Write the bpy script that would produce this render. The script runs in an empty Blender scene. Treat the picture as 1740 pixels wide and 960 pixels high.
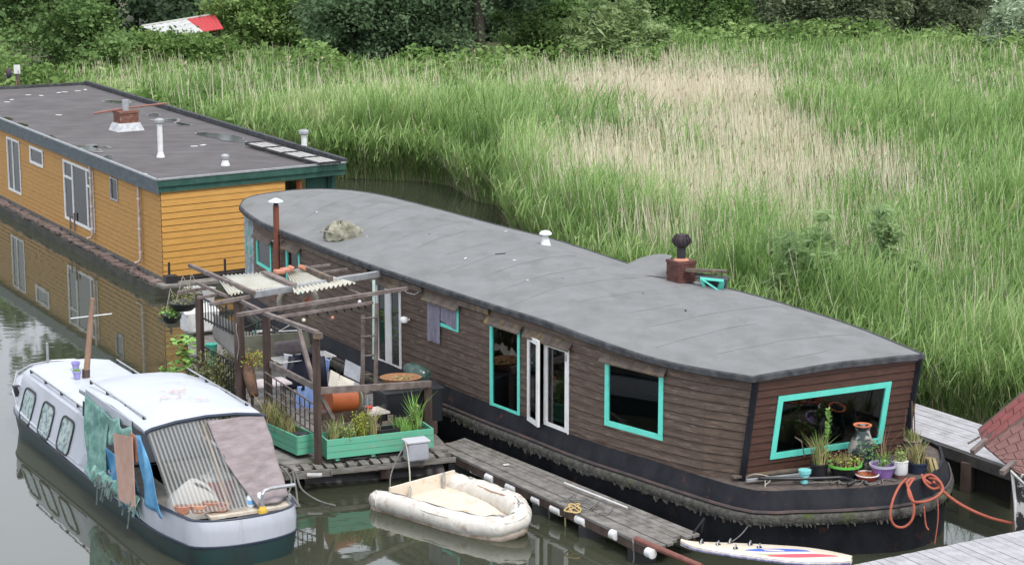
import bpy, math, random
import numpy as np
from mathutils import Vector, Matrix
random.seed(7)
R = math.radians
scene = bpy.context.scene
COL = scene.collection
# ---------------------------------------------------------------- camera
F, CH, PITCH = 3580.0, 12.5, R(11.5)
cd = bpy.data.cameras.new('camera'); cam = bpy.data.objects.new('camera', cd); COL.objects.link(cam)
cd.sensor_width = 36.0; cd.lens = 36.0*F/1740.0; cd.clip_start = 0.5; cd.clip_end = 3000
cam.location = (0, 0, CH); cam.rotation_euler = (R(90)-PITCH, 0, 0)
scene.camera = cam
# ---------------------------------------------------------------- sky, sun, exposure
SUN_EL, SUN_AZ = R(58), R(150)          # azimuth clockwise from +Y: behind the camera, to the right
w = bpy.data.worlds.new('World'); scene.world = w; w.use_nodes = True
nt = w.node_tree; nt.nodes.clear()
out = nt.nodes.new('ShaderNodeOutputWorld'); bg = nt.nodes.new('ShaderNodeBackground')
sky = nt.nodes.new('ShaderNodeTexSky'); sky.sky_type = 'NISHITA'; sky.sun_disc = False
sky.sun_elevation = SUN_EL; sky.sun_rotation = SUN_AZ; sky.air_density = 1.0; sky.dust_density = 2.0
tc = nt.nodes.new('ShaderNodeTexCoord'); ns = nt.nodes.new('ShaderNodeTexNoise'); ns.inputs['Scale'].default_value = 2.2; ns.inputs['Detail'].default_value = 5
cr = nt.nodes.new('ShaderNodeValToRGB'); cr.color_ramp.elements[0].position = .3; cr.color_ramp.elements[1].position = .75
cr.color_ramp.elements[0].color = (6.3, 6.7, 7.5, 1); cr.color_ramp.elements[1].color = (9.5, 9.8, 10.4, 1)
mx = nt.nodes.new('ShaderNodeMix'); mx.data_type = 'RGBA'; mx.inputs[0].default_value = .86
nt.links.new(tc.outputs['Generated'], ns.inputs['Vector']); nt.links.new(ns.outputs['Fac'], cr.inputs['Fac'])
nt.links.new(sky.outputs['Color'], mx.inputs[6]); nt.links.new(cr.outputs['Color'], mx.inputs[7])
nt.links.new(mx.outputs[2], bg.inputs['Color']); bg.inputs['Strength'].default_value = 0.115
nt.links.new(bg.outputs[0], out.inputs['Surface'])
sd = bpy.data.lights.new('sun', 'SUN'); sd.energy = 1.5; sd.angle = R(14); sd.color = (1, .96, .9)
so = bpy.data.objects.new('sun', sd); COL.objects.link(so)
sv = Vector((math.sin(SUN_AZ)*math.cos(SUN_EL), math.cos(SUN_AZ)*math.cos(SUN_EL), math.sin(SUN_EL)))
so.rotation_euler = sv.to_track_quat('Z', 'Y').to_euler(); so.location = (20, -20, 60)
vs = scene.view_settings; vs.view_transform = 'Standard'; vs.look = 'None'; vs.gamma = 1; vs.exposure = 0.8
scene.cycles.max_bounces = 6; scene.cycles.transparent_max_bounces = 12
# ---------------------------------------------------------------- survey: sight lines of the photograph -> world points
CO, SI = math.cos(PITCH), math.sin(PITCH)
def ray(x, y):
    a, b = (x-870)/F, -(y-480)/F
    return (a, CO+b*SI, -SI+b*CO)
def P(x, y, z=0.0):
    d = ray(x, y); t = (z-CH)/d[2]
    return Vector((d[0]*t, d[1]*t, z))
def A(x, y, Y):
    d = ray(x, y); t = Y/d[1]
    return Vector((d[0]*t, Y, CH+d[2]*t))
# ---------------------------------------------------------------- mesh builder
class MB:
    def __init__(s): s.v = []; s.f = []
    def add(s, vs_, fs):
        n = len(s.v); s.v += [tuple(v) for v in vs_]; s.f += [tuple(i+n for i in f) for f in fs]; return s
    def box8(s, p):     # p: bottom 4 (ccw), top 4
        return s.add(p, [(3,2,1,0),(4,5,6,7),(0,1,5,4),(1,2,6,5),(2,3,7,6),(3,0,4,7)])
    def box(s, c, d, rz=0.0, tilt=None):
        M = Matrix.Rotation(rz, 3, 'Z')
        if tilt: M = M @ Matrix.Rotation(tilt[0], 3, 'X') @ Matrix.Rotation(tilt[1], 3, 'Y')
        c = Vector(c); h = [x/2 for x in d]
        q = [(-1,-1,-1),(1,-1,-1),(1,1,-1),(-1,1,-1),(-1,-1,1),(1,-1,1),(1,1,1),(-1,1,1)]
        return s.box8([c + M @ Vector((a*h[0], b*h[1], e*h[2])) for a, b, e in q])
    def bar(s, p0, p1, w, h, up=(0,0,1)):
        p0, p1 = Vector(p0), Vector(p1); d = (p1-p0).normalized(); u = Vector(up)
        if abs(d.dot(u)) > .95: u = Vector((0.6,1,0)).normalized()
        r = d.cross(u).normalized(); u = r.cross(d).normalized()
        a, b = r*w/2, u*h/2
        return s.box8([p0-a-b, p0+a-b, p1+a-b, p1-a-b, p0-a+b, p0+a+b, p1+a+b, p1-a+b])
    def tube(s, pts, r, n=8, cap=True):
        pts = [Vector(p) for p in pts]; N = len(pts)
        rs = r if isinstance(r, (list, tuple)) else [r]*N
        rings = []; prev = None
        for i, p in enumerate(pts):
            d = (pts[min(i+1, N-1)]-pts[max(i-1, 0)])
            d = d.normalized() if d.length > 1e-9 else Vector((0,0,1))
            if prev is None:
                u = Vector((0,0,1)) if abs(d.z) < .9 else Vector((1,0,0))
            else: u = prev
            a = (u - d*u.dot(d)).normalized(); b = d.cross(a); prev = a
            rings.append([p + (a*math.cos(2*math.pi*k/n)+b*math.sin(2*math.pi*k/n))*rs[i] for k in range(n)])
        vs_ = [q for g in rings for q in g]; fs = []
        for i in range(N-1):
            for k in range(n):
                k2 = (k+1) % n; fs.append((i*n+k, i*n+k2, (i+1)*n+k2, (i+1)*n+k))
        if cap: fs.append(tuple(range(n-1, -1, -1))); fs.append(tuple((N-1)*n+k for k in range(n)))
        return s.add(vs_, fs)
    def lathe(s, prof, c, n=18, sx=1, sy=1, cap=True):   # prof: (r, z)
        c = Vector(c); vs_ = []; fs = []
        for r, z in prof:
            for k in range(n):
                a = 2*math.pi*k/n; vs_.append(c+Vector((r*sx*math.cos(a), r*sy*math.sin(a), z)))
        for i in range(len(prof)-1):
            for k in range(n):
                k2 = (k+1) % n; fs.append((i*n+k, i*n+k2, (i+1)*n+k2, (i+1)*n+k))
        if cap: fs.append(tuple(range(n-1, -1, -1))); fs.append(tuple((len(prof)-1)*n+k for k in range(n)))
        return s.add(vs_, fs)
    def slab(s, poly, z0, z1):
        n = len(poly)
        return s.add([(p[0], p[1], z0) for p in poly]+[(p[0], p[1], z1) for p in poly],
                     [tuple(range(n-1, -1, -1)), tuple(range(n, 2*n))]+[(i, (i+1) % n, n+(i+1) % n, n+i) for i in range(n)])
    def grid(s, fn, nu, nv, thick=None):
        vs_ = [fn(i/nu, j/nv) for i in range(nu+1) for j in range(nv+1)]
        fs = [(i*(nv+1)+j, (i+1)*(nv+1)+j, (i+1)*(nv+1)+j+1, i*(nv+1)+j+1) for i in range(nu) for j in range(nv)]
        return s.add(vs_, fs)
    def quad(s, a, b, c, d): return s.add([a, b, c, d], [(0,1,2,3)])
    def build(s, name, m, parent=None, smooth=False, bevel=0, solid=0, local=False, sub=0):
        vs_ = s.v
        if parent is not None and not local:
            Mi = world_of(parent).inverted(); vs_ = [tuple(Mi @ Vector(v)) for v in vs_]
        me = bpy.data.meshes.new(name); me.from_pydata(vs_, [], s.f); me.update()
        me.materials.append(m)
        o = bpy.data.objects.new(name, me); COL.objects.link(o)
        if parent is not None: o.parent = parent
        if smooth:
            me.polygons.foreach_set('use_smooth', [True]*len(me.polygons))
            if smooth == 'auto':
                me.set_sharp_from_angle(angle=R(40))
        if solid: x = o.modifiers.new('s', 'SOLIDIFY'); x.thickness = abs(solid); x.offset = 1 if solid > 0 else -1
        if bevel: x = o.modifiers.new('b', 'BEVEL'); x.width = bevel; x.segments = 2; x.limit_method = 'ANGLE'
        if sub: x = o.modifiers.new('u', 'SUBSURF'); x.levels = sub; x.render_levels = sub
        return o
def world_of(o):
    M = Matrix.Translation(o.location) @ o.rotation_euler.to_matrix().to_4x4()
    return (world_of(o.parent) @ M) if o.parent else M
def tag(o, label=None, cat=None, group=None, kind=None):
    if label: o['label'] = label
    if cat: o['category'] = cat
    if group: o['group'] = group
    if kind: o['kind'] = kind
    return o
def thing(name, label, cat, loc=(0,0,0), rz=0.0, group=None):
    o = bpy.data.objects.new(name, None); COL.objects.link(o); o.location = (*tuple(loc)[:2], tuple(loc)[2] if len(loc) > 2 else 0.0); o.rotation_euler = (0,0,rz)
    o.empty_display_size = .2
    return tag(o, label, cat, group)
def one(mb, name, m, label, cat, group=None, **k): return tag(mb.build(name, m, **k), label, cat, group)
def copy_tree(o, parent=None):
    c = o.copy(); COL.objects.link(c); c.parent = parent
    for ch in [x for x in bpy.data.objects if x.parent == o]: copy_tree(ch, c)
    return c
# ---------------------------------------------------------------- materials
def mat(name, c, c2=None, scale=4.0, st=(1,1,1), rough=.7, bump=0.0, bscale=None, metal=0, spec=.5, lo=.35, hi=.65, c3=None, s3=1.5, lo3=.55, hi3=.7, st3=(1,1,1), coat=0, detail=6, trans=0, alpha=1):
    m = bpy.data.materials.new(name); m.use_nodes = True; n = m.node_tree; b = n.nodes['Principled BSDF']
    b.inputs['Roughness'].default_value = rough; b.inputs['Metallic'].default_value = metal
    b.inputs['Specular IOR Level'].default_value = spec; b.inputs['Coat Weight'].default_value = coat
    b.inputs['Base Color'].default_value = (*c, 1)
    tcn = n.nodes.new('ShaderNodeTexCoord')
    def noise(sc, stretch, det=detail):
        mp = n.nodes.new('ShaderNodeMapping'); mp.inputs['Scale'].default_value = stretch
        t = n.nodes.new('ShaderNodeTexNoise'); t.inputs['Scale'].default_value = sc; t.inputs['Detail'].default_value = det; t.inputs['Roughness'].default_value = .62
        n.links.new(tcn.outputs['Object'], mp.inputs['Vector']); n.links.new(mp.outputs[0], t.inputs['Vector']); return t
    last = None
    if c2:
        t = noise(scale, st); r = n.nodes.new('ShaderNodeValToRGB')
        r.color_ramp.elements[0].position = lo; r.color_ramp.elements[1].position = hi
        r.color_ramp.elements[0].color = (*c, 1); r.color_ramp.elements[1].color = (*c2, 1)
        n.links.new(t.outputs['Fac'], r.inputs['Fac']); last = r.outputs['Color']
    if c3:
        t = noise(s3, st3); r = n.nodes.new('ShaderNodeMapRange'); r.inputs[1].default_value = lo3; r.inputs[2].default_value = hi3
        n.links.new(t.outputs['Fac'], r.inputs[0]); q = n.nodes.new('ShaderNodeMix'); q.data_type = 'RGBA'
        q.inputs[6].default_value = (*c, 1); q.inputs[7].default_value = (*c3, 1)
        if last: n.links.new(last, q.inputs[6])
        n.links.new(r.outputs[0], q.inputs[0]); last = q.outputs[2]
    if last: n.links.new(last, b.inputs['Base Color'])
    if bump:
        t = noise(bscale or scale*4, st); bp = n.nodes.new('ShaderNodeBump'); bp.inputs['Strength'].default_value = 1; bp.inputs['Distance'].default_value = bump
        n.links.new(t.outputs['Fac'], bp.inputs['Height']); n.links.new(bp.outputs[0], b.inputs['Normal'])
    if trans: b.inputs['Transmission Weight'].default_value = trans
    if alpha < 1: b.inputs['Alpha'].default_value = alpha
    return m
def glass(name, tint=(.02,.025,.025), refl=.25, clear=.5, rough=.02):
    m = bpy.data.materials.new(name); m.use_nodes = True; n = m.node_tree; n.nodes.clear()
    o = n.nodes.new('ShaderNodeOutputMaterial'); t = n.nodes.new('ShaderNodeBsdfTransparent'); d = n.nodes.new('ShaderNodeBsdfDiffuse')
    g = n.nodes.new('ShaderNodeBsdfGlossy'); m1 = n.nodes.new('ShaderNodeMixShader'); m2 = n.nodes.new('ShaderNodeMixShader'); fr = n.nodes.new('ShaderNodeFresnel')
    fr.inputs['IOR'].default_value = 1.85; g.inputs['Roughness'].default_value = rough; d.inputs['Color'].default_value = (*tint, 1)
    m1.inputs[0].default_value = 1-clear; n.links.new(t.outputs[0], m1.inputs[1]); n.links.new(d.outputs[0], m1.inputs[2])
    n.links.new(fr.outputs[0], m2.inputs[0]); n.links.new(m1.outputs[0], m2.inputs[1]); n.links.new(g.outputs[0], m2.inputs[2])
    n.links.new(m2.outputs[0], o.inputs['Surface']); return m
def leafmat(name, stops, trans=.35, rough=.6):
    """foliage coloured leaf by leaf from the mesh attribute 'tint' (0..1)"""
    m = bpy.data.materials.new(name); m.use_nodes = True; n = m.node_tree; n.nodes.clear()
    o = n.nodes.new('ShaderNodeOutputMaterial'); a = n.nodes.new('ShaderNodeAttribute'); a.attribute_name = 'tint'
    r = n.nodes.new('ShaderNodeValToRGB')
    while len(r.color_ramp.elements) < len(stops): r.color_ramp.elements.new(.5)
    for e, (p, c) in zip(r.color_ramp.elements, stops): e.position = p; e.color = (*c, 1)
    d = n.nodes.new('ShaderNodeBsdfPrincipled'); d.inputs['Roughness'].default_value = rough; d.inputs['Specular IOR Level'].default_value = .3
    t = n.nodes.new('ShaderNodeBsdfTranslucent'); x = n.nodes.new('ShaderNodeMixShader'); x.inputs[0].default_value = trans
    n.links.new(a.outputs['Fac'], r.inputs['Fac']); n.links.new(r.outputs[0], d.inputs['Base Color']); n.links.new(r.outputs[0], t.inputs['Color'])
    n.links.new(d.outputs[0], x.inputs[1]); n.links.new(t.outputs[0], x.inputs[2]); n.links.new(x.outputs[0], o.inputs['Surface']); return m
def np_mesh(name, verts, quads, tint, m, parent=None, loc=(0,0,0)):
    me = bpy.data.meshes.new(name); nv, nf = len(verts), len(quads)
    me.vertices.add(nv); me.vertices.foreach_set('co', (verts-np.array(loc)).astype(np.float32).ravel())
    me.loops.add(nf*4); me.loops.foreach_set('vertex_index', quads.astype(np.int32).ravel())
    me.polygons.add(nf); me.polygons.foreach_set('loop_start', np.arange(0, nf*4, 4, dtype=np.int32))
    at_ = me.attributes.new('tint', 'FLOAT', 'FACE'); at_.data.foreach_set('value', tint.astype(np.float32))
    me.update(calc_edges=True); me.materials.append(m)
    o = bpy.data.objects.new(name, me); COL.objects.link(o); o.location = loc
    if parent is not None: o.parent = parent; o.location = (0,0,0)
    return o
M = {}
M['wood_wall'] = mat('weathered_brown_boards', (.062,.038,.027), (.115,.081,.061), 2.2, (1,1,9), .75, .004, 14, c3=(.22,.175,.14), s3=3.2, st3=(1,1,7), lo3=.56, hi3=.76)
M['wood_front'] = mat('stained_red_brown_boards', (.05,.02,.013), (.082,.036,.023), 3, (1,1,10), .6, .003, 14, c3=(.13,.07,.05), s3=3, st3=(1,1,8), lo3=.6, hi3=.75)
M['felt'] = mat('grey_roofing_felt', (.165,.168,.166), (.195,.197,.196), 1.6, (1,1,1), .9, .003, 60, spec=.2, c3=(.13,.133,.124), s3=.6, st3=(2.2,1,1), lo3=.5, hi3=.78)
M['felt_edge'] = mat('dark_felt_edge', (.035,.037,.04), (.085,.088,.092), 5, rough=.85, spec=.2, bump=.003)
M['turq'] = mat('turquoise_paint', (.11,.66,.52), (.15,.7,.58), 6, rough=.5, c3=(.2,.45,.35), s3=7, lo3=.62, hi3=.75, bump=.001)
M['turq_old'] = mat('faded_turquoise_paint', (.05,.3,.22), (.35,.42,.4), 3, (1,1,6), .7)
M['white_paint'] = mat('white_window_paint', (.78,.78,.77), (.68,.68,.66), 5, rough=.5)
M['black_hull'] = mat('black_tarred_steel', (.009,.01,.014), (.02,.021,.026), 2.5, (1,1,.4), .65, .004, 8, spec=.18, c3=(.065,.03,.022), s3=3.2, lo3=.6, hi3=.7)
M['fringe'] = mat('mossy_frayed_strake', (.035,.033,.03), (.1,.095,.082), 9, rough=.95, bump=.05, bscale=14, c3=(.06,.085,.02), s3=1.1, lo3=.58, hi3=.68)
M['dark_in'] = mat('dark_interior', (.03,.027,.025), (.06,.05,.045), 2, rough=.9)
M['glass'] = glass('window_glass', clear=.94)
M['glass_dark'] = glass('dark_window_glass', (.012,.014,.015), clear=.3)
M['grey_wood'] = mat('silver_grey_planks', (.11,.1,.088), (.23,.215,.2), 3, (1.2,1.2,6), .85, .003, 22, c3=(.09,.1,.06), s3=1.1, lo3=.6, hi3=.72)
M['pale_planks'] = mat('pale_jetty_planks', (.28,.275,.285), (.4,.39,.405), 3, rough=.8, bump=.003, bscale=20, c3=(.25,.25,.24), s3=2)
M['dark_wood'] = mat('dark_brown_posts', (.04,.024,.018), (.095,.063,.05), 4, (1,1,.35), .8, .003, 20)
M['beam_wood'] = mat('worn_beam_wood', (.1,.075,.065), (.2,.165,.15), 5, rough=.8, bump=.002)
M['brick'] = mat('brick', (.13,.05,.035), (.22,.11,.08), 9, rough=.9, bump=.01, bscale=25, c3=(.25,.22,.2), s3=9, lo3=.6, hi3=.7)
M['rust'] = mat('rusty_pipe', (.2,.055,.028), (.11,.04,.025), 7, rough=.75, bump=.002)
M['white_plastic'] = mat('white_plastic', (.7,.7,.7), (.55,.55,.54), 7, rough=.45)
M['metal'] = mat('dull_zinc', (.42,.43,.44), (.3,.31,.32), 7, rough=.45, metal=.5)
M['cap'] = mat('pale_cap', (.6,.68,.7), rough=.4, metal=.3)
M['black'] = mat('black_plastic', (.012,.012,.014), (.022,.022,.025), 5, rough=.4)
M['iron'] = mat('black_iron', (.02,.02,.022), rough=.6)
M['soil'] = mat('soil', (.035,.024,.018), (.08,.055,.04), 15, rough=1, bump=.01)
M['terra'] = mat('terracotta', (.38,.14,.08), (.5,.25,.17), 8, rough=.85)
M['rope_red'] = mat('orange_red_rope', (.3,.06,.03), (.38,.11,.07), 30, rough=.8, bump=.004, bscale=90)
M['rope'] = mat('pale_rope', (.4,.37,.3), (.28,.26,.22), 20, rough=.9)
M['rope_dark'] = mat('dark_rope', (.1,.1,.095), (.17,.165,.15), 20, rough=.9)
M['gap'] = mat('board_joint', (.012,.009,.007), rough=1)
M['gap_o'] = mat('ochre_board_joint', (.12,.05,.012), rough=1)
M['seam'] = mat('felt_seam', (.125,.128,.13), (.19,.192,.193), 2, rough=.9)
M['canvas'] = mat('dirty_canvas', (.3,.29,.22), (.09,.085,.06), 3, rough=.9, bump=.01, lo=.4, hi=.62)
# ================================================================ walls with real openings
def resample(pts, n=40, closed=False):
    """Catmull-Rom through 2-D points, evenly split"""
    q = [Vector((p[0], p[1])) for p in pts]; N = len(q); o = []
    for i in range(N if closed else N-1):
        if closed: a, b, c, d = q[i-1], q[i], q[(i+1) % N], q[(i+2) % N]
        else: a, b, c, d = q[max(i-1, 0)], q[i], q[i+1], q[min(i+2, N-1)]
        for k in range(12):
            t = k/12
            o.append(.5*((2*b)+(c-a)*t+(2*a-5*b+4*c-d)*t*t+(3*b-a-3*c+d)*t**3))
    o.append(q[0].copy() if closed else q[-1].copy())
    L = [0]
    for i in range(1, len(o)): L.append(L[-1]+(o[i]-o[i-1]).length)
    res = []; j = 0
    for k in range(n+1):
        s = L[-1]*k/n
        while j < len(L)-2 and L[j+1] < s: j += 1
        u = (s-L[j])/max(1e-9, L[j+1]-L[j]); res.append(o[j].lerp(o[j+1], min(1, u)))
    return res[:-1] if closed else res
def offset(poly, d, closed=False):
    """left-hand side offset"""
    N = len(poly); r = []
    for i in range(N):
        a = poly[i-1] if (closed or i > 0) else poly[i]; b = poly[(i+1) % N] if (closed or i < N-1) else poly[i]
        t = (b-a); t = t.normalized() if t.length > 1e-9 else Vector((1,0))
        r.append(poly[i]+Vector((-t.y, t.x))*d)
    return r
class Wall:
    """poly: plan points of the outer face; out: +1 when outside is on the right-hand side of travel"""
    def __init__(s, poly, z0, ztop, out=1, rake=None):
        s.p = [Vector((q[0], q[1])) for q in poly]; s.z0 = z0; s.ztop = ztop if callable(ztop) else (lambda q, zz=ztop: zz)
        s.out = out; s.rake = rake; s.shear = None; s.L = [0]; s.hole = []
        for i in range(1, len(s.p)): s.L.append(s.L[-1]+(s.p[i]-s.p[i-1]).length)
    def seg(s, t):
        for i in range(1, len(s.L)):
            if t <= s.L[i]+1e-6 or i == len(s.L)-1: return i
    def pt(s, t, z, off=0.0):
        i = s.seg(t); a, b = s.p[i-1], s.p[i]; u = (t-s.L[i-1])/max(1e-9, s.L[i]-s.L[i-1]); q = a.lerp(b, u)
        d = (b-a).normalized(); n = Vector((d.y, -d.x))*s.out; q = q+n*off
        if s.rake: q = q+Vector(s.rake)*((z-s.z0)/(s.ztop(q)-s.z0))
        if s.shear:
            k = max(0, (t-s.shear[1])/(s.L[-1]-s.shear[1])); q = q+Vector(s.shear[0])*(k*k*(z-s.z0)/(s.ztop(q)-s.z0))
        return Vector((q.x, q.y, z))
    def hit(s, px, py):
        d = ray(px, py); best = None
        for i in range(1, len(s.p)):
            a, b = s.p[i-1], s.p[i]
            z = 2.0
            for it in range(4):
                sh = Vector(s.rake)*((z-s.z0)/(s.ztop(a)-s.z0)) if s.rake else Vector((0,0))
                A0 = a+sh; e = b-a; den = d[0]*e.y-d[1]*e.x
                if abs(den) < 1e-9: break
                t = (A0.x*e.y-A0.y*e.x)/den; u = (A0.x*d[1]-A0.y*d[0])/den
                z = CH+d[2]*t
            else:
                m = 0.02 if 1 < i < len(s.p)-1 else .5
                if -m <= u <= 1+m and t > 0 and (best is None or t < best[2]): best = (s.L[i-1]+u*(s.L[i]-s.L[i-1]), z, t)
        return best
    def rect(s, x0, y0, x1, y1, x2=None, y2=None, x3=None, y3=None):
        """px corners TL, BR (and TR, BL) -> (s0, s1, z0, z1)"""
        tl = s.hit(x0, y0); br = s.hit(x1, y1)
        ss, zt, zb = [tl[0], br[0]], [tl[1]], [br[1]]
        if x2 is not None: h = s.hit(x2, y2); zt.append(h[1])
        if x3 is not None: h = s.hit(x3, y3); zb.append(h[1])
        return (min(ss), max(ss), sum(zb)/len(zb), sum(zt)/len(zt))
    def clad(s, name, m, parent, bh, lap=.022, gap='gap', gh=.014, inner=.07):
        ts = set(s.L); zmax = max(s.ztop(q) for q in s.p); zs = {s.z0}
        z = s.z0
        while z < zmax: zs.add(round(z, 4)); z += bh
        zs.add(zmax)
        for a, b, c, d in s.hole: ts |= {a, b}; zs |= {c, d}
        ts = sorted(ts); zs = sorted(zs); mb = MB(); mi = MB(); mg = MB()
        def lo_(zz):
            k = ((zz-s.z0)/bh) % 1.0; return lap*(1-k)
        for i in range(len(ts)-1):
            if ts[i+1]-ts[i] < 1e-4: continue
            for j in range(len(zs)-1):
                if zs[j+1]-zs[j] < 1e-4: continue
                tm, zm = (ts[i]+ts[i+1])/2, (zs[j]+zs[j+1])/2
                if any(a < tm < b and c < zm < d for a, b, c, d in s.hole): continue
                za = [min(zs[j], s.ztop(s.pt(t, zm))) for t in (ts[i], ts[i+1])]; zb = [min(zs[j+1], s.ztop(s.pt(t, zm))) for t in (ts[i], ts[i+1])]
                if zb[0]-za[0] < 1e-4 and zb[1]-za[1] < 1e-4: continue
                k0 = ((zs[j]-s.z0)/bh) % 1.0; k0 = 0 if k0 > .999 else k0; k1 = k0+(zs[j+1]-zs[j])/bh
                e = 1e-5
                o0, o1 = lap*(1-k0), lap*(1-min(1, k1))
                q = [s.pt(ts[i]+e, za[0], o0), s.pt(ts[i+1]-e, za[1], o0), s.pt(ts[i+1]-e, zb[1], o1), s.pt(ts[i]+e, zb[0], o1)]
                mb.add(q, [(0,1,2,3)])
                if k0 == 0 and j > 0: mb.add([s.pt(ts[i]+e, za[0], 0), s.pt(ts[i+1]-e, za[1], 0), q[1], q[0]], [(0,1,2,3)])
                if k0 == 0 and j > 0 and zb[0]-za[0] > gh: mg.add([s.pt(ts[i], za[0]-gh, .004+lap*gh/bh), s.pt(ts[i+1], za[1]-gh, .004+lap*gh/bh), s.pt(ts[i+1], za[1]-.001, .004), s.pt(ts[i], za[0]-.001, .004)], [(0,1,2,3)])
                r = [s.pt(ts[i]+e, za[0], -inner), s.pt(ts[i+1]-e, za[1], -inner), s.pt(ts[i+1]-e, zb[1], -inner), s.pt(ts[i]+e, zb[0], -inner)]
                mi.add(r, [(3,2,1,0)])
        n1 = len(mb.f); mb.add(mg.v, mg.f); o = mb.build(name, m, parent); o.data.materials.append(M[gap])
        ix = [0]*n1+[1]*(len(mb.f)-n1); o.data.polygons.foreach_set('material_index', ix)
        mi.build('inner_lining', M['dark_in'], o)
        for a, b, c, d in s.hole:   # reveals
            rv = MB(); q0 = [s.pt(a,c,.02), s.pt(b,c,.02), s.pt(b,d,.02), s.pt(a,d,.02)]; q1 = [s.pt(a,c,-inner), s.pt(b,c,-inner), s.pt(b,d,-inner), s.pt(a,d,-inner)]
            for k in range(4): rv.add([q0[k], q0[(k+1)%4], q1[(k+1)%4], q1[k]], [(0,1,2,3)])
            rv.build('reveal', M['dark_wood'], o)
        return o
    def bars(s, r, fw, m, name, parent, o0=-.03, o1=.035, mull=(), trans=()):
        """frame round the rectangle r; returns frame object"""
        a, b, c, d = r; mb = MB()
        def cell(t0, t1, z0, z1, e0=o0, e1=o1):
            mb.box8([s.pt(t0,z0,e1), s.pt(t1,z0,e1), s.pt(t1,z0,e0), s.pt(t0,z0,e0), s.pt(t0,z1,e1), s.pt(t1,z1,e1), s.pt(t1,z1,e0), s.pt(t0,z1,e0)])
        cell(a, b, c, c+fw); cell(a, b, d-fw, d); cell(a, a+fw, c+fw, d-fw); cell(b-fw, b, c+fw, d-fw)
        for t, w_ in mull: cell(a+(b-a)*t-w_/2, a+(b-a)*t+w_/2, c+fw, d-fw, o0+.004, o1-.004)
        for t, w_, t0, t1 in trans: cell(a+fw+(b-a-2*fw)*t0, a+fw+(b-a-2*fw)*t1, c+(d-c)*t-w_/2, c+(d-c)*t+w_/2, o0+.006, o1-.006)
        return mb.build(name, m, parent)
    def pane(s, r, fw, m, name, parent, off=0.0):
        a, b, c, d = r; mb = MB(); e = .002
        mb.box8([s.pt(a+fw-e,c+fw-e,off+.004), s.pt(b-fw+e,c+fw-e,off+.004), s.pt(b-fw+e,c+fw-e,off), s.pt(a+fw-e,c+fw-e,off),
                 s.pt(a+fw-e,d-fw+e,off+.004), s.pt(b-fw+e,d-fw+e,off+.004), s.pt(b-fw+e,d-fw+e,off), s.pt(a+fw-e,d-fw+e,off)])
        return mb.build(name, m, parent)
# ================================================================ the brown barge
BL = (0,0,0)
barge = thing('houseboat', 'long brown clapboard houseboat with grey curved roof on a black barge hull', 'houseboat', (1, 46, 0))
def ztop(q):
    x = q[0]; t = min(1, max(0, (3.2-x)/2.7)); return 3.1+.17*t*t*(3-2*t)
near_px = [(409,356,3.28),(418,366,3.28),(442,383,3.28),(475,397,3.28),(517,413,3.28),(550,427,3.28),(592,443,3.28),(660,467,3.28),(725,488,3.28),(800,513,3.28),(850,530,3.27),(900,547,3.24),(975,577,3.18),(1050,602,3.13),(1125,622,3.1),(1200,637,3.1),(1279,649,3.1)]
far_px = [(409,350,3.3),(416,344,3.3),(430,338,3.3),(480,328,3.3),(560,324,3.3),(631,332,3.3),(681,344,3.3),(756,364,3.29),(837,387,3.28),(913,408,3.25),(1000,431,3.21),(1073,452,3.19),(1140,470,3.16),(1200,487,3.13),(1277,508,3.1),(1352,531,3.1),(1440,558,3.1),(1568,611,3.1)]
NS = 60
nearc = resample([P(*q) for q in near_px], NS); farc = resample([P(*q) for q in far_px], NS)
farc[0] = nearc[0].copy()
for _ in range(5):
    for cv_ in (nearc, farc):
        o_ = [q.copy() for q in cv_]
        for i in range(4, NS): cv_[i] = (o_[i-1]+o_[i]*2+o_[i+1])/4
def roof_pt(u, v, dz=0):
    k = min(NS, max(0, u*NS)); i = min(NS-1, int(k)); a = nearc[i].lerp(nearc[i+1], k-i); b = farc[i].lerp(farc[i+1], k-i)
    q = a.lerp(b, v); h = .2-.15*max(0, (u-.8)/.2)**1.2; h *= min(1, (u*6)**.5) if u < .166 else 1
    z = ztop(q)+.10+h*(1-(2*v-1)**2)+.007*math.sin(q.x*3.1+q.y*1.7)*math.sin(v*math.pi)+dz
    return Vector((q.x, q.y, z))
RG = np.array([[tuple(roof_pt(i/80, j/30)) for j in range(31)] for i in range(81)]).reshape(-1, 3)
def roof_hit(px, py, dz=0.0):
    z = 3.4
    for _ in range(5):
        q = P(px, py, z); k = np.argmin((RG[:,0]-q.x)**2+(RG[:,1]-q.y)**2); z = float(RG[k,2])
    return Vector((q.x, q.y, z+dz))
rf = MB().grid(lambda u, v: roof_pt(u, v), 90, 26).build('roof', M['felt'], barge, smooth=True)
MB().grid(lambda u, v: roof_pt(u, v, -.12)-Vector((0,0,0)), 60, 8).build('ceiling', M['dark_in'], barge)
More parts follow.
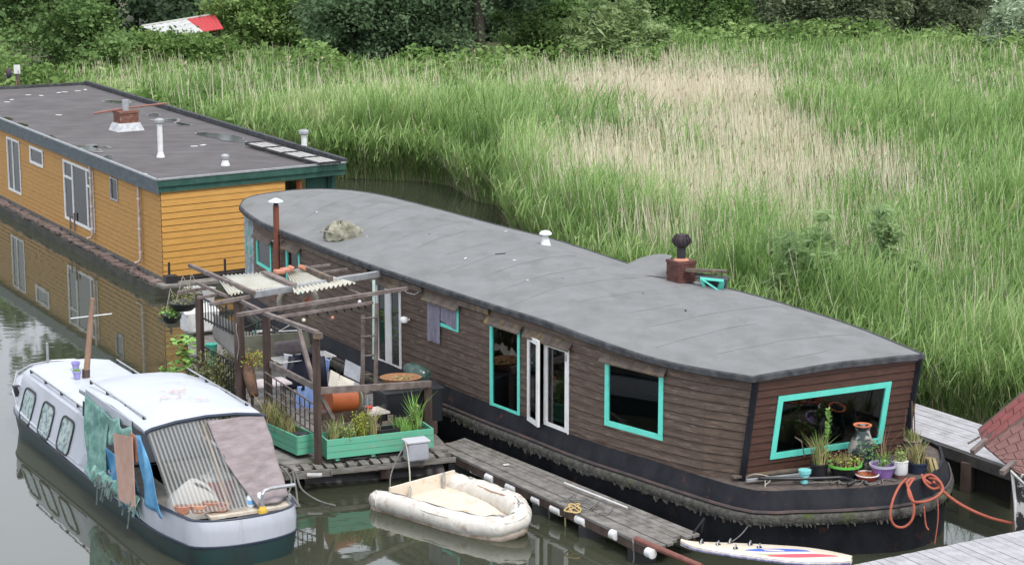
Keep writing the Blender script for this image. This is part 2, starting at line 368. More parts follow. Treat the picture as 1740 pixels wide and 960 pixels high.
# rolled felt edge all round
eps = [roof_pt(i/NS, 0) for i in range(NS+1)]; epf = [roof_pt(i/NS, 1) for i in range(NS+1)]; fr_ = [roof_pt(1, j/12) for j in range(13)]
loop = list(reversed(epf))+eps[1:]+fr_[1:-1]
lm = MB(); N = len(loop)
cen = Vector((0.2, 47.5, 3))
for i in range(N):
    a, b = loop[i], loop[(i+1) % N]
    if (a-b).length < 1e-4: continue
    na = (a-loop[i-1]); nb = (loop[(i+2) % N]-b)
    def prof(p, q):
        t = (q).normalized() if q.length > 1e-6 else Vector((1,0,0)); n = Vector((-t.y, t.x, 0))*-1
        n = n if n.length > 1e-6 else Vector((0,0,0))
        return [p+n*o_+Vector((0,0,z_)) for o_, z_ in ((-.02,.012),(.03,.014),(.048,-.01),(.048,-.1),(.02,-.115),(-.03,-.115))]
    pa, pb = prof(a, (loop[(i+1) % N]-loop[i-1])), prof(b, (loop[(i+2) % N]-a))
    for k in range(5): lm.add([pa[k], pb[k], pb[k+1], pa[k+1]], [(0,1,2,3)])
lm.build('roof_edging', M['felt_edge'], barge)
# felt seams and creases: thin broken lips across the roof
rs_ = random.Random(17)
for u in [.05+.0485*k for k in range(20)]:
    sm = MB(); sl = rs_.uniform(-.008,.008); a0 = rs_.uniform(.01,.35); a1 = rs_.uniform(.55,.98); wv = rs_.uniform(0,6); ww = rs_.uniform(.0007,.0013)
    pr = [roof_pt(u+sl*v+.0012*math.sin(v*9+wv), v, .005) for v in [a0+(a1-a0)*j/14 for j in range(15)]]
    pr2 = [roof_pt(u+ww*(.3+abs(math.sin(v*13+wv)))+sl*v+.0012*math.sin(v*9+wv), v, .004) for v in [a0+(a1-a0)*j/14 for j in range(15)]]
    for j in range(14): sm.add([pr[j], pr[j+1], pr2[j+1], pr2[j]], [(0,1,2,3)])
    sm.build('roof_seam', M['seam'], barge)
for k in range(7):
    u, v = rs_.uniform(.05,.97), rs_.uniform(.08,.92); q = roof_pt(u, v, .007); l = rs_.uniform(.03,.1)
    MB().box(q, (l, l*.5, .004), rs_.uniform(0,3)).build('bird_dropping', M['white_plastic'] if k % 3 else M['iron'], rf)
# side walls
wn = offset(nearc, -.09 if False else .09)          # inside is on the left of aft->fore travel on the near side
inside = offset(nearc, .09); 
if (inside[30]-farc[30]).length > (nearc[30]-farc[30]).length: inside = offset(nearc, -.09)
outf = offset(farc, .09)
if (outf[30]-nearc[30]).length > (farc[30]-nearc[30]).length: outf = offset(farc, -.09)
# front corners pulled back under the raked front
rakev = Vector((.18, -.30))
FLt, FRt = inside[-1], outf[-1]
FL, FR = FLt-rakev*1.0, FRt-rakev*1.0
# near wall polyline ends at FL (base); above the corner post hides the small wedge
KA = max(k for k in range(2, 30) if 870+F*inside[k].x/(inside[k].y*CO+(CH-2.4)*SI) < 434)
nw = inside[KA:-3]+[FL]
W = Wall(nw, 1.1, lambda q: ztop(q)+.03, out=1); W.shear = (rakev, W.L[-1]-1.4)
WA0 = Wall(inside[2:KA+1], 1.1, lambda q: ztop(q)+.03, out=1)
if (Vector(W.pt(5, 2, 1)[:2])-farc[20]).length < (Vector(W.pt(5, 2, 0)[:2])-farc[20]).length: W.out = -1
fw_ = outf[2:-3]+[FR]
WA0.out = W.out
WF = Wall(fw_, 1.1, lambda q: ztop(q)+.02, out=-W.out); WF.shear = (rakev, WF.L[-1]-1.4)
aft = list(reversed(inside[:3]))+outf[1:3]
WA = Wall(aft, 1.1, lambda q: ztop(q)+.02, out=-W.out)
WFR = Wall([FL, FR], 1.1, 3.14, out=1, rake=rakev)
if WFR.pt(1, 2, 1).y > WFR.pt(1, 2, 0).y: WFR.out = -1
# openings (TL, BR, TR, BL in the photograph)
o_aft = W.rect(437,400,463,462,463,410,437,448)
o_aft2 = W.rect(487,415,512,500,512,428)
o_doorA = W.rect(640,470,684,632,684,492,640,612)
o_small = W.rect(728,505,781,563,781,520,728,547)
o_tall = W.rect(834,542,885,708,885,560,834,690)
o_door = W.rect(898,566,968,742,968,588,898,715)
o_sq = W.rect(1030,606,1127,750,1127,632,1030,720)
W.hole = [o_aft, o_aft2, o_doorA, o_small, o_tall, o_door, o_sq]
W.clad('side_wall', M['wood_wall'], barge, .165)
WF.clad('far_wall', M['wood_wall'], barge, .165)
M['aft_boards'] = (mat('faded_blue_white_boards', (.38,.42,.45), (.1,.13,.13), 4, (1,1,1), .8, c3=(.06,.3,.24), s3=2.4, lo3=.55, hi3=.6))
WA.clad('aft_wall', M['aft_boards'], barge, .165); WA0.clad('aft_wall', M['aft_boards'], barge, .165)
o_front = WFR.rect(1322,672,1497,752,1513,648,1308,780)
WFR.hole = [o_front]
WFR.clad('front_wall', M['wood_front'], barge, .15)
# corner posts of the raked front
for q, sg in ((FL, 1), (FR, -1)):
    cp = MB()
    t = Vector((q.x, q.y, 1.1)); u = Vector((q.x+rakev.x, q.y+rakev.y, 3.14)); n_ = Vector((.52,-.857,0))*.03
    cp.bar(t+n_, u+n_, .1, .09)
    cp.build('corner_post', M['black_hull'], barge)
# floor inside and dark bulkheads
inn = [q for q in offset(nw, .1*(-1 if W.out > 0 else 1))]
fl = MB(); L_ = [Vector((q.x,q.y,1.0)) for q in inside[1:]]; R_ = [Vector((q.x,q.y,1.0)) for q in outf[1:]]
for i in range(len(L_)-1): fl.add([L_[i], L_[i+1], R_[i+1], R_[i]], [(0,1,2,3)])
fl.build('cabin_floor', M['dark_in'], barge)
def window(Wl, r, fw, m, gm, parent, name='window', **k):
    f = Wl.bars(r, fw, m, name, parent, **k); Wl.pane(r, fw, gm, 'pane', f); return f
def awning(Wl, r, parent, ext=.08, d=.13, drop=.05, lift=.04):
    a, b, c, z = r; mb = MB()
    z = min(z+.06, ztop(Wl.pt((a+b)/2, 2))-.04)
    p = [Wl.pt(a-ext,z+lift,.0), Wl.pt(b+ext,z+lift,.0), Wl.pt(b+ext,z-drop-.06,d), Wl.pt(a-ext,z-drop-.06,d)]
    mb.box8([q-Vector((0,0,.035)) for q in p]+p); return mb.build('awning_board', M['old_board'], parent)
M['old_board'] = mat('lichened_board', (.075,.056,.045), (.14,.112,.09), 5, rough=.9, bump=.004, c3=(.24,.16,.05), s3=3, lo3=.55, hi3=.68)
for r, kk in ((o_aft, .15), (o_aft2, .15), (o_doorA, .14), (o_small, .14), (o_tall, .14), (o_door, .12), (o_sq, .14)):
    awning(W, r, barge, d=kk)
window(W, o_aft, .075, M['turq'], M['glass'], barge)
window(W, o_aft2, .08, M['turq'], M['glass'], barge)
window(W, o_small, .075, M['turq'], M['glass'], barge)
window(W, o_tall, .085, M['turq'], M['glass'], barge)
window(W, o_sq, .105, M['turq'], M['glass'], barge)
window(WFR, o_front, .115, M['turq'], M['glass'], barge)
# white aft double door, shut
f = W.bars(o_doorA, .085, M['white_paint'], 'double_door', barge, mull=((.48, .26),)); W.pane(o_doorA, .06, M['glass_dark'], 'pane', f)
# white front double door: right leaf shut, left leaf ajar
a, b, c, d = o_door
W.bars(o_door, .04, M['white_paint'], 'door_frame', barge)
mid = a+(b-a)*.4
f = W.bars((mid, b-.03, c+.03, d-.03), .11, M['white_paint'], 'door', barge, -.02, .03); W.pane((mid, b-.03, c+.03, d-.03), .11, M['glass'], 'pane', f)
MB().box(W.pt(b-.09, c+1.6, .05), (.03,.03,.12)).build('hinge', M['metal'], f)
h0 = W.pt(a+.03, c, .03); h1 = W.pt(mid+.03, c, .17)    # free edge swung out
LW = Wall([Vector(h0[:2]), Vector(h1[:2])], c+.03, d-.03, out=W.out)
r2 = (0, LW.L[-1], c+.03, d-.03); f = LW.bars(r2, .1, M['white_paint'], 'door', barge, -.025, .025); LW.pane(r2, .1, M['glass'], 'pane', f)
M['backing_grey'] = mat('blue_grey_backing', (.22,.27,.3), (.4,.45,.48), 1.6, (1,1,1), rough=.8, lo=.35, hi=.7)
M['lace'] = mat('grey_lace', (.3,.31,.32), (.42,.43,.43), 20, (3,3,.3), rough=.9)
def hanging(r, m_, off, nm, w_=.0, k_=0):
    a, b, c, d = r; return MB().grid(lambda u, v: W.pt(a+.04+(b-a-.08)*u, c+.04+(d-c-.06)*v, off+w_*math.sin(u*60)), 40 if w_ else 8, 4).build(nm, m_, barge)
hanging(o_sq, M['backing_grey'], -.09, 'added_backing'); hanging(o_aft, M['lace'], -.1, 'lace_curtain', .015); hanging((o_tall[0], o_tall[1], o_tall[2]+1.1, o_tall[3]), M['backing_grey'], -.12, 'added_backing')  # grey sheets added behind glass; the square window's imitates its grey reflection
# the gathered net curtain hanging at the small window, things behind the glass
M['net'] = mat('grey_net', (.3,.29,.36), (.2,.19,.25), 14, (1,1,.2), rough=.9, alpha=.72)
a, b, c, d = o_small
one(MB().grid(lambda u, v: W.pt(a+(b-a)*(.02+.42*u+.05*v*math.sin(u*6)), d-.02-(d-c+.38)*v, .055+.02*math.sin(u*16)), 14, 10), 'net_curtain', M['net'], 'torn grey net cloth hanging outside over the small turquoise window', 'curtain', solid=.004)
MB().grid(lambda u, v: W.pt(a+(b-a)*(.45+.5*u), d-.02-(d-c-.05)*v*(.8+.2*u), .05+.015*math.sin(u*18)), 10, 8).build('net_flap', M['net'], bpy.data.objects['net_curtain'], solid=.003)
a, b, c, d = o_tall
pillar = W.pt(a+(b-a)*.66, c, -.3)
one(MB().box((pillar.x, pillar.y, c+.62), (.2,.16,1.3)), 'wooden_pillar', mat('amber_wood', (.4,.17,.06), (.25,.1,.04), 5, (1,1,.2)), 'amber wooden column standing behind the tall turquoise framed window', 'pillar', bevel=.02)
q = W.pt(a+(b-a)*.27, c, -.22)
one(MB().lathe([(.12,0),(.15,.05),(.15,.28),(.13,.34)], (q.x, q.y, c-.05)), 'blue_tub', mat('turquoise_plastic', (.03,.4,.45)), 'turquoise tub low inside the tall turquoise framed window', 'tub', smooth='auto')
a, b, c, d = o_door
for k in range(4):
    q = W.pt(b-.2-.1*k, c, -.4-.1*(k % 2))
    bt = thing('indoor_plant', ['dark leafy plant just inside the open white door', 'small red flowered plant inside the white door', 'white flowered plant inside the white door', 'brown dry plant inside the white door'][k], 'plant', (q.x, q.y, 1.0))
    MB().lathe([(.07,0),(.1,.18),(.11,.2)], (q.x,q.y,1.0)).build('pot', M['terra'], bt)
    lf = MB()
    for j in range(26):
        t = random.uniform(0, 6.28); e = random.uniform(.1, .5); s_ = random.uniform(.02,.05)
        p0 = Vector((q.x+math.cos(t)*e*.4, q.y+math.sin(t)*e*.4, 1.2+e)); lf.add([p0, p0+Vector((s_*2,s_,0)), p0+Vector((s_,0,s_*2))], [(0,1,2)])
    lf.build('foliage', mat('indoor_foliage', [(.02,.06,.02),(.3,.03,.03),(.5,.5,.48),(.1,.05,.03)][k]), bt)
# hull
btm = [Vector(p[:2]) for p in (P(1262,829,1.2), P(1346,833,1.2), P(1400,832,1.21), P(1453,829,1.23), P(1500,825,1.25), P(1545,818,1.28), P(1578,806,1.3), P(1597,790,1.3), P(1600,772,1.28), P(1585,755,1.25))]
nout = [Vector(q) for q in offset(nearc, 0)]
sgn = -1 if W.out > 0 else 1
ring = [q for q in offset(inside, 0)][0:NS-7:2]
far_ring = [q for q in outf][0:NS-1:2]
hull_pl = resample(ring+btm+list(reversed(far_ring[1:])), 150, closed=True)
ctr = Vector((0.5, 47))
def hoff(d):
    r = offset(hull_pl, d, True)
    t = offset(hull_pl, -d, True)
    return r if sum((q-ctr).length for q in r) > sum((q-ctr).length for q in t) else t
def houtw(d): 
    if d == 0: return hull_pl
    r = offset(hull_pl, abs(d), True); t = offset(hull_pl, -abs(d), True)
    big, small = (r, t) if sum((q-ctr).length for q in r) > sum((q-ctr).length for q in t) else (t, r)
    return big if d > 0 else small
def hz(q, z):  # sheer: the bow lifts slightly
    t = max(0, min(1, (q.x-4)/4)); return z+.1*t*t*(1 if z > .3 else 0)
def loft(levels, name, m, parent, closed_top=False, **k):
    mb = MB(); n = len(hull_pl); vs_ = []
    for off_, z in levels: vs_ += [Vector((q.x, q.y, hz(q, z))) for q in houtw(off_)]
    fs = [(i*n+j, i*n+(j+1) % n, (i+1)*n+(j+1) % n, (i+1)*n+j) for i in range(len(levels)-1) for j in range(n)]
    mb.add(vs_, fs); return mb.build(name, m, parent, **k)
hull = loft([(-.02,1.1),(-.02,1.2),(.03,1.2),(.1,.98),(.16,.86),(.16,.62),(.1,.55),(.09,0),(-.1,-.5)], 'hull', M['black_hull'], barge, smooth='auto')
loft([(.17,.88),(.2,.87),(.21,.84),(.17,.82)], 'strake_rail', mat('rusty_strake', (.08,.05,.045), (.03,.028,.03), 4, rough=.7), hull)
# frayed growth along the strake
rng = np.random.default_rng(3)
n = len(hull_pl); sl = MB(); base = houtw(.16); bo = houtw(.2)
loft([(.17,.81),(.21,.8),(.24,.75),(.235,.68),(.2,.61),(.15,.58)], 'strake_fender', M['fringe'], hull, smooth=True)
for j in range(n*16):
    i = (j//16); q = bo[i].lerp(bo[(i+1) % n], rng.random()); d_ = (q-hull_pl[i]).normalized()
    if q.y > 50 and q.x > -1: continue
    z = .78-rng.random()*.16; l = .02+rng.random()**2*.09; o2 = rng.random()*.03; w_ = .02+rng.random()*.045
    z = hz(q, z); t = Vector((-d_.y, d_.x))*w_
    p0 = Vector((q.x+d_.x*.012, q.y+d_.y*.012, z)); p1 = p0+Vector((d_.x*o2, d_.y*o2, -l))
    tt = Vector((t.x, t.y, 0)); sl.add([p0-tt, p0+tt, p1+tt*.4, p1-tt*.3], [(0,1,2,3)])
sl.build('weed_fringe', M['fringe'], hull)
# bow deck
dk = MB(); dpoly = [q for q in houtw(-.02)]
dk.add([Vector((q.x, q.y, hz(q, 1.13))) for q in dpoly], [tuple(range(len(dpoly)))])
dk.build('deck', mat('rusty_deck', (.06,.05,.045), (.12,.09,.075), 5, rough=.85, bump=.004), barge)
# rust stripes on the hull side, thin drips
# roof furniture of the barge
def on_roof(px, py, z=3.35): return P(px, py, z)
q = roof_hit(927,417,-.01)
v = MB().lathe([(.13,0),(.12,.03),(.07,.2),(.06,.23),(.06,.27)], q).build('roof_vent', M['white_plastic'], barge, smooth='auto')
MB().lathe([(.03,.26),(.15,.27),(.15,.3),(.1,.35),(.02,.37)], q).build('vent_cap', M['white_plastic'], v, smooth='auto')
# brick chimney with turning cowl
q = roof_hit(1157,479); q.z = q.z-.02; ch = MB(); CZ = q.z-3.06
for k in range(7):
    e = .30 if k < 6 else .33
    ch.box((q.x, q.y, CZ+3.135+k*.068), (.46+(.03 if k == 6 else 0), .46+(.03 if k == 6 else 0), .062), R(30)); ch.box((q.x, q.y, CZ+3.07+k*.068), (.44,.44,.012), R(30))
chm = ch.build('chimney', mat('dark_red_brick', (.07,.025,.02), (.12,.05,.04), 9, rough=.9, bump=.006), barge)
MB().lathe([(.2,CZ+3.55),(.12,CZ+3.62),(.1,CZ+3.6)], (q.x,q.y,0)).build('mortar_cap', M['terra'], chm)
MB().lathe([(.1,CZ+3.58),(.1,CZ+3.85),(.12,CZ+3.87)], (q.x,q.y,0), 14).build('flue', M['iron'], chm)
cw = MB()
cw.lathe([(.1,CZ+3.85),(.16,CZ+3.9),(.18,CZ+3.98),(.17,CZ+4.06),(.1,CZ+4.14),(.02,CZ+4.16)], (q.x,q.y,0), 14)
for k in range(14):
    t = 2*math.pi*k/14; d_ = Vector((math.cos(t), math.sin(t), 0)); c_ = Vector((q.x,q.y,CZ+4.0))
    cw.bar(c_+d_*.12+Vector((0,0,-.1)), c_+d_*.2+Vector((0,0,0)), .012, .06); cw.bar(c_+d_*.2, c_+d_*.11+Vector((0,0,.13)), .012, .06)
cw.build('cowl', mat('sooty_cowl', (.03,.025,.03), (.06,.045,.05), 9, rough=.7, metal=.3), chm)
# raised felt hump and small green dormer on the far side
ds = MB()
def hump(u, v):
    a_ = P(1040,462,3.3).lerp(P(1130,472,3.3), u); b_ = P(1085,440,3.3).lerp(P(1142,449,3.35), u)
    q_ = a_.lerp(b_, v); q_.z = 3.33+.24*math.sin(math.pi*min(1, v*1.15)*.5)*math.sin(math.pi*min(1,max(0,(u*1.1)))*.5)-.02; return q_
hp = ds.grid(hump, 12, 8).build('roof_hump', M['felt'], barge, smooth=True)
dm = MB(); c0 = P(1196,487,3.15); c1 = P(1232,498,3.12)
dq = [P(1180,463,3.52), P(1240,470,3.52), P(1236,476,3.48), P(1182,470,3.48)]
dm.box8([v_-Vector((0,0,.05)) for v_ in (dq[3],dq[2],dq[1],dq[0])]+[dq[3],dq[2],dq[1],dq[0]])
dmo = dm.build('dormer_roof', M['felt_edge'], barge)
b4 = [q_.lerp(sum(dq, Vector())/4, .3)+Vector((.1,.3,0)) for q_ in (dq[3],dq[2],dq[1],dq[0])]
MB().box8([Vector((q_.x,q_.y,2.9)) for q_ in b4]+[q_-Vector((0,0,.06)) for q_ in b4]).build('dormer_side', M['felt_edge'], dmo)
g = MB(); g.bar(P(1190,470,3.47), P(1198,490,3.22), .06, .05); g.bar(P(1228,474,3.47), P(1222,497,3.14), .1, .08); g.bar(P(1190,473,3.48), P(1230,477,3.46), .04, .05); g.bar(P(1192,474,3.5), P(1222,494,3.24), .03, .03)
g.build('dormer_frame', M['turq'], dmo)
one(MB().box(P(1200,460,3.6), (.9,.14,.06), R(-15)), 'driftwood_board', M['old_board'], 'grey board lying on the little dormer behind the brick chimney', 'board')
# rusty stove pipe at the aft end
q = W.hit(481,440); pp = W.pt(q[0], 2.0, .16)
sp = MB().tube([(pp.x,pp.y,1.6),(pp.x,pp.y,3.98)], .075, 12).build('stove_pipe', M['rust'], barge, smooth='auto')
MB().tube([(pp.x,pp.y,3.95),(pp.x,pp.y,4.08)], .06, 12).build('pipe_collar', M['iron'], sp)
MB().lathe([(.19,4.08),(.18,4.1),(.03,4.17)], (pp.x,pp.y,0), 16).build('pipe_cap', M['cap'], sp)
MB().bar((pp.x-.12,pp.y-.02,3.1), (pp.x+.3,pp.y+.06,3.12), .02, .03).build('pipe_bracket', M['metal'], sp)
q = W.hit(697,543); pp = W.pt(q[0], q[1], 0)
lmp = MB().tube([W.pt(q[0],q[1],.02), W.pt(q[0],q[1],.12)], .03, 8).build('wall_lamp', M['white_plastic'], barge)
MB().lathe([(.03,0),(.075,.02),(.09,.08),(.07,.13),(.02,.15)], W.pt(q[0],q[1]-.06,.17), 14, 1.2, 1).build('lamp_shade', M['white_plastic'], lmp, smooth='auto')
# loose cable under the eave
cb = MB().tube([W.pt(W.hit(x,y)[0], W.hit(x,y)[1], .05) for x, y in ((684,487),(695,497),(708,500),(720,492))], .008, 5).build('cable', M['white_plastic'], barge)
# eave board run between the awnings
for x0, y0, x1, y1 in ((520,428,628,468),(782,531,834,549),(640,466,720,500)):
    a_, b_ = W.hit(x0,y0), W.hit(x1,y1); eb = MB()
    for k in range(5):
        s0 = a_[0]+(b_[0]-a_[0])*k/5; s1 = a_[0]+(b_[0]-a_[0])*(k+1)/5
        eb.bar(W.pt(s0, 3.17, .06), W.pt(s1, 3.17, .06), .03, .12)
    eb.build('eave_board', M['old_board'], barge)
# canvas heap on the roof
q = roof_hit(579,404,.03); cv = MB()
def heap(u, v):
    t = u*2*math.pi; r_ = math.sin(v*math.pi/2) if v < 1 else 1; rr = .45*(1+.16*math.sin(3*t+1)+.07*math.sin(7*t))*(r_**.8)
    fold = .06*math.sin(5*t+v*9)*v+.035*math.sin(13*t-v*11)+.04*abs(math.sin(4*rr*9+2*t))
    z = .34*(1-v**2.2)+fold*(1.3-v); return Vector((q.x+rr*math.cos(t)*.95, q.y+rr*math.sin(t)*.8, q.z-.06+max(-.02, z)))
cv.grid(heap, 44, 16); canvas = one(cv, 'canvas_bundle', M['canvas'], 'crumpled dirty canvas bundle lying on the grey houseboat roof', 'tarpaulin', smooth=True)
rp = MB().tube([(q.x+.5*math.cos(t)*(1+.1*math.sin(3*t)), q.y+.36*math.sin(t), q.z+.1+.05*math.sin(2*t)) for t in [k*.35 for k in range(15)]], .012, 5).build('lashing', M['rope'], canvas)
# debris specks on the roof
for nm, px, py, l, m_, lb in (('twig',850,432,.25,'iron','dark twig on the grey roof nearest the white roof vent'),('feather',791,440,.16,'white_plastic','white scrap on the grey roof left of the dark twig'),('twig',1165,528,.12,'iron','small dark twig on the grey roof below the brick chimney'),('feather',874,443,.1,'white_plastic','small white scrap on the grey roof below the white roof vent')):
    q = roof_hit(px, py, .012)
    one(MB().box(q, (l,.03,.015), random.uniform(0,3)), nm, M[m_], lb, nm)
# ================================================================ the orange houseboat behind
oh = thing('clapboard_houseboat', 'orange clapboard houseboat with flat dark roof and green eaves', 'houseboat', (-12, 70, 0))
ZE = 3.3
E0, E1 = P(267,307,ZE), P(587,277,ZE)
d1 = Vector((-.482,.876,0)); d2 = (E1-E0).normalized()
E3 = E0+d1*26.0; E2 = E1+d1*25.5   # back corners
rq = [E0, E1, E2, E3]
def orf(u, v, dz=0): return E0.lerp(E1, u).lerp(E3.lerp(E2, u), v)+Vector((0,0,dz))
M['roof2'] = mat('old_bitumen_roof', (.062,.054,.054), (.093,.083,.083), 1.1, (1,1,1), .8, .004, 25, c3=(.125,.115,.115), s3=1.2, st3=(.4,2,1), lo3=.5, hi3=.75)
MB().grid(lambda u, v: orf(u, v, -.03), 12, 24).build('roof', M['roof2'], oh)
ohroof = bpy.data.objects['roof.001']
M['fascia_grey'] = mat('slate_grey_fascia', (.06,.075,.09), (.1,.12,.13), 3, (1,1,3), .6, c3=(.22,.2,.19), s3=4, lo3=.66, hi3=.74)
M['green_paint'] = mat('dark_green_paint', (.022,.07,.052), (.04,.1,.078), 4, rough=.6, spec=.25)
fm = MB().bar(E0+Vector((0,0,-.2))-d1*.02, E3+Vector((0,0,-.2)), .05, .4).build('fascia', M['fascia_grey'], oh)
f2 = MB(); f2.bar(E0+Vector((0,0,-.1)), E1+Vector((0,0,-.1)), .05, .2); f2.bar(E0+Vector((0,0,-.28))+d1*.05, E1+Vector((0,0,-.28))+d1*.05, .04, .18); f2.build('fascia', M['green_paint'], oh)
tr = MB(); tr.bar(E0+Vector((0,0,.02)), E1+Vector((0,0,.02)), .1, .05); tr.build('roof_trim', M['metal'], oh)
tr = MB(); tr.bar(E0+Vector((0,0,.02)), E3+Vector((0,0,.02)), .07, .05); tr.build('roof_trim', M['metal'], oh)
tr = MB(); tr.bar(E1+Vector((0,0,.06)), E2+Vector((0,0,.06)), .16, .14); tr.bar(E2+Vector((0,0,.03)), E3+Vector((0,0,.03)), .14, .1); tr.build('roof_kerb', M['felt_edge'], oh)
MB().quad(*[q-Vector((0,0,.36)) for q in (E0+d1*.05+d2*.05, E3, E2, E1)]).build('soffit', M['green_paint'], oh)
ins = d2*.12
W0 = P(281,474,.55); W0 = Vector((E0.x, E0.y, 0))+d2*.13+d1*.1
W1 = W0+d1*25.2; W2 = W0+d2*4.05; W3 = W2+d1*25.2
M['orange_front'] = mat('bright_ochre_paint', (.46,.235,.05), (.53,.28,.065), 3, (1,1,6), .55, c3=(.42,.18,.03), s3=5, st3=(1,1,6), lo3=.6, hi3=.75)
M['orange_side'] = mat('worn_ochre_paint', (.46,.245,.055), (.38,.19,.045), 3, (1,1,8), .65, c3=(.24,.16,.1), s3=4, st3=(1,1,9), lo3=.58, hi3=.72)
WL = Wall([W1, W0], .42, 3.0, out=1)
if (WL.pt(2,2,1)-Vector((0,60,2))).length > 1e9: pass
if WL.pt(2,2,1).x > WL.pt(2,2,0).x: WL.out = -1
WB = Wall([W0, W2], .42, 3.0, out=1)
if WB.pt(2,2,1).y > WB.pt(2,2,0).y: WB.out = -1
WR = Wall([W2, W3], .42, 3.0, out=WB.out)
def wr(*a): return WL.rect(*a)
o1 = wr(12,231,38,332,38,243,12,320); o2 = wr(51,247,75,285,75,256,51,277); o3 = wr(108,271,163,393,163,291,108,372); o4 = wr(188,300,202,343,202,305,188,338)
WL.hole = [o1, o2, o3, o4]
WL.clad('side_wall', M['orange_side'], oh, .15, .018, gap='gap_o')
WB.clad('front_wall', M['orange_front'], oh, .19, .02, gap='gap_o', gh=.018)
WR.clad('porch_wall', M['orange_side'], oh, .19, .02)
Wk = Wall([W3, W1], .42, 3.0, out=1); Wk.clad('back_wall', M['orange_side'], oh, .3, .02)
MB().slab([W0, W2, W3, W1], .3, .41).build('floor', M['dark_in'], oh)
M['curtain'] = mat('pale_curtain', (.85,.9,.88), (.68,.76,.73), 12, (3,3,.1), rough=.9)
M['cream'] = mat('cream_window_paint', (.62,.64,.58), (.5,.5,.45), 6, rough=.5)
for r, fw, k in ((o1,.07,dict(mull=((.42,.06),))), (o2,.09,{}), (o3,.08,dict(mull=((.3,.08),(.78,.08)), trans=((.72,.07,0,.28),(.72,.07,.8,1)))), (o4,.05,{})):
    f = WL.bars(r, fw, M['white_paint' if k or fw > .08 else 'metal'], 'window', oh, -.03, .04, **k); WL.pane(r, fw, M['glass'], 'pane', f)
    a,b,c,d = r
    if fw != .05: MB().grid(lambda u, v, a=a,b=b,c=c,d=d: WL.pt(a+.05+(b-a-.1)*u, c+(d-c)*v, -.02+.012*math.sin(u*50)), 60, 2).build('curtain', M['curtain'] if fw != .09 else mat('green_curtain', (.1,.2,.05)), f)
# wall base: grey rubble ledge on the concrete float
fl_ = MB(); e = .42
B0 = W0-d2*e-d1*.35; B1 = W1-d2*e; B2 = W0+d2*6.0-d1*.35; B3 = B2+d1*26
fl_.slab([B0, B2, B3, B1], -.4, .26); fl_.build('float', mat('algae_dark_concrete', (.035,.035,.028), (.07,.07,.055), 2, (1,1,2), .9, .01), oh)
pl = MB().bar(W0+Vector((0,0,.36))-d2*.02, W1+Vector((0,0,.36))-d2*.02, .05, .16).build('plinth', mat('grey_plinth', (.09,.08,.075), (.16,.15,.13), 5, rough=.9), oh)
rb = MB(); r_ = random.Random(5)
t = -.2
while t < 25.5:
    l = r_.uniform(.18,.45); c = W0-d2*r_.uniform(.2,.3)+d1*(t+l/2); rb.box((c.x,c.y,.3+r_.uniform(0,.04)), (l*.95, r_.uniform(.2,.34), r_.uniform(.06,.12)), math.atan2(d1.y,d1.x)+r_.uniform(-.06,.06), (r_.uniform(-.1,.1), r_.uniform(-.06,.06))); t += l
rb.build('rubble_ledge', mat('brown_rubble', (.1,.065,.055), (.2,.15,.135), 6, rough=.95, bump=.01, c3=(.3,.26,.24), s3=5, lo3=.6, hi3=.68), oh, bevel=.01)
# drain pipes
for px, py0, py1 in ((161,293,428),(243,322,468)):
    h = WL.hit(px, (py0+py1)/2); q0 = WL.pt(h[0], 2.9, .1); q1 = WL.pt(h[0], .72, .1)
    dp = MB().tube([q0, q1, WL.pt(h[0]-.02,.62,.14), WL.pt(h[0]-.1,.58,.24)], .045, 10).build('drainpipe', mat('off_white_pipe', (.55,.5,.47), (.35,.25,.2), 4, rough=.5), oh, smooth='auto')
    cb_ = MB()
    for z in (2.5, 1.6, .9): cb_.tube([WL.pt(h[0], z, .1), WL.pt(h[0], z+.04, .1)], .054, 10)
    cb_.build('pipe_clip', M['white_plastic'], dp)
for px, z0, z1 in ((130,.5,1.1),(123,.5,.95)):
    h = WL.hit(px, 390); MB().tube([WL.pt(h[0], z0, .06), WL.pt(h[0], z1, .06)], .025, 6).build('short_pipe', M['beam_wood'], oh)
# porch at the right
pf = MB(); pf.slab([W2, W2+d2*1.95, W2+d2*1.95+d1*25, W3], .32, .4); pf.build('porch_deck', M['grey_wood'], oh)
pp_ = MB(); c = E1-d2*.35+d1*.3; pp_.bar((c.x,c.y,.4), (c.x,c.y,2.9), .16, .16); c2 = c-d2*.9; pp_.build('porch_post', M['green_paint'], oh)
q0 = W2+d1*.25
dr = MB(); dr.bar((q0.x+.5,q0.y+.3,.5), (q0.x+.5,q0.y+.3,2.85), .12,.12); dr.build('door_post', mat('red_orange_paint', (.4,.12,.04)), oh)
MB().box((q0.x+1.1,q0.y+.9,1.7), (1.0,.06,2.3), math.atan2(d2.y,d2.x)).build('porch_door', M['green_paint'], oh)
MB().box((q0.x+.25,q0.y+.5,1.7), (.4,.05,2.2), math.atan2(d2.y,d2.x)).build('porch_window', M['glass_dark'], oh)
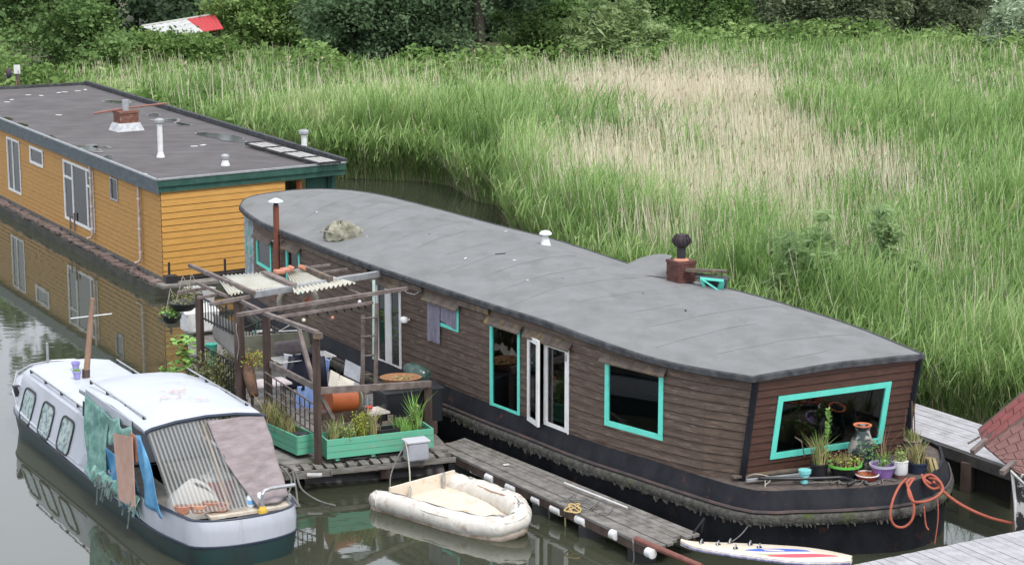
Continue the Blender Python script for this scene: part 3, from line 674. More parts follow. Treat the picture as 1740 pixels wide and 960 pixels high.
# flashing plates on the roof
q = P(215,222,3.26); c = Vector((q.x, q.y, 0)); az = math.atan2(d2.y, d2.x)
chm = MB()
for k in range(5): chm.box((c.x,c.y,3.57+k*.085), (.68+(.06 if k == 4 else 0),.55+(.06 if k == 4 else 0),.075), az); chm.box((c.x,c.y,3.53+k*.085), (.64,.52,.02), az)
c1 = chm.build('chimney', M['brick'], oh)
b_ = MB(); h = [Vector((math.cos(az)*a+math.sin(az)*-b*1, math.sin(az)*a+math.cos(az)*b, 0)) for a, b in ((-.5,-.4),(.5,-.4),(.5,.4),(-.5,.4))]
b_.box8([c+x+Vector((0,0,3.24)) for x in h]+[c+x*.76+Vector((0,0,3.54)) for x in h]); b_.build('chimney_base', mat('white_lead_skirt', (.55,.57,.58), (.35,.37,.38), 7, rough=.7), c1)
MB().tube([(c.x,c.y,3.9),(c.x,c.y,4.3)], [.13,.12], 12).build('flue', M['metal'], c1, smooth='auto')
one(MB().tube([A(160,193,c.y-.3), A(215,184,c.y), A(283,176,c.y+.3)], .035, 8), 'long_pole', mat('red_brown_pole', (.28,.12,.09), (.2,.1,.08), 8), 'long red brown pole laid across the brick chimney of the orange houseboat', 'pole')
def pipe_vent(px, py0, py1, r, cap, label_parent, hh=None):
    q = P(px, py0, 3.26); top = A(px, py1, q.y).z
    o = MB().lathe([(r*1.6,-.02),(r*1.5,.05),(r*1.15,.12),(r,.2),(r,top-q.z-.12)], q, 14).build('vent_pipe', M['white_plastic'], label_parent, smooth='auto')
    MB().lathe([(r,top-q.z-.14),(cap,top-q.z-.1),(cap,top-q.z-.02),(cap*.6,top-q.z+.03)], q, 14).build('vent_cap', M['metal'], o, smooth='auto')
pipe_vent(273,268,203,.085,.15,oh); pipe_vent(383,282,264,.09,.13,oh); pipe_vent(517,256,222,.09,.17,oh)
# puddles with silt rims
M['puddle'] = mat('rain_puddle', (.03,.03,.026), rough=.08, spec=.4)
M['silt'] = mat('dried_silt', (.19,.185,.19), (.13,.125,.13), 2.5, rough=.9)
r_ = random.Random(11)
for px, py, a, b, rim in ((380,234,2.1,.45,.12),(200,174,.9,.35,.5),(285,205,.7,.3,.7),(155,253,1.0,.3,.5),(182,268,.55,.2,.3),(85,234,.55,.2,.15),(38,213,.6,.2,.1),(10,202,.6,.2,.1),(172,251,.5,.2,.7),(262,196,.6,.22,.5),(310,212,.6,.2,.6),(130,250,.5,.2,.2),(522,283,.25,.2,.3)):
    q = P(px, py, 3.27); ph = [r_.uniform(0,6.28) for _ in range(4)]
    def blob(k):
        pts = []
        for i in range(28):
            t = 2*math.pi*i/28; rr = 1+.25*math.sin(2*t+ph[0])+.15*math.sin(3*t+ph[1])+.1*math.sin(5*t+ph[2])+.06*math.sin(9*t+ph[3])
            v_ = d1*(math.cos(t)*a*.62*rr+0)*1.0+d2*(math.sin(t)*b*rr); pts.append(q+v_*k)
        return pts
    MB().add([Vector((p.x,p.y,3.285)) for p in blob(1+rim*.6)]+[Vector((p.x,p.y,3.285)) for p in blob(.97)], [(i, (i+1) % 28, 28+(i+1) % 28, 28+i) for i in range(28)]).build('silt_rim', M['silt'], ohroof)
    MB().add([Vector((p.x,p.y,3.289)) for p in blob(1)], [tuple(range(28))]).build('puddle', M['puddle'], ohroof)
# rack of white boards along the right eave
rk = MB(); pA, pB = P(434,244,3.36), P(562,278,3.36); dd = (pB-pA).normalized(); pr = Vector((-dd.y, dd.x, 0))*-1
L = (pB-pA).length; whites = thing('board_rack', 'row of white boards in a dark frame on the orange houseboat roof corner', 'rack', pA)
for k in range(3):
    for j in range(4): rk = MB().bar(pA+dd*(L*j/4+.08)+pr*(.2-.2*k)+Vector((0,0,.02)), pA+dd*(L*(j+1)/4-.08)+pr*(.2-.2*k)+Vector((0,0,.02)), .16, .03); rk.build('board', mat('grey_white_board', (.4,.39,.37), (.28,.27,.26), 5), whites)
fr = MB()
for s in (-.32, .34): fr.bar(pA+pr*s, pB+pr*s, .05, .06)
for j in range(5): fr.bar(pA+dd*(L*j/4)-pr*.34+Vector((0,0,.03)), pA+dd*(L*j/4)+pr*.36+Vector((0,0,.03)), .05, .06)
fr.build('frame', M['iron'], whites)
for i, (px, py) in enumerate(((12,174),(20,170),(110,157),(100,158),(132,155),(145,153),(70,163),(48,162),(330,249),(345,247),(100,196),(245,296))):
    q = P(px, py, 3.27); MB().box((q.x,q.y,3.276), (.22,.1,.01), r_.uniform(0,3)).build('bird_dropping', M['white_plastic'], ohroof)
# short walkway at the near end with black posts
wk = thing('plank_walkway', 'narrow grey plank walkway along the front of the orange houseboat', 'walkway', W0)
a0, a1 = P(270,486,.5), P(520,462,.5)
MB().bar(a0, a1, .5, .08).build('plank', M['grey_wood'], wk)
for px in (288, 383):
    q = P(px, 478, .5); MB().tube([(q.x,q.y,.2),(q.x,q.y,1.05 if px == 288 else 1.15)], .035, 8).build('post', M['iron'], wk)
MB().box((a0.x+.3, a0.y+.3, .62), (.35,.3,.25), .4).build('dark_block', M['iron'], wk)

# ================================================================ the white motor boat
O = Vector((-5.24,36.67,0)); hd = math.atan2(.873,-.487)
mb_ = thing('motorboat', 'white and dark green cabin motorboat with striped stern curtain and long white roof', 'boat', O, hd)
def Lc(f, s, z): return Vector((f, -s, z))     # s: to the photo's right
CX = .2
def half(t):     # half beam along the boat, t metres from stern
    if t < 1.2: return 1.02+.22*math.sin(min(1, (t+.35)/1.55)*math.pi/2)
    if t < 8.8: return 1.24
    return 1.24*math.cos(min(1, ((t-8.8)/2.6))**1.6*math.pi/2*.9)
def boat_loft(levels, name, m, parent, t0=-.3, t1=11.4, n=44, cap=None, low=None, **k):
    def zz(z, t):
        return z if (low is None or t < 4.75) else (min(z, low) if t < 9.7 else min(z, low+(t-9.7)*.5))
    ts = [t0+(t1-t0)*(.5-.5*math.cos(math.pi*i/n)) for i in range(n+1)]
    rings = []
    for sc, z, dz in levels:
        ring = []
        for t in ts:
            h = half(t)*sc; tt = t if t < 5 else 5+(t-5)*(.9+.1*sc)
            ring.append(Lc(tt, CX-h, zz(z, t)+dz*max(0,(t-4)/6)**2))
        for t in reversed(ts):
            h = half(t)*sc; tt = t if t < 5 else 5+(t-5)*(.9+.1*sc)
            ring.append(Lc(tt, CX+h, zz(z, t)+dz*max(0,(t-4)/6)**2))
        # rounded transom
        for j in range(1, 14):
            th = math.pi*j/14; ring.append(Lc(t0-.5*sc*math.sin(th)**.9, CX+half(t0)*sc*math.cos(th), z))
        rings.append(ring)
    N_ = len(rings[0]); vs_ = [p for r in rings for p in r]
    fs = [(i*N_+j, i*N_+(j+1) % N_, (i+1)*N_+(j+1) % N_, (i+1)*N_+j) for i in range(len(rings)-1) for j in range(N_)]
    if cap is not None: fs.append(tuple(range((len(rings)-1)*N_, len(rings)*N_)))
    return MB().add(vs_, fs).build(name, m, parent, local=True, smooth='auto', **k)
M['boat_white'] = mat('greyish_white_gelcoat', (.42,.44,.49), (.36,.38,.42), 1.5, (1,1,.5), rough=.38, c3=(.22,.21,.17), s3=3.5, st3=(1,1,.25), lo3=.6, hi3=.85)
M['boat_roof'] = mat('white_roof_paint', (.47,.5,.545), (.43,.455,.49), 1.5, rough=.45, c3=(.33,.33,.3), s3=2.2, lo3=.58, hi3=.85)
M['boat_green'] = mat('dark_green_antifoul', (.012,.045,.045), (.02,.03,.028), 3, rough=.45)
M['navy'] = mat('navy_trim', (.02,.03,.05), rough=.4)
boat_loft([(.82,-.35,0),(.97,0,0),(1.03,.36,.1)], 'hull_bottom', M['boat_green'], mb_)
boat_loft([(1.035,.36,.1),(1.05,.38,.1),(1.05,.41,.1),(1.03,.42,.1)], 'waterline_stripe', M['navy'], mb_)
boat_loft([(1.028,.42,.1),(1.04,.65,.14),(1.02,.86,.18),(.99,.88,.18),(.95,.86,.18),(.94,.6,.1)], 'topsides', M['boat_white'], mb_, low=.53)
boat_loft([(1.02,.875,.18),(1.03,.89,.18),(1.0,.905,.18),(.96,.9,.18)], 'rub_rail', M['navy'], mb_, t1=3.2)
boat_loft([(.2,.5,0),(.955,.5,0)], 'cockpit_floor', mat('cockpit_floor', (.25,.23,.2), (.4,.38,.35), 4), mb_, t1=4.5)
# side decks and foredeck
boat_loft([(.96,.86,.18),(.5,.9,.18),(.05,.92,.18)], 'foredeck', M['boat_white'], mb_, t0=9.9)
# cabin
def cabin_sec(t, top, bot, zt, zb, rnd=.16):
    return [(-bot, zb), (-top-.04, zt-rnd*1.6), (-top, zt-rnd*.6), (-top+rnd*.7, zt-.02), (-top*.5, zt+.05), (0, zt+.07), (top*.5, zt+.05), (top-rnd*.7, zt-.02), (top, zt-rnd*.6), (top+.04, zt-rnd*1.6), (bot, zb)]
def sec_loft(secs, name, m, parent, sel=None, close=True, **k):
    n = len(secs[0][1]); mbx = MB(); vs_ = [Lc(t+sh(z), CX+s, z) for t, pts, sh in secs for s, z in pts]; fs = []
    for i in range(len(secs)-1):
        for j in range(n-1):
            if sel and not sel(j): continue
            fs.append((i*n+j, i*n+j+1, (i+1)*n+j+1, (i+1)*n+j))
    if close: fs.append(tuple(range(n))); fs.append(tuple(range((len(secs)-1)*n, len(secs)*n)))
    return mbx.add(vs_, fs).build(name, m, parent, local=True, **k)
zero = lambda z: 0
secs = [(4.75, cabin_sec(0, 1.04, 1.3, 1.48, .46), zero), (6.6, cabin_sec(0, 1.04, 1.3, 1.48, .48), zero), (8.4, cabin_sec(0, 1.04, 1.3, 1.48, .5), zero), (9.65, cabin_sec(0, 1.02, 1.25, 1.47, .54), zero), (9.9, cabin_sec(0, .93, 1.1, 1.44, .58), lambda z: (1.48-z)*.35)]
cabin = sec_loft(secs, 'cabin', M['boat_white'], mb_, smooth='auto')
sec_loft([(t+.002, [(s, z+.012) for s, z in pts[3:8]], sh) for t, pts, sh in secs[:4]], 'cabin_roof', M['boat_roof'], cabin, close=False, smooth=True)
# cabin windows: rounded, with black rubber surround
M['boat_glass'] = mat('papered_boat_window', (.13,.24,.24), (.34,.4,.38), 6, rough=.12, c3=(.05,.1,.1), s3=9, lo3=.5, hi3=.56)
def side_x(z): return 1.305-(z-.46)/(1.224-.46)*.222
def cab_win(t, w_, z0, z1, side):
    def ring(e, r_, o_):
        pts = []
        for cx_, cz_, a0 in ((t+w_/2-r_, z1-r_, 0), (t-w_/2+r_, z1-r_, 90), (t-w_/2+r_, z0+r_, 180), (t+w_/2-r_, z0+r_, 270)):
            for k in range(5):
                a = R(a0+90*k/4); x_, z_ = cx_+(r_+e)*math.cos(a), cz_+(r_+e)*math.sin(a); pts.append(Lc(x_, CX+side*(side_x(z_)+o_), z_))
        return pts
    mbx = MB(); o_ = ring(.035,.13,.0); i_ = ring(.0,.13,.03); n = 20; o2 = ring(.035,.13,.03); i2 = ring(0,.13,.0)
    mbx.add(o_+o2+i_+i2, [(a*n+k, a*n+(k+1) % n, (a+1)*n+(k+1) % n, (a+1)*n+k) for a in range(3) for k in range(n)])
    fo = mbx.build('window', M['iron'], cabin, local=True); MB().add(ring(.002,.13,.012), [tuple(range(20))]).build('pane', M['boat_glass'], fo, local=True)
def mbx_loc(px, py):   # boat-local f along near side for a photo position
    q = P(px, py, 1.25)-O; return q.x*-.487+q.y*.873
for px in (42, 75, 110):
    for sd_ in (-1, 1): cab_win({42:8.85,75:7.52,110:6.2}[px], .74, .53, 1.17, sd_)
def rail(pts, name, parent, r_=.018, foot=None):
    o = MB().tube(pts, r_, 7).build(name, M['metal'], parent, local=True)
    if foot:
        fb = MB()
        for p in foot: fb.box(p-Vector((0,0,.03)), (.05,.05,.07))
        fb.build('rail_foot', M['iron'], o, local=True)
for sd_ in (-1, 1):
    rail([Lc(t, CX+sd_*.97, 1.53) for t in (4.9,5.8,6.8,9.3)], 'cabin_rail', mb_, foot=[Lc(t, CX+sd_*.97, 1.53) for t in (4.95,6.0,7.1,8.2,9.25)])
# bow rail
rail([Lc(9.6, CX-1.2, .6), Lc(9.9, CX-1.22, .95), Lc(10.5, CX-.95, 1.2), Lc(10.9, CX-.5, 1.25), Lc(11.0, CX, 1.26), Lc(10.9, CX+.5, 1.25), Lc(10.5, CX+.9, 1.2), Lc(9.9, CX+1.0, 1.1)], 'bow_rail', mb_, .022)
rail([Lc(10.9, CX-.5, 1.25), Lc(10.9, CX-.48, .8)], 'bow_rail_post', mb_, .02); rail([Lc(10.9, CX+.5, 1.25), Lc(10.9, CX+.48, .8)], 'bow_rail_post', mb_, .02)
MB().box(Lc(9.95, CX-1.12, .95), (.14,.14,.2)).build('cleat', M['iron'], mb_, local=True)
# canopy roof: front end higher, sloping visor at the sides
def can_sec(hw, zt, lip): return [(-hw, zt-lip), (-hw, zt-.05), (-hw+.1, zt+.02), (-hw*.5, zt+.09), (0, zt+.12), (hw*.5, zt+.09), (hw-.1, zt+.02), (hw, zt-.05), (hw, zt-lip)]
cs = [(1.3, can_sec(1.17,2.15,.1), zero), (1.6, can_sec(1.17,2.18,.13), zero), (3.2, can_sec(1.17,2.22,.24), zero), (4.6, can_sec(1.17,2.13,.16), zero), (5.35, can_sec(1.14,2.06,.12), zero), (5.5, can_sec(1.08,1.98,.06), zero)]
canopy = sec_loft(cs, 'canopy_roof', M['boat_roof'], mb_, smooth='auto', close=False, solid=-.03)
MB().tube([Lc(1.28, CX+s, z) for s, z in [(-1.18,2.05),(-1.17,2.11),(-1.06,2.15),(-.6,2.22),(0,2.25),(.6,2.22),(1.06,2.15),(1.17,2.11),(1.18,2.05)]], .035, 8).build('canopy_edge', M['navy'], canopy, local=True)
for sd_ in (-1, 1):
    rail([Lc(t, CX+sd_*1.02, 2.26) for t in (1.75,2.6,3.6,4.95)], 'canopy_rail', mb_, foot=[Lc(t, CX+sd_*1.02, 2.26) for t in (1.8,2.8,3.9,4.9)])
    MB().add([Lc(2.0, CX+sd_*1.19, 2.16), Lc(4.7, CX+sd_*1.19, 2.16), Lc(4.7, CX+sd_*1.19, 2.02), Lc(3.4, CX+sd_*1.2, 1.86), Lc(2.0, CX+sd_*1.2, 2.04)], [(0,1,2,3,4)]).build('canopy_visor', M['boat_white'], canopy, local=True, solid=.02)
# faded orange scuffs painted across the canopy
sc = MB(); r_ = random.Random(4)
for k in range(46):
    cx_, cy_ = r_.choice([(2.75,.0),(2.6,-.3),(2.15,.25),(3.1,-.1)]); t = cx_+r_.gauss(0,.14); s = CX+cy_+r_.gauss(0,.13); l = r_.uniform(.03,.16); a = r_.uniform(-.5,.9); w_ = r_.uniform(.008,.028)
    def zc(s_): return 2.215+.035*min(1, (t-1.6)/1.6)+.1*math.cos((s_-CX)/1.17*math.pi/2)+.02
    p0 = (t, s); p1 = (t+l*math.sin(a)*.5, s+l*math.cos(a))
    sc.add([Lc(p0[0], p0[1], zc(p0[1])), Lc(p0[0]+w_, p0[1], zc(p0[1])), Lc(p1[0]+w_, p1[1], zc(p1[1])), Lc(p1[0], p1[1], zc(p1[1]))], [(0,1,2,3)])
sc.build('orange_scuff', mat('orange_scuffs', (.6,.2,.09), (.6,.4,.32), 10, rough=.6), canopy, local=True)
# wooden stanchions of the canopy, inner frame
fr = MB()
for s in (-.02,): fr.bar(Lc(1.42, CX+s, 2.18), Lc(.25, CX+s*.92, .82), .05, .05)
for s in (-1.1, 1.1): fr.bar(Lc(4.4, CX+s, 2.0), Lc(4.4, CX+s, .8), .06, .06)
fr.build('canopy_frame', mat('tan_lath', (.42,.28,.18), rough=.7), mb_, local=True)
# striped clear curtain across the stern
def stern(u, v, off=0.0):     # u: 0 left..1 right, v: 0 top..1 bottom
    s = (-1.14+2.28*u)*(1-.04*v); bow = .28*(1-(2*u-1)**2)
    return Lc(1.32-(1.25+bow)*v-.06*bow-off, CX+s, 2.13+.09*(1-(2*u-1)**2)*(1-v)-1.24*v)
def stripes(name, u0, u1, v1=lambda u: 1.0):
    m = bpy.data.materials.new('striped_film'); m.use_nodes = True; n = m.node_tree; b = n.nodes['Principled BSDF']
    at_ = n.nodes.new('ShaderNodeAttribute'); at_.attribute_name = 'stripe'
    r = n.nodes.new('ShaderNodeValToRGB'); e = r.color_ramp.elements; e[0].position = .25; e[0].color = (.36,.36,.34,1); e[1].position = .8; e[1].color = (.13,.135,.13,1)
    r2 = n.nodes.new('ShaderNodeValToRGB'); e = r2.color_ramp.elements; e[0].position = .4; e[0].color = (.55,.55,.55,1); e[1].position = .6; e[1].color = (.4,.4,.4,1)
    n.links.new(at_.outputs['Fac'], r.inputs[0]); n.links.new(at_.outputs['Fac'], r2.inputs[0]); n.links.new(r.outputs[0], b.inputs['Base Color']); n.links.new(r2.outputs[0], b.inputs['Alpha']); b.inputs['Roughness'].default_value = .25
    k = int((u1-u0)*60); mbx = MB().grid(lambda u, v: stern(u0+(u1-u0)*u, v*v1(u0+(u1-u0)*u), .012*math.sin(u*k*math.pi)), k*4, 14)
    o = mbx.build(name, m, mb_, local=True, smooth=True); at2 = o.data.attributes.new('stripe', 'FLOAT', 'POINT')
    vals = []
    for i in range(k*4+1):
        for j in range(15): vals.append(.5+.5*math.sin(i/(k*4)*k*2*math.pi*.5))
    at2.data.foreach_set('value', vals); return o
stripes('striped_curtain', -.01, .60); stripes('striped_curtain', .84, .985, lambda u: .6)
M['brown_sheet'] = mat('mauve_brown_sheet', (.19,.155,.155), (.27,.23,.235), 3, (1,1,4), .85, .012, 9)
MB().grid(lambda u, v: stern(.49+.51*u+(.19*v-.05*math.sin(v*3))*(1-u), .02+.99*v-.01*u, .07+.03*math.sin(v*11+u*5)+.025*math.sin(u*9-v*4)+.015*math.sin(v*27-u*12)), 26, 34).build('brown_sheet', M['brown_sheet'], mb_, local=True, smooth=True, solid=.008)
# teal netting, blue tarp and plywood down the near side
M['teal'] = mat('teal_net', (.07,.2,.17), (.28,.48,.42), 3.5, (1,1,1), .8, .015, 7, alpha=.9)
M['blue'] = mat('blue_tarpaulin', (.05,.2,.38), (.1,.3,.48), 4, rough=.5, bump=.02, bscale=8)
def near_side(t, z, o_=0.0): return Lc(t, CX-1.2-o_-.06*(2-z), z)
MB().grid(lambda u, v: near_side(4.7-1.5*u*(1-.1*v)-.25*v*(1-u), 2.06-.1*u-(1.5-.25*abs(u-.35))*v+.1*math.sin(u*11)*v*v, .03+.06*math.sin(u*13+v*5)*v+.05*v), 34, 22).build('teal_net', M['teal'], mb_, local=True, smooth=True, solid=.006)
MB().grid(lambda u, v: near_side(3.5-1.6*u, 2.02-.2*v-.45*u*v-.2*(1-u)*v+.05*math.sin(u*14), .07+.05*math.sin(u*10+v*4)), 26, 8).build('teal_net', M['teal'], mb_, local=True, smooth=True, solid=.006)
MB().grid(lambda u, v: near_side(3.5-1.9*u, 1.35-.2*u-.75*v+.03*math.sin(u*16), .02+.05*math.sin(u*15+v*5)), 26, 12).build('blue_tarp', M['blue'], mb_, local=True, smooth=True, solid=.006)
MB().grid(lambda u, v: near_side(1.6-(.2+.3*v)*u-1.0*v*(.45+.55*u), 2.0-1.2*v, .035+.03*math.sin(u*9+v*6)), 12, 16).build('blue_tarp', M['blue'], mb_, local=True, smooth=True, solid=.006)
MB().add([near_side(2.6,1.8,.16), near_side(1.65,1.95,.12), near_side(1.3,.66,.15), near_side(2.05,.66,.2)], [(0,1,2,3)]).build('plywood_sheet', mat('pink_brown_ply', (.36,.22,.17), (.42,.28,.22), 4, rough=.8), mb_, local=True, solid=.02)
MB().add([near_side(1.95,1.95,.04), near_side(1.55,1.95,.04), near_side(1.5,1.5,.06), near_side(1.9,1.5,.06)], [(0,1,2,3)]).build('orange_lath', M['terra'], mb_, local=True, solid=.02)
hg = MB(); r_ = random.Random(8)
for k in range(70):
    t = r_.uniform(1.3, 3.7); z = .8-r_.uniform(0,.12); l = r_.uniform(.04,.25)*(2.2 if r_.random() < .15 else .8); o_ = r_.uniform(.08,.16); w_ = r_.uniform(.02,.06)
    p0 = near_side(t, z, o_); p1 = near_side(t+r_.uniform(-.1,.1), max(.05, z-l), o_+.04); hg.add([p0-Vector((w_,0,0)), p0+Vector((w_,.01,0)), p1+Vector((w_*.4,.02,0)), p1-Vector((w_*.4,0,0))], [(0,1,2,3)])
hg.build('ragged_edge', mat('ragged_dirty_cloth', (.14,.2,.18), (.07,.08,.07), 5, rough=.95), mb_, local=True)
MB().grid(lambda u, v: near_side(3.9-2.6*u, .86-.1*math.sin(u*20)*v-.3*v, .06+.09*math.sin(v*math.pi)+.03*math.sin(u*25)), 40, 6).build('tarp_roll', M['teal'], mb_, local=True, smooth=True, solid=.01)
MB().grid(lambda u, v: near_side(4.85-.25*u, 1.9-.3*v, .02+.02*math.sin(u*9)), 4, 4).build('black_flap', M['iron'], mb_, local=True, solid=.01)
# tiller, stern bench and fittings
tl = MB().tube([Lc(-.35,CX+.42,.8),Lc(-.35,CX+.42,1.12),Lc(-.3,CX+.48,1.17),Lc(-.28,CX+.62,1.19),Lc(-.2,CX+1.12,1.16)], .035, 8).build('tiller', M['metal'], mb_, local=True, smooth='auto')
MB().lathe([(.09,.78),(.08,.84),(.05,.9)], Lc(-.35,CX+.42,0), 12).build('rudder_collar', mat('yellow_bearing', (.6,.4,.05)), tl, local=True)
MB().box(Lc(-.12,CX+.3,.79), (.32,1.7,.05), 0).build('stern_bench', mat('cream_bench', (.6,.55,.46), (.45,.38,.3), 6), mb_, local=True)
MB().tube([Lc(-.2,CX+1.02,.8),Lc(-.2,CX+1.02,1.0)], .03, 8).build('stern_post', M['metal'], mb_, local=True)
MB().tube([Lc(-.5,CX+1.08,.84),Lc(0,CX+1.17,.86),Lc(.3,CX+1.2,.86)], .025, 6).build('fender_rope', M['rope_dark'], mb_, local=True)
boat_w = world_of(mb_)
def bw(f, s, z): return boat_w @ Lc(f, CX+s, z)
for k, (f, s) in enumerate(((-.02,.32),(-.02,.5))):
    q = bw(f, s, .82); bt = thing('water_bottle', ['left of two clear blue capped water bottles on the motorboat stern','right of two clear blue capped water bottles on the motorboat stern'][k], 'bottle', q, group='water bottles on the stern')
    MB().lathe([(.07,0),(.08,.03),(.08,.17),(.05,.22),(.03,.24)], q, 12).build('body', mat('clear_bottle', (.65,.75,.82), rough=.15), bt, smooth='auto')
    MB().lathe([(.081,.06),(.082,.07),(.082,.13),(.081,.14)], q, 12).build('label_band', mat('pale_blue_band', (.15,.4,.75)), bt, smooth='auto')
q = bw(.0, -.25, .82); bowl = thing('clay_bowl', 'round pale clay bowl with red fruit inside the boat stern', 'bowl', q)
MB().lathe([(.1,0),(.17,.08),(.18,.12),(.165,.12),(.1,.05),(.01,.045)], q, 20).build('bowl', mat('pale_clay', (.62,.36,.22), (.5,.28,.18), 8), bowl, smooth='auto')
fr = MB()
for a in range(4): fr.lathe([(.01,0),(.04,.02),(.045,.05),(.03,.08),(.005,.085)], q+Vector((.07*math.cos(a*1.6),.07*math.sin(a*1.6),.05)), 8)
fr.build('fruit', mat('red_fruit', (.35,.03,.03)), bowl)
for k, (f, s, l, a) in enumerate(((.08,-.95,.32,.3),(.02,-.68,.3,1.2),(.02,-.45,.34,2.0))):
    q = bw(f, s, .84); one(MB().lathe([(.06,0),(.1,.02),(.13,l*.5),(.12,l*.52),(.09,.04),(.01,.03)], q, 12, 1.2, .8), 'clay_pot', M['terra'] if k != 1 else mat('light_terracotta', (.6,.3,.18)), ['leftmost of the three small clay pots in the motorboat stern','middle clay pot of three in the motorboat stern, palest','rightmost of the three small clay pots, next to the round bowl'][k], 'pot', 'clay pots in the motorboat stern', smooth='auto')
q = bw(.7, -.55, .68)
one(MB().grid(lambda u, v: q+Vector((.52*math.cos(u*6.283)*math.sin(v*1.57)*(1+.1*math.sin(u*20)), .3*math.sin(u*6.283)*math.sin(v*1.57), .62*math.cos(v*1.57)*(1+.12*math.sin(u*11))-.08)), 24, 10), 'white_sack', mat('white_sack_cloth', (.8,.78,.72), rough=.9), 'white cloth sack slumped behind the striped stern curtain', 'sack', smooth=True)
q = bw(1.0, .05, .55); bx = thing('red_box', 'red and white box behind the middle of the striped curtain', 'box', q)
MB().box(q+Vector((0,0,.3)), (.6,.4,.5), .5).build('box', mat('faded_red', (.42,.06,.05)), bx, bevel=.02); MB().box(q+Vector((0,0,.59)), (.52,.36,.08), .5).build('lid', M['white_plastic'], bx, bevel=.02)
MB().tube([q+Vector((-.15,0,.62)), q+Vector((-.05,0,.78)), q+Vector((.1,0,.78)), q+Vector((.15,0,.62))], .015, 6).build('handle', M['white_plastic'], bx)
# mast post and flowerpots on the cabin roof
q = P(146,640,1.57); q.z = 1.53
ms = thing('wooden_mast', 'thick reddish wooden post with thin crossbar standing on the motorboat roof', 'post', q)
tp = A(157,507,q.y)
MB().tube([q, q.lerp(tp,.5), tp], [.07,.06,.045], 12).build('post', mat('reddish_post', (.33,.2,.13), (.22,.13,.09), 5, (1,1,.3)), ms, smooth='auto')
MB().tube([q-Vector((0,0,.02)), q+Vector((.01,0,.2))], .085, 10).build('dark_foot', M['dark_wood'], ms)
cz = A(154,537,q.y); MB().tube([A(120,541,q.y), A(190,533,q.y)], .012, 6).build('crossbar', M['white_plastic'], ms)
for k, (px, py) in enumerate(((131,643),(129,628))):
    q = P(px, py, 1.56); ft = thing('flower_pot', ['lilac pot of bright green moss plant beside the wooden mast','smaller empty lilac pot behind the planted one by the wooden mast'][k], 'pot', q, group='lilac pots on the boat roof')
    MB().lathe([(.06,0),(.09,.14),(.1,.14),(.1,.17),(.085,.17),(.08,.12),(.01,.12)], q, 16).build('pot', mat('lilac_glaze', (.3,.26,.55), (.36,.33,.6), 6), ft, smooth='auto')
    if k == 0:
        pm = MB(); r_ = random.Random(2)
        for j in range(90):
            a = r_.uniform(0,6.28); e = r_.uniform(0,.085); p0 = q+Vector((math.cos(a)*e, math.sin(a)*e, .13)); p1 = p0+Vector((r_.gauss(0,.02), r_.gauss(0,.02), r_.uniform(.05,.1))); pm.add([p0-Vector((.008,0,0)), p0+Vector((.008,.004,0)), p1], [(0,1,2)])
        pm.build('plant', mat('bright_green_moss', (.2,.38,.06)), ft)
one(MB().tube([A(80,582,46), A(82,640,46), P(83,690,0)], .03, 8), 'mooring_rod', M['metal'], 'thin grey rod standing in the water behind the motorboat bow', 'rod')

# ================================================================ the inflatable dinghy
dg = thing('inflatable_dinghy', 'dirty white inflatable dinghy with grey grab rope afloat beside the jetty', 'dinghy', P(770,860,0))
M['pvc'] = mat('dirty_white_pvc', (.55,.51,.44), (.68,.66,.62), 3.5, rough=.6, bump=.008, c3=(.34,.26,.18), s3=3.6, lo3=.52, hi3=.72)
M['pvc_in'] = mat('cream_dinghy_floor', (.62,.52,.4), (.7,.64,.55), 3, rough=.6, c3=(.5,.35,.2), s3=3, lo3=.55, hi3=.7)
def sm3(pts, n):
    q = [Vector(p) for p in pts]; o = []
    for i in range(len(q)-1):
        a, b, c, d = q[max(i-1,0)], q[i], q[i+1], q[min(i+2,len(q)-1)]
        for k in range(n):
            t = k/n; o.append(.5*((2*b)+(c-a)*t+(2*a-5*b+4*c-d)*t*t+(3*b-a-3*c+d)*t**3))
    return o+[q[-1]]
zc = .18
dp_ = [P(632,851,zc+.0), P(648,850,zc), P(700,864,zc), P(760,882,zc), P(812,893,zc+.02), P(852,894,zc+.07), P(880,884,zc+.14), P(884,868,zc+.16), P(868,856,zc+.12), P(835,842,zc+.06), P(800,831,zc+.02), P(772,823,zc), P(757,817,zc)]
path = sm3(dp_, 6); nn = len(path); rr = []
for i in range(nn):
    u = i/(nn-1); e = min(u, 1-u); rr.append((.2 if u < .5 else .235)*min(1, .45+e*9)*(1 if .42 > u or u > .62 else .88)*(1+.035*math.sin(i*1.9)+.03*math.sin(i*.7)))
tb = MB().tube(path, rr, 20).build('tube', M['pvc'], dg, smooth='auto')
fm = MB(); fpts = [Vector((p.x,p.y,.2)) for p in path[6:-4]]; fm.add(fpts, [tuple(range(len(fpts)))]); fm.build('floor', M['pvc_in'], dg)
t0, t1 = path[8], path[-7]; tm = MB(); tm.bar(t0+Vector((0,0,.05)), t1+Vector((0,0,.05)), .05, .5); tr_ = tm.build('transom', M['pvc_in'], dg)
mdp = t0.lerp(t1, .45); dq = (t1-t0).normalized(); nq = Vector((dq.y,-dq.x,0))
if nq.x > 0: nq = -nq
MB().bar(t0.lerp(t1,.25)+Vector((0,0,.2))+nq*.05, t0.lerp(t1,.7)+Vector((0,0,.2))+nq*.05, .02, .18).build('motor_pad', mat('grey_motor_pad', (.3,.32,.32)), tr_)
MB().box(t0.lerp(t1,.72)+Vector((.15,0,.2)), (.06,.06,.28)).build('bracket', M['metal'], tr_)
st = t0.lerp(t1,.5)+(-nq)*1.0
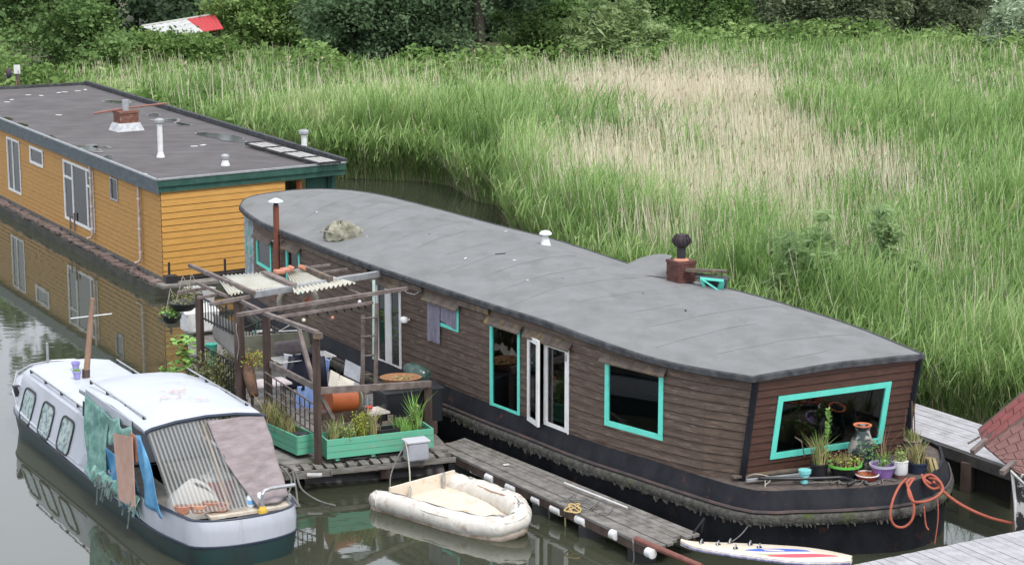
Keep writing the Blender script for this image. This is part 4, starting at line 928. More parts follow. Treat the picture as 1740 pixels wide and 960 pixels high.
MB().tube([p+Vector((0,0,-.19)) for p in path[:]], [r_*.72 for r_ in rr], 12).build('keel_band', mat('brown_waterline_band', (.2,.13,.09), (.4,.35,.28), 4), dg, smooth='auto')
cy = Vector((sum(p.x for p in path)/nn, sum(p.y for p in path)/nn, 0))
def around(z, k, lo_, hi_, out_): 
    r2 = []
    for i in range(lo_, hi_):
        p = path[i]; d_ = (Vector((p.x,p.y,0))-cy).normalized(); r2.append(p+d_*rr[i]*out_+Vector((0,0,rr[i]*z)))
    return r2
MB().tube(around(.55,0,5,nn-8,.85), .014, 6).build('rub_strip', M['pvc'], dg)
gr = MB(); seq = around(1.02,0,3,46,-.2)
gr.tube([p+Vector((0,0,.01-.03*abs(math.sin(i*.5)))) for i, p in enumerate(seq)], .014, 6); gr.build('grab_rope', M['rope_dark'], dg)
MB().tube([p+Vector((0,0,.012)) for p in around(.72,0,nn-36,nn-6,-.72)], .01, 6).build('tan_seam', mat('tan_seam', (.35,.18,.08)), dg)
for i in (30, 40, 50, 60): 
    p = around(1.0,0,i,i+1,-.05)[0]; MB().box(p, (.12,.07,.03), .4*i).build('patch', mat('grey_patch', (.3,.29,.28)), dg, bevel=.01)
# ================================================================ floating terrace
DZ = .5
tz = thing('floating_terrace', 'grey plank deck on a dark pontoon moored against the brown houseboat', 'deck', (-4, 44, 0))
dp = [Vector(q) for q in ((-4.78,40.18),(-1.15,41.45),(-1.95,44.2),(-3.65,47.3),(-6.3,52.6),(-8.5,53.2),(-7.75,49.4),(-6.35,45.1))]
fdir = (dp[1]-dp[0]).normalized(); bdir = Vector((-fdir.y, fdir.x))
MB().slab(dp[2:]+[dp[0]+bdir*.45, dp[1]+bdir*.45], .44, .49).build('deck', M['grey_wood'], tz)
pm = MB(); k = 0; L = (dp[1]-dp[0]).length
while k*.235 < L-.1:          # loose cross slats sticking out at the front edge
    a = dp[0]+fdir*(k*.235+.05); l = .62+.08*math.sin(k*2.3); wdt = .15
    pm.box((a.x+bdir.x*l/2+.02*math.sin(k*5), a.y+bdir.y*l/2, .455+.008*math.sin(k*3)), (wdt, l, .03), math.atan2(fdir.y, fdir.x)+.03*math.sin(k*1.7)); k += 1
pm.build('edge_slat', M['grey_wood'], tz)
eb = MB(); a, b = dp[0], dp[1]
eb.bar((a.x+bdir.x*.02,a.y+bdir.y*.02,.37), (a.x+fdir.x*1.25,a.y+fdir.y*1.25,.37), .07, .14); eb.bar((a.x+fdir.x*1.2-bdir.x*.05,a.y+fdir.y*1.2-bdir.y*.05,.39), (b.x,b.y-.05,.40), .05, .1)
for o_ in (.35,.7): eb.bar((a.x+bdir.x*o_,a.y+bdir.y*o_,.38), (b.x+bdir.x*o_,b.y+bdir.y*o_,.38), .08, .12)
eb.build('edge_beam', M['grey_wood'], tz)
po = MB(); 
c0, c1 = Vector((-4.3,41.3,0)), Vector((-1.5,42.1,0))
def pont(u, v):
    a_ = math.pi*(v*1.0); q = c0.lerp(c1, u); return q+Vector((0,0,.0))+Vector((bdir.x,bdir.y,0))*(-.45*math.cos(a_)*(.8+.2*math.sin(u*math.pi)))+Vector((0,0,.32*math.sin(a_)-.1))
po.grid(pont, 10, 10); po.slab([Vector((-4.5,41.3)),Vector((-1.7,42.3)),Vector((-2.6,44.4)),Vector((-4.2,47.3)),Vector((-6.6,52)),Vector((-8.0,52.5)),Vector((-7.2,49.2)),Vector((-5.9,45.1))], -.3, .3)
po.build('pontoon', mat('dull_dark_pontoon', (.05,.05,.05), (.09,.085,.085), 3, rough=.7, c3=(.12,.04,.035), s3=3, lo3=.64, hi3=.7), tz)
pb = MB(); pb.box((-2.6,41.25,.22), (.2,.25,.3), .3); pb.bar((-3.4,41.0,.27), (-1.7,41.6,.24), .1, .09); pb.build('block', M['dark_wood'], tz)
MB().bar(P(522,806,.4), P(547,806,.4), .05, .045).build('pale_strip', M['white_plastic'], tz)
# ---- pergola
pg = thing('pergola', 'open brown timber pergola with long cross beams over the floating terrace', 'pergola', (-5, 44, DZ))
TA, TD, TC, TE = P(541,785,DZ), P(452,534,3.12), P(405,511,3.12), P(338,500,2.95)
za = A(541,567,TA.y).z
def post(x, y, z0, z1, w_=.13, nm='post', par=pg, m=None): return MB().bar((x,y,z0), (x,y,z1), w_, w_).build(nm, m or M['dark_wood'], par)
post(TA.x,TA.y,DZ-.1,za,.115); post(TD.x,TD.y,DZ,3.1,.12); post(TC.x,TC.y,DZ,3.1,.16); post(TE.x,TE.y,.3,2.95,.13)
def beam(p0, p1, w_=.07, h_=.07, m='beam_wood', nm='beam', par=pg): return MB().bar(p0, p1, w_, h_).build(nm, M[m], par)
beam(Vector((TC.x,TC.y,3.14)), Vector((TD.x,TD.y,3.14))); beam(Vector((TD.x-.05,TD.y,3.15)), Vector((TA.x+.03,TA.y-.05,za+.04)), .1, .07)
MB().box((TA.x+.05,TA.y-.07,za-.02), (.16,.12,.12), -.5).build('joint_block', M['old_board'], pg)
beam(P(403,535,3.2), P(692,490,3.2), .08, .075); beam(P(457,541,3.02), P(633,514,3.02), .06, .06)
for x0,y0,x1,y1,z in ((430,501,652,464,3.24),): MB().bar(P(x0,y0,z), P(x1,y1,z), .1, .13).build('zinc_beam', M['metal'], pg)
for x0,y0,x1,y1,z,w_ in ((357,517,440,501,3.2,.07),(336,506,378,500,3.1,.06),(302,498,355,489,3.0,.07),(334,481,403,511,3.16,.06),(322,451,432,498,3.3,.08),(549,463,590,457,3.26,.05),(528,454,561,450,3.26,.05),(573,472,612,466,3.26,.05),(583,489,616,501,3.1,.04),(405,512,395,505,3.1,.05)):
    beam(P(x0,y0,z), P(x1,y1,z), w_, w_)
pB = P(728,740,DZ); zb = A(728,652,pB.y).z
post(pB.x,pB.y,DZ,zb,.12,'rail_post'); zr = A(541,664,TA.y).z
beam(Vector((TA.x,TA.y,zr)), Vector((pB.x+.05,pB.y,zb)), .08, .13, nm='handrail')
beam(A(458,618,TD.y), A(534,657,TA.y+.05), .06, .12, nm='handrail'); beam(A(508,562,42.0), A(534,655,41.2), .08, .09, nm='brace'); beam(A(545,672,41.0), A(566,712,41.2), .07, .08, nm='brace')
for k in range(9):
    ck = MB()
    q = P(480,537,3.0).lerp(P(625,515,3.0), .05+.9*(k/8)**.7); ck.tube([q+Vector((0,0,.05)), q+Vector((.02,-.03,-.03)), q+Vector((.05,-.02,-.1))], .018, 6)
    ck.build('clamp', M['iron'], pg)
# ---- corrugated roof sheets
M['corr'] = mat('cream_corrugated_sheet', (.5,.49,.43), (.42,.4,.33), 3, rough=.6, c3=(.35,.33,.26), s3=3, lo3=.6, hi3=.75)
for i, (c, lb, nw_) in enumerate(((((378,469),(454,463),(495,487),(430,494)), 'large cream corrugated sheet on the left half of the pergola top', 11), (((372,476),(383,475),(413,496),(389,501)), 'small corner piece of cream corrugated sheet left of the long pole', 4), (((487,463),(518,454),(604,480),(500,499)), 'cream corrugated sheet on the right of the pergola top under the zinc beam', 13))):
    q = [P(x, y, 3.26) for x, y in c]
    def cf(u, v): 
        p = q[0].lerp(q[1], u).lerp(q[3].lerp(q[2], u), v); return p+Vector((0,0,.03*math.sin(u*nw_*2*math.pi)-.015*math.sin(v*3)))
    one(MB().grid(cf, nw_*8, 4), 'corrugated_sheet', M['corr'], lb, 'roof sheet', 'corrugated sheets on the pergola', smooth=True, solid=.006)
one(MB().bar(P(449,462,3.33), P(499,484,3.33), .16, .05), 'weathered_plank', M['beam_wood'], 'weathered brown plank between the two big corrugated sheets', 'plank')
one(MB().bar(P(516,454,3.34), P(562,474,3.34), .12, .1), 'old_timber', M['old_board'], 'short lichened timber block on the right corrugated sheet', 'timber')
for k, (px, py) in enumerate(((474,462),(484,459),(494,456),(514,455))):
    q = P(px, py, 3.36); one(MB().box(q, (.24,.15,.1), .5+k*.5, (.2*k,.1)), 'tile_shard', M['terra'], ['broken terracotta shard nearest the weathered plank on the pergola','second terracotta shard from the weathered plank on the pergola','third terracotta shard, below the stove pipe','terracotta shard at the end of the lichened timber'][k], 'tile', 'terracotta shards weighing the sheets down', bevel=.03)
# ---- railings of the left side
def railing(pA, pB, z0, z1, n, label, nm='railing'):
    t = thing(nm, label, 'railing', pA); pA = Vector(pA); pB = Vector(pB)
    mb = MB(); 
    for z in (z0+.05, z1): mb.bar((pA.x,pA.y,z), (pB.x,pB.y,z), .03, .03)
    mb.build('rail', M['iron'] if 'iron' in label else M['beam_wood'], t)
    for k in range(n):
        q = pA.lerp(pB, (k+.5)/n); MB().tube([(q.x,q.y,z0), (q.x,q.y,z1)], .012, 6).build('baluster', M['iron'], t)
    return t
railing((TE.x+.1,TE.y-.0), (TC.x-.12,TC.y), 2.35, 2.85, 10, 'black iron railing high between the two left pergola posts above the grey canvas')
railing((TE.x+.1,TE.y), (TC.x-.12,TC.y), 1.05, 1.75, 12, 'black iron railing low under the grey canvas screen')
q0 = Vector((TE.x+.45, TE.y-.13)); 
cvs = [A(361,532,TE.y-.2), A(403,550,TC.y-.1), A(405,613,TC.y-.1), A(363,577,TE.y-.2)]
one(MB().grid(lambda u, v: cvs[0].lerp(cvs[1], u).lerp(cvs[3].lerp(cvs[2], u), v)+Vector((.02*math.sin(v*7+u*4),-.03*math.sin(u*math.pi)*v,0)), 8, 8), 'canvas_screen', mat('grey_screen_cloth', (.2,.19,.17), (.27,.255,.235), 2, rough=.95), 'plain grey canvas screen hung between the two left pergola posts', 'screen', smooth=True, solid=.01)
rl = thing('fence_panel', 'rusty thin metal fence panel between the two front pergola posts', 'railing', (TA.x,TA.y,DZ))
a0, a1 = A(450,632,TD.y-.1), A(538,690,TA.y-.02); 
for k in range(11):
    u = (k+.5)/11; q = a0.lerp(a1, u); MB().tube([q+Vector((0,0,0)), q-Vector((0,0,.62))], .012, 6).build('baluster', M['iron'], rl)
for dz in (0, -.2, -.42, -.6): MB().bar(a0+Vector((0,0,dz)), a1+Vector((0,0,dz)), .025, .025).build('rail', M['beam_wood'], rl)
q = A(428,600,46.5)
railing(A(405,600,49.0), A(470,598,50.8), DZ, 1.35, 12, 'black iron railing at the aft end of the terrace behind the laundry')
# ---- ladder and pipe against the houseboat
ld = thing('wooden_ladder', 'narrow brown wooden ladder leaning upright beside the white double door', 'ladder', P(630,690,DZ))
yl = 45.3
for px0, px1 in ((617,616),(640,638)): MB().bar(A(px1,688,yl-.4), A(px0,535 if px0 < 630 else 515,yl+.05), .07, .06).build('rail', M['beam_wood'], ld)
for y in (540,571,604,636,667): MB().tube([A(613,y+1,yl-.1), A(642,y-1,yl-.1)], .02, 6).build('rung', M['beam_wood'], ld)
one(MB().tube([A(635,476,45.9), A(635,610,45.7)], .035, 8), 'mint_pipe', mat('mint_white_pipe', (.5,.62,.56), (.3,.45,.4), 8), 'thin pale mint pipe upright behind the ladder at the white double door', 'pipe')
# ---- planters
def planter(c0_, c1_, dpt, h, label):
    c0_, c1_ = Vector(c0_), Vector(c1_); t = thing('planter', label, 'planter', c0_, group='green wooden planters')
    e = (c1_-c0_).normalized(); n = Vector((-e.y, e.x, 0)); z0, z1 = c0_.z, c0_.z+h; g = .035; mb = MB()
    cs = [c0_, c1_, c1_+n*dpt, c0_+n*dpt]
    for i in range(4):
        a_, b_ = cs[i], cs[(i+1) % 4]; d_ = (b_-a_).normalized(); q_ = Vector((-d_.y, d_.x, 0))*g/2
        for k in range(3):
            zz = z0+.03+h*(k+.5)/3; mb.bar(a_+q_+Vector((0,0,zz-z0+.003)), b_+q_+Vector((0,0,zz-z0)), g, h/3-.008)
    mb.build('side', M['turq_planter'], t)
    mf = MB()
    for k in range(3): q_ = c0_.lerp(c1_, (k+.3)/3)+n*dpt/2; mf.bar(q_-n*dpt*.45+Vector((0,0,-.0)), q_+n*dpt*.45, .08, .06)
    mf.build('foot', M['turq_planter'], t)
    MB().slab([c0_+n*.04+e*.04, c1_+n*.04-e*.04, c1_+n*(dpt-.04)-e*.04, c0_+n*(dpt-.04)+e*.04], z0+.06, z1-.06).build('soil', M['soil'], t)
    return t
M['turq_planter'] = mat('washed_turquoise_boards', (.09,.43,.28), (.15,.36,.24), 3, (1,1,5), .7, .002, 12, c3=(.3,.34,.26), s3=4, st3=(1,1,5), lo3=.6, hi3=.72)
pr0, pr1 = P(556,783,DZ+.05), P(737,762,DZ+.05)
planter(pr0, pr1, .62, .40, 'long turquoise wooden planter right of the front pergola post')
pl0, pl1 = P(506,776,DZ+.05), P(534,771,DZ+.05)
e = (pl1-pl0).normalized(); 
# left planter runs away along the terrace edge
a_ = P(445,748,DZ+.05); t_ = thing('planter', 'shorter turquoise wooden planter left of the front pergola post', 'planter', pl0, group='green wooden planters')
cs = [a_, pl0, pl1, a_+(pl1-pl0)*1.05]; mb = MB()
for i in range(4):
    p_, q_ = cs[i], cs[(i+1) % 4]
    for k in range(3): mb.bar(p_+Vector((0,0,.03+.4*(k+.5)/3+.002*i)), q_+Vector((0,0,.03+.4*(k+.5)/3+.002*i)), .035, .125)
mb.build('side', M['turq_planter'], t_); MB().slab([c.lerp(sum(cs, Vector())/4, .06) for c in cs], DZ+.1, DZ+.40).build('soil', M['soil'], t_)
def tuft(mb, c, h, n, spread, r_, lean=.25, wd_=.012):
    for _ in range(n):
        a = r_.uniform(0, 6.283); e_ = r_.uniform(0, spread); p = Vector(c)+Vector((math.cos(a)*e_, math.sin(a)*e_, 0)); hh = h*r_.uniform(.5, 1.1); la = Vector((r_.gauss(0, lean), r_.gauss(0, lean), 0))*hh
        m1 = p+la*.35+Vector((0,0,hh*.6)); m2 = p+la*1.1+Vector((0,0,hh)); s = Vector((math.cos(a+1.3), math.sin(a+1.3), 0))*wd_*r_.uniform(.6,1.4)
        mb.add([p-s, p+s, m1+s*.8, m1-s*.8, m2], [(0,1,2,3),(3,2,4)])
def leafy(mb, c, rad, h, n, size, r_):
    for _ in range(n):
        a = r_.uniform(0, 6.283); e_ = rad*r_.random()**.5; z = h*r_.random(); p = Vector(c)+Vector((math.cos(a)*e_, math.sin(a)*e_, z)); d_ = Vector((r_.gauss(0,1), r_.gauss(0,1), r_.gauss(0,.6))).normalized()*size*r_.uniform(.6,1.3); s = d_.cross(Vector((r_.gauss(0,1), r_.gauss(0,1), r_.gauss(0,1)))).normalized()*d_.length*.4
        mb.add([p, p+d_*.5+s, p+d_, p+d_*.5-s], [(0,1,2,3)])
GM = {'grass': mat('grass_green', (.17,.25,.06), (.26,.28,.1), 9, rough=.7), 'straw': mat('straw', (.4,.32,.16), (.28,.24,.1), 9, rough=.8), 'yellow': mat('yellow_green', (.3,.3,.04), (.2,.25,.04), 9), 'green': mat('leaf_green', (.06,.14,.03), (.1,.2,.05), 9, rough=.6), 'bright': mat('bright_leaf', (.2,.36,.07), (.13,.28,.06), 9), 'pink': mat('pink_brown_stems', (.3,.15,.1), (.2,.2,.08), 9), 'olive': mat('olive_leaf', (.1,.12,.04), (.16,.15,.06), 9), 'red': mat('red_petals', (.5,.06,.04))}
r_ = random.Random(21)
def plant(nm, label, c, parts, group=None, pot=None):
    t = thing(nm, label, 'plant', c, group=group)
    for kind, m_, n_, h_, sp, sz in parts:
        mb = MB()
        if kind == 't': tuft(mb, c, h_, n_, sp, r_, wd_=sz)
        else: leafy(mb, Vector(c)+Vector((0,0,h_*.25)), sp, h_*.8, n_, sz, r_)
        mb.build('stems' if kind == 't' else 'foliage', GM[m_], t)
    return t
nP = Vector((-(pr1-pr0).y, (pr1-pr0).x, 0)).normalized()
def inR(u, v=.3): q = pr0.lerp(pr1, u)+nP*v; q.z = DZ+.38; return q
plant('wild_grass', 'wispy green and straw grass at the left end of the long planter', inR(.1), [('t','grass',60,.5,.2,.01),('t','straw',40,.45,.2,.008)])
plant('yellow_shrub', 'bushy yellow green plant left of middle in the long planter', inR(.36), [('l','yellow',420,.5,.2,.04),('t','yellow',50,.5,.18,.01)])
plant('green_herb', 'low green leafy herb at the front of the long planter', inR(.22,.18), [('l','grass',160,.3,.22,.05),('t','grass',40,.45,.16,.01)])
plant('dry_herb', 'dry straw coloured herb beside the yellow green shrub', inR(.47), [('t','straw',60,.55,.16,.008),('t','grass',25,.6,.15,.01)])
plant('green_clump', 'fresh green grass clump right of the black tray in the long planter', inR(.76), [('t','bright',130,.34,.2,.012)])
plant('tall_weed', 'tall nodding green weed near the right end of the long planter', inR(.88), [('t','bright',46,.85,.14,.014),('l','grass',120,.5,.14,.05)])
c = inR(.6,.3); tr = MB(); e = (pr1-pr0).normalized(); az = math.atan2(e.y, e.x)
for dx, dy, sx, sy in ((0,.15,.46,.03),(0,-.15,.46,.03),(.22,0,.03,.3),(-.22,0,.03,.3)): tr.box(c+Vector((dx*math.cos(az)-dy*math.sin(az), dx*math.sin(az)+dy*math.cos(az), .08)), (sx,sy,.12), az)
tr.box(c+Vector((0,0,.03)), (.44,.3,.02), az); one(tr, 'plastic_tray', M['black'], 'black plastic tray sitting in the middle of the long turquoise planter', 'tray')
cL = [a_.lerp(pl0, u)+(pl1-pl0)*.5+Vector((0,0,.33)) for u in (.1,.35,.6,.85)]
plant('straw_grass', 'tall straw grass at the far end of the shorter planter', cL[0], [('t','straw',110,.62,.3,.009),('t','grass',60,.6,.3,.01)])
plant('orange_grass', 'thin orange brown grass in the middle of the shorter planter', cL[1], [('t','pink',90,.42,.3,.008),('t','grass',50,.5,.25,.01)])
plant('sparse_grass', 'sparse grass at the near end of the shorter planter', cL[2], [('t','straw',50,.42,.26,.008),('t','grass',30,.4,.25,.01)])
one(MB().box(cL[3]+Vector((0,0,.04)), (.3,.26,.1), -.4), 'dark_pot', M['black'], 'dark rubble filled pot at the near corner of the shorter planter', 'pot', bevel=.02)
# back boards behind the long planter
bp = MB()
for k in range(15):
    u = .02+.96*k/14
    q = pr0.lerp(pr1, u)+nP*(.68+.04*math.sin(k*2)); bp.box(q+Vector((0,0,.27+.05*math.sin(k*1.3))), (.12,.03,.54+.1*math.sin(k*2.1)), az+.1*math.sin(k), (.06*math.sin(k*3),0))
one(bp, 'bark_screen', mat('grey_brown_bark', (.1,.08,.065), (.19,.16,.13), 6, (1,1,.3), .9, .01), 'low screen of weathered grey brown bark boards behind the long planter', 'screen')
# jerrycan with rope
q = P(707,781,DZ+.02); jc = thing('jerrycan', 'grey plastic jerrycan tub on the deck edge by the long planter', 'container', q)
MB().box(q+Vector((0,0,.2)), (.46,.32,.38), az).build('body', mat('grey_plastic', (.36,.37,.41), (.3,.31,.34), 5, rough=.5), jc, bevel=.04)
MB().box(q+Vector((0,0,.41)), (.5,.36,.05), az).build('lid', mat('grey_lid', (.46,.47,.5), rough=.5), jc, bevel=.015)
rp = thing('hanging_rope', 'pale rope looped over the jerrycan with a clay coloured float dipping in the water', 'rope', q)
t0 = q+Vector((-.2,-.2,.42)); MB().tube(sm3([t0, A(692,765,40.5), A(696,800,39.9), A(697,835,39.4)], 6), .016, 6).build('rope', M['rope'], rp, smooth=True)
MB().tube([A(697,830,39.4), A(693,868,39.0), A(684,912,38.7)], [.03,.04,.036], 8).build('thick_end', M['rope'], rp, smooth=True)
MB().lathe([(.03,.2),(.07,.1),(.12,.02),(.13,-.05)], A(684,919,38.65)-Vector((0,0,.02)), 14).build('float', mat('clay_float', (.45,.34,.2), (.3,.2,.12), 8), rp, smooth='auto')
MB().tube(sm3([t0+Vector((.02,0,0)), A(672,785,40.4), A(663,815,40.0), A(667,850,39.6), A(680,862,39.5), A(695,856,39.5)], 6), .016, 6).build('rope', M['rope_dark'], rp, smooth=True)
for k, pts in enumerate(([(470,785,40.3),(500,800,40.2),(512,830,39.7),(540,850,39.4),(570,859,39.2)], [(497,800,40.2),(503,830,39.8),(506,860,39.3)], [(475,790,40.3),(495,815,40.0),(487,846,39.6)])):
    one(MB().tube(sm3([A(*p) for p in pts], 6), .022, 6), 'mooring_line', M['rope_dark'], ['dark mooring line trailing from the deck corner into the water to the right','short dark line hanging straight down at the deck corner','dark line curving back towards the motorboat stern'][k], 'rope', smooth=True)
# ---- laundry rack with clothes
lr = thing('drying_rack', 'white folding laundry rack hung with clothes on the terrace', 'laundry rack', P(515,690,DZ))
zt_ = 1.55; c = P(520,606,zt_); ax = Vector((.86,.5,0)); ay = Vector((-.5,.86,0))
mb = MB()
for k in range(7): mb.tube([c-ax*.75+ay*(-.28+.095*k), c+ax*.6+ay*(-.28+.095*k)], .009, 5)
for s in (-.75,.6): mb.tube([c+ax*s-ay*.3, c+ax*s+ay*.3], .012, 5)
mb.build('top_frame', M['white_plastic'], lr); mb = MB()
for s in (-1, 1):
    mb.tube([c-ax*.7+ay*.3*s, c-ax*.2-ay*.3*s-Vector((0,0,1.0))], .012, 5); mb.tube([c+ax*.5+ay*.3*s, c+ax*.1-ay*.3*s-Vector((0,0,1.0))], .012, 5)
mb.build('leg', M['white_plastic'], lr)
def cloth(nm, label, m_, pxs, Y, cat='clothing', fold=.04):
    p = [A(x, y, Y+dy) for x, y, dy in pxs]
    return one(MB().grid(lambda u, v: p[0].lerp(p[1], u).lerp(p[3].lerp(p[2], u), v)+Vector((.01*math.sin(v*9),-fold*math.sin(u*14+v*2)*v-.02,0)), 20, 14), nm, m_, label, cat, smooth=True, solid=.015)
Yc = c.y-.35
cloth('white_cloth', 'white cloth hanging on the left end of the laundry rack', mat('white_cloth', (.7,.72,.78), rough=.9), [(482,600,.1),(498,603,0),(497,655,0),(483,650,.1)], Yc+.15)
jk = cloth('black_jacket', 'black jacket hanging over the middle of the laundry rack', mat('black_cloth', (.012,.014,.03), rough=.95), [(497,602,0),(545,603,0),(550,660,.0),(489,662,0)], Yc, fold=.07)
MB().tube([A(513,602,Yc-.05), A(524,596,Yc-.05), A(533,603,Yc-.05)], .07, 8).build('collar', mat('black_collar', (.012,.013,.025)), jk, smooth=True)
for x0, x1 in ((497,489),(545,552)): MB().tube([A(x0,606,Yc-.03), A((x0+x1)/2,630,Yc-.06), A(x1,660,Yc-.03)], [.09,.08,.07], 8).build('sleeve', mat('black_sleeve', (.014,.016,.03)), jk, smooth=True)
cloth('blue_shirt', 'light blue cloth hanging below the black jacket', mat('sky_blue_cloth', (.22,.34,.66), (.3,.42,.72), 6, rough=.9), [(505,656,0),(536,655,0),(532,703,0),(500,700,0)], Yc-.05, fold=.06)
cloth('blue_towel', 'light blue towel right of the black jacket', mat('pale_blue_towel', (.3,.42,.75), (.22,.32,.6), 6, rough=.9), [(545,604,.1),(559,611,.0),(557,658,0),(549,662,.1)], Yc+.05)
# ---- clutter on the terrace
def card(nm, label, cat, m_, pxs, Y, th=.04, **k):
    return one(MB().add([A(x, y, Y+d_) for x, y, d_ in pxs], [(0,1,2,3)]), nm, m_, label, cat, solid=th, **k)
cg = mat('grey_seat_cloth', (.2,.21,.23), (.26,.27,.29), 12, rough=.9); cc = mat('cream_board', (.5,.47,.4), (.42,.39,.33), 5, rough=.8)
ch = thing('deck_chair', 'grey backed deck chair beside the ladder on the terrace', 'chair', P(598,675,DZ))
MB().add([A(587,610,44.9),A(613,623,44.6),A(611,649,44.3),A(584,636,44.5)], [(0,1,2,3)]).build('backrest', cg, ch, solid=.04)
MB().add([A(585,640,44.5),A(612,652,44.3),A(600,668,43.5),A(572,655,43.7)], [(0,1,2,3)]).build('seat', cg, ch, solid=.05)
for x, y, Y in ((584,655,44.4),(612,660,44.2),(600,680,43.6),(574,670,43.7)): q = A(x, y-8, Y); MB().tube([q, (q.x,q.y,DZ)], .015, 6).build('leg', M['iron'], ch)
card('leaning_board', 'cream coloured board leaning left of the grey deck chair', 'board', cc, [(562,628,.2),(577,636,.2),(573,662,0),(558,655,0)], 43.6)
card('cream_cushion', 'larger cream board leaning in front of the grey deck chair', 'board', cc, [(578,637,.2),(602,648,.2),(601,662,0),(571,664,0)], 43.3)
q = P(578,704,DZ); dr = thing('orange_drum', 'bright orange cylindrical drum lying beside the front pergola post', 'drum', q)
cyl = MB().tube([A(556,680,42.0), A(600,679,42.3)], .28, 20).build('drum', mat('burnt_orange', (.36,.085,.02), (.28,.07,.02), 5, rough=.5), dr, smooth='auto')
MB().tube([A(601,679,42.31), A(603,679,42.33)], .285, 20).build('end_ring', mat('olive_ring', (.2,.2,.14)), dr, smooth='auto')
MB().box(A(578,703,42.2), (1.0,.5,.25), .4).build('cradle', M['dark_wood'], dr)
q = P(628,722,DZ); tb_ = thing('low_table', 'low side table with pale top and red items behind the long planter', 'table', q)
tt_ = [A(605,698,42.7),A(625,707,42.2),A(663,702,42.4),A(643,693,42.9)]
MB().add(tt_, [(0,1,2,3)]).build('tabletop', mat('pale_tabletop', (.55,.47,.4), (.6,.58,.55), 4), tb_, solid=.04)
for t in tt_: c_ = t.lerp(sum(tt_, Vector())/4, .1); MB().tube([c_, (c_.x,c_.y,DZ)], .02, 6).build('leg', M['dark_wood'], tb_)
for k, (x, y) in enumerate(((618,700),(628,697))): one(MB().lathe([(.02,0),(.06,.01),(.07,.06),(.03,.08)], A(x, y, 42.5)+Vector((0,0,.02)), 12), 'red_dish', mat('red_enamel', (.5,.04,.03)), ['left of two small red dishes on the low table','right of two small red dishes on the low table'][k], 'dish', smooth='auto')
one(MB().lathe([(.035,0),(.035,.14),(.015,.19),(.015,.22)], A(625,690,43.4), 10), 'grey_bottle', mat('grey_bottle', (.3,.36,.4), rough=.2), 'small grey bottle standing at the foot of the ladder', 'bottle', smooth='auto')
one(MB().box(A(646,679,43.6), (.14,.1,.42)), 'yellow_packet', mat('yellow_blue_packet', (.65,.5,.05), (.25,.4,.7), 2, (.2,.2,2), lo=.48, hi=.52), 'upright yellow and blue packet beside the black box', 'packet', bevel=.01)
q = P(690,712,DZ+.35); bb = thing('storage_box', 'large black storage box on the terrace by the right hand rail post', 'box', q)
MB().box(q+Vector((.02,.35,.22)), (1.3,.75,.7), az+.05).build('body', mat('black_box', (.012,.014,.018), rough=.45), bb, bevel=.03); MB().box(q+Vector((.02,.35,.6)), (1.35,.8,.06), az+.05).build('lid', mat('black_lid', (.02,.023,.028), rough=.4), bb, bevel=.015)
for sx_ in (-.5,.5): MB().box(q+Vector((sx_,.35,-.22)), (.12,.5,.26), az).build('block', M['dark_wood'], bb)
q = q+Vector((.0,.4,.63)); bk = thing('wicker_basket', 'shallow round wicker basket on the black storage box', 'basket', q)
MB().lathe([(.22,0),(.32,.12),(.36,.2),(.34,.21),(.28,.1),(.05,.04)], q+Vector((-.12,-.05,0)), 22, 1.25, .9).build('basket', mat('wicker', (.4,.2,.1), (.25,.13,.07), 30, rough=.9, bump=.01), bk, smooth='auto')
mb = MB(); tuft(mb, q+Vector((-.12,-.05,.1)), .14, 60, .28, r_, .6, .02); mb.build('dry_leaves', GM['straw'], bk)
pts = [A(686,634,44.2), A(700,633,44.2), A(716,638,44.1), A(729,642,44.0)]
one(MB().tube(sm3(pts, 5), [.12,.16,.19,.21,.22,.22,.21,.21,.22,.22,.22,.2,.19,.17,.14,.1], 14), 'rolled_tarpaulin', mat('dark_green_plastic', (.03,.06,.05), (.2,.25,.24), 4, rough=.25, lo=.5, hi=.75), 'rolled dark green plastic tarpaulin behind the wicker basket', 'tarpaulin', smooth='auto')
tb2 = thing('trestle', 'dark trestle under the rolled green tarpaulin', 'trestle', P(705,690,DZ)); 
for t in (0, 3): q = pts[t]; MB().bar((q.x,q.y,DZ), (q.x,q.y,q.z-.12), .08, .08).build('leg', M['dark_wood'], tb2)
MB().bar(pts[0]-Vector((0,0,.16)), pts[3]-Vector((0,0,.16)), .1, .06).build('crossbar', M['dark_wood'], tb2)
# logs, hanging pots, plants to the left and aft
M['bark'] = mat('orange_brown_bark', (.22,.12,.07), (.1,.065,.05), 6, (1,1,.3), .95, .02)
one(MB().tube([A(416,610,44.3), A(424,640,44.1), A(432,672,43.8)], [.13,.14,.1], 9), 'driftwood_log', M['bark'], 'orange brown driftwood log leaning between two pergola posts', 'log', smooth=True)
plant('red_flowers', 'red flowered pot plant beside the thickest pergola post', A(430,625,44.2), [('l','yellow',240,.34,.3,.05),('l','red',26,.4,.28,.04),('t','pink',40,.4,.2,.01)])
plant('side_bush', 'dense olive green bush growing along the left side of the terrace', P(378,706,.4), [('l','olive',1300,1.35,.55,.07),('t','olive',120,1.5,.5,.012)])
plant('ivy_bush', 'second olive bush behind the white motorboat roof left of the low railing', P(350,690,.4), [('l','olive',700,.9,.4,.07),('t','grass',90,1.0,.4,.012)])
tp = thing('tall_sapling', 'tall bright green large leaved sapling left of the first pergola post', 'plant', P(318,650,.0))
q = P(318,650,.0); top = A(316,572,q.y); MB().tube([q, q.lerp(top,.5)+Vector((.05,0,0)), top], [.03,.022,.01], 7).build('stem', M['bark'], tp)
mb = MB(); 
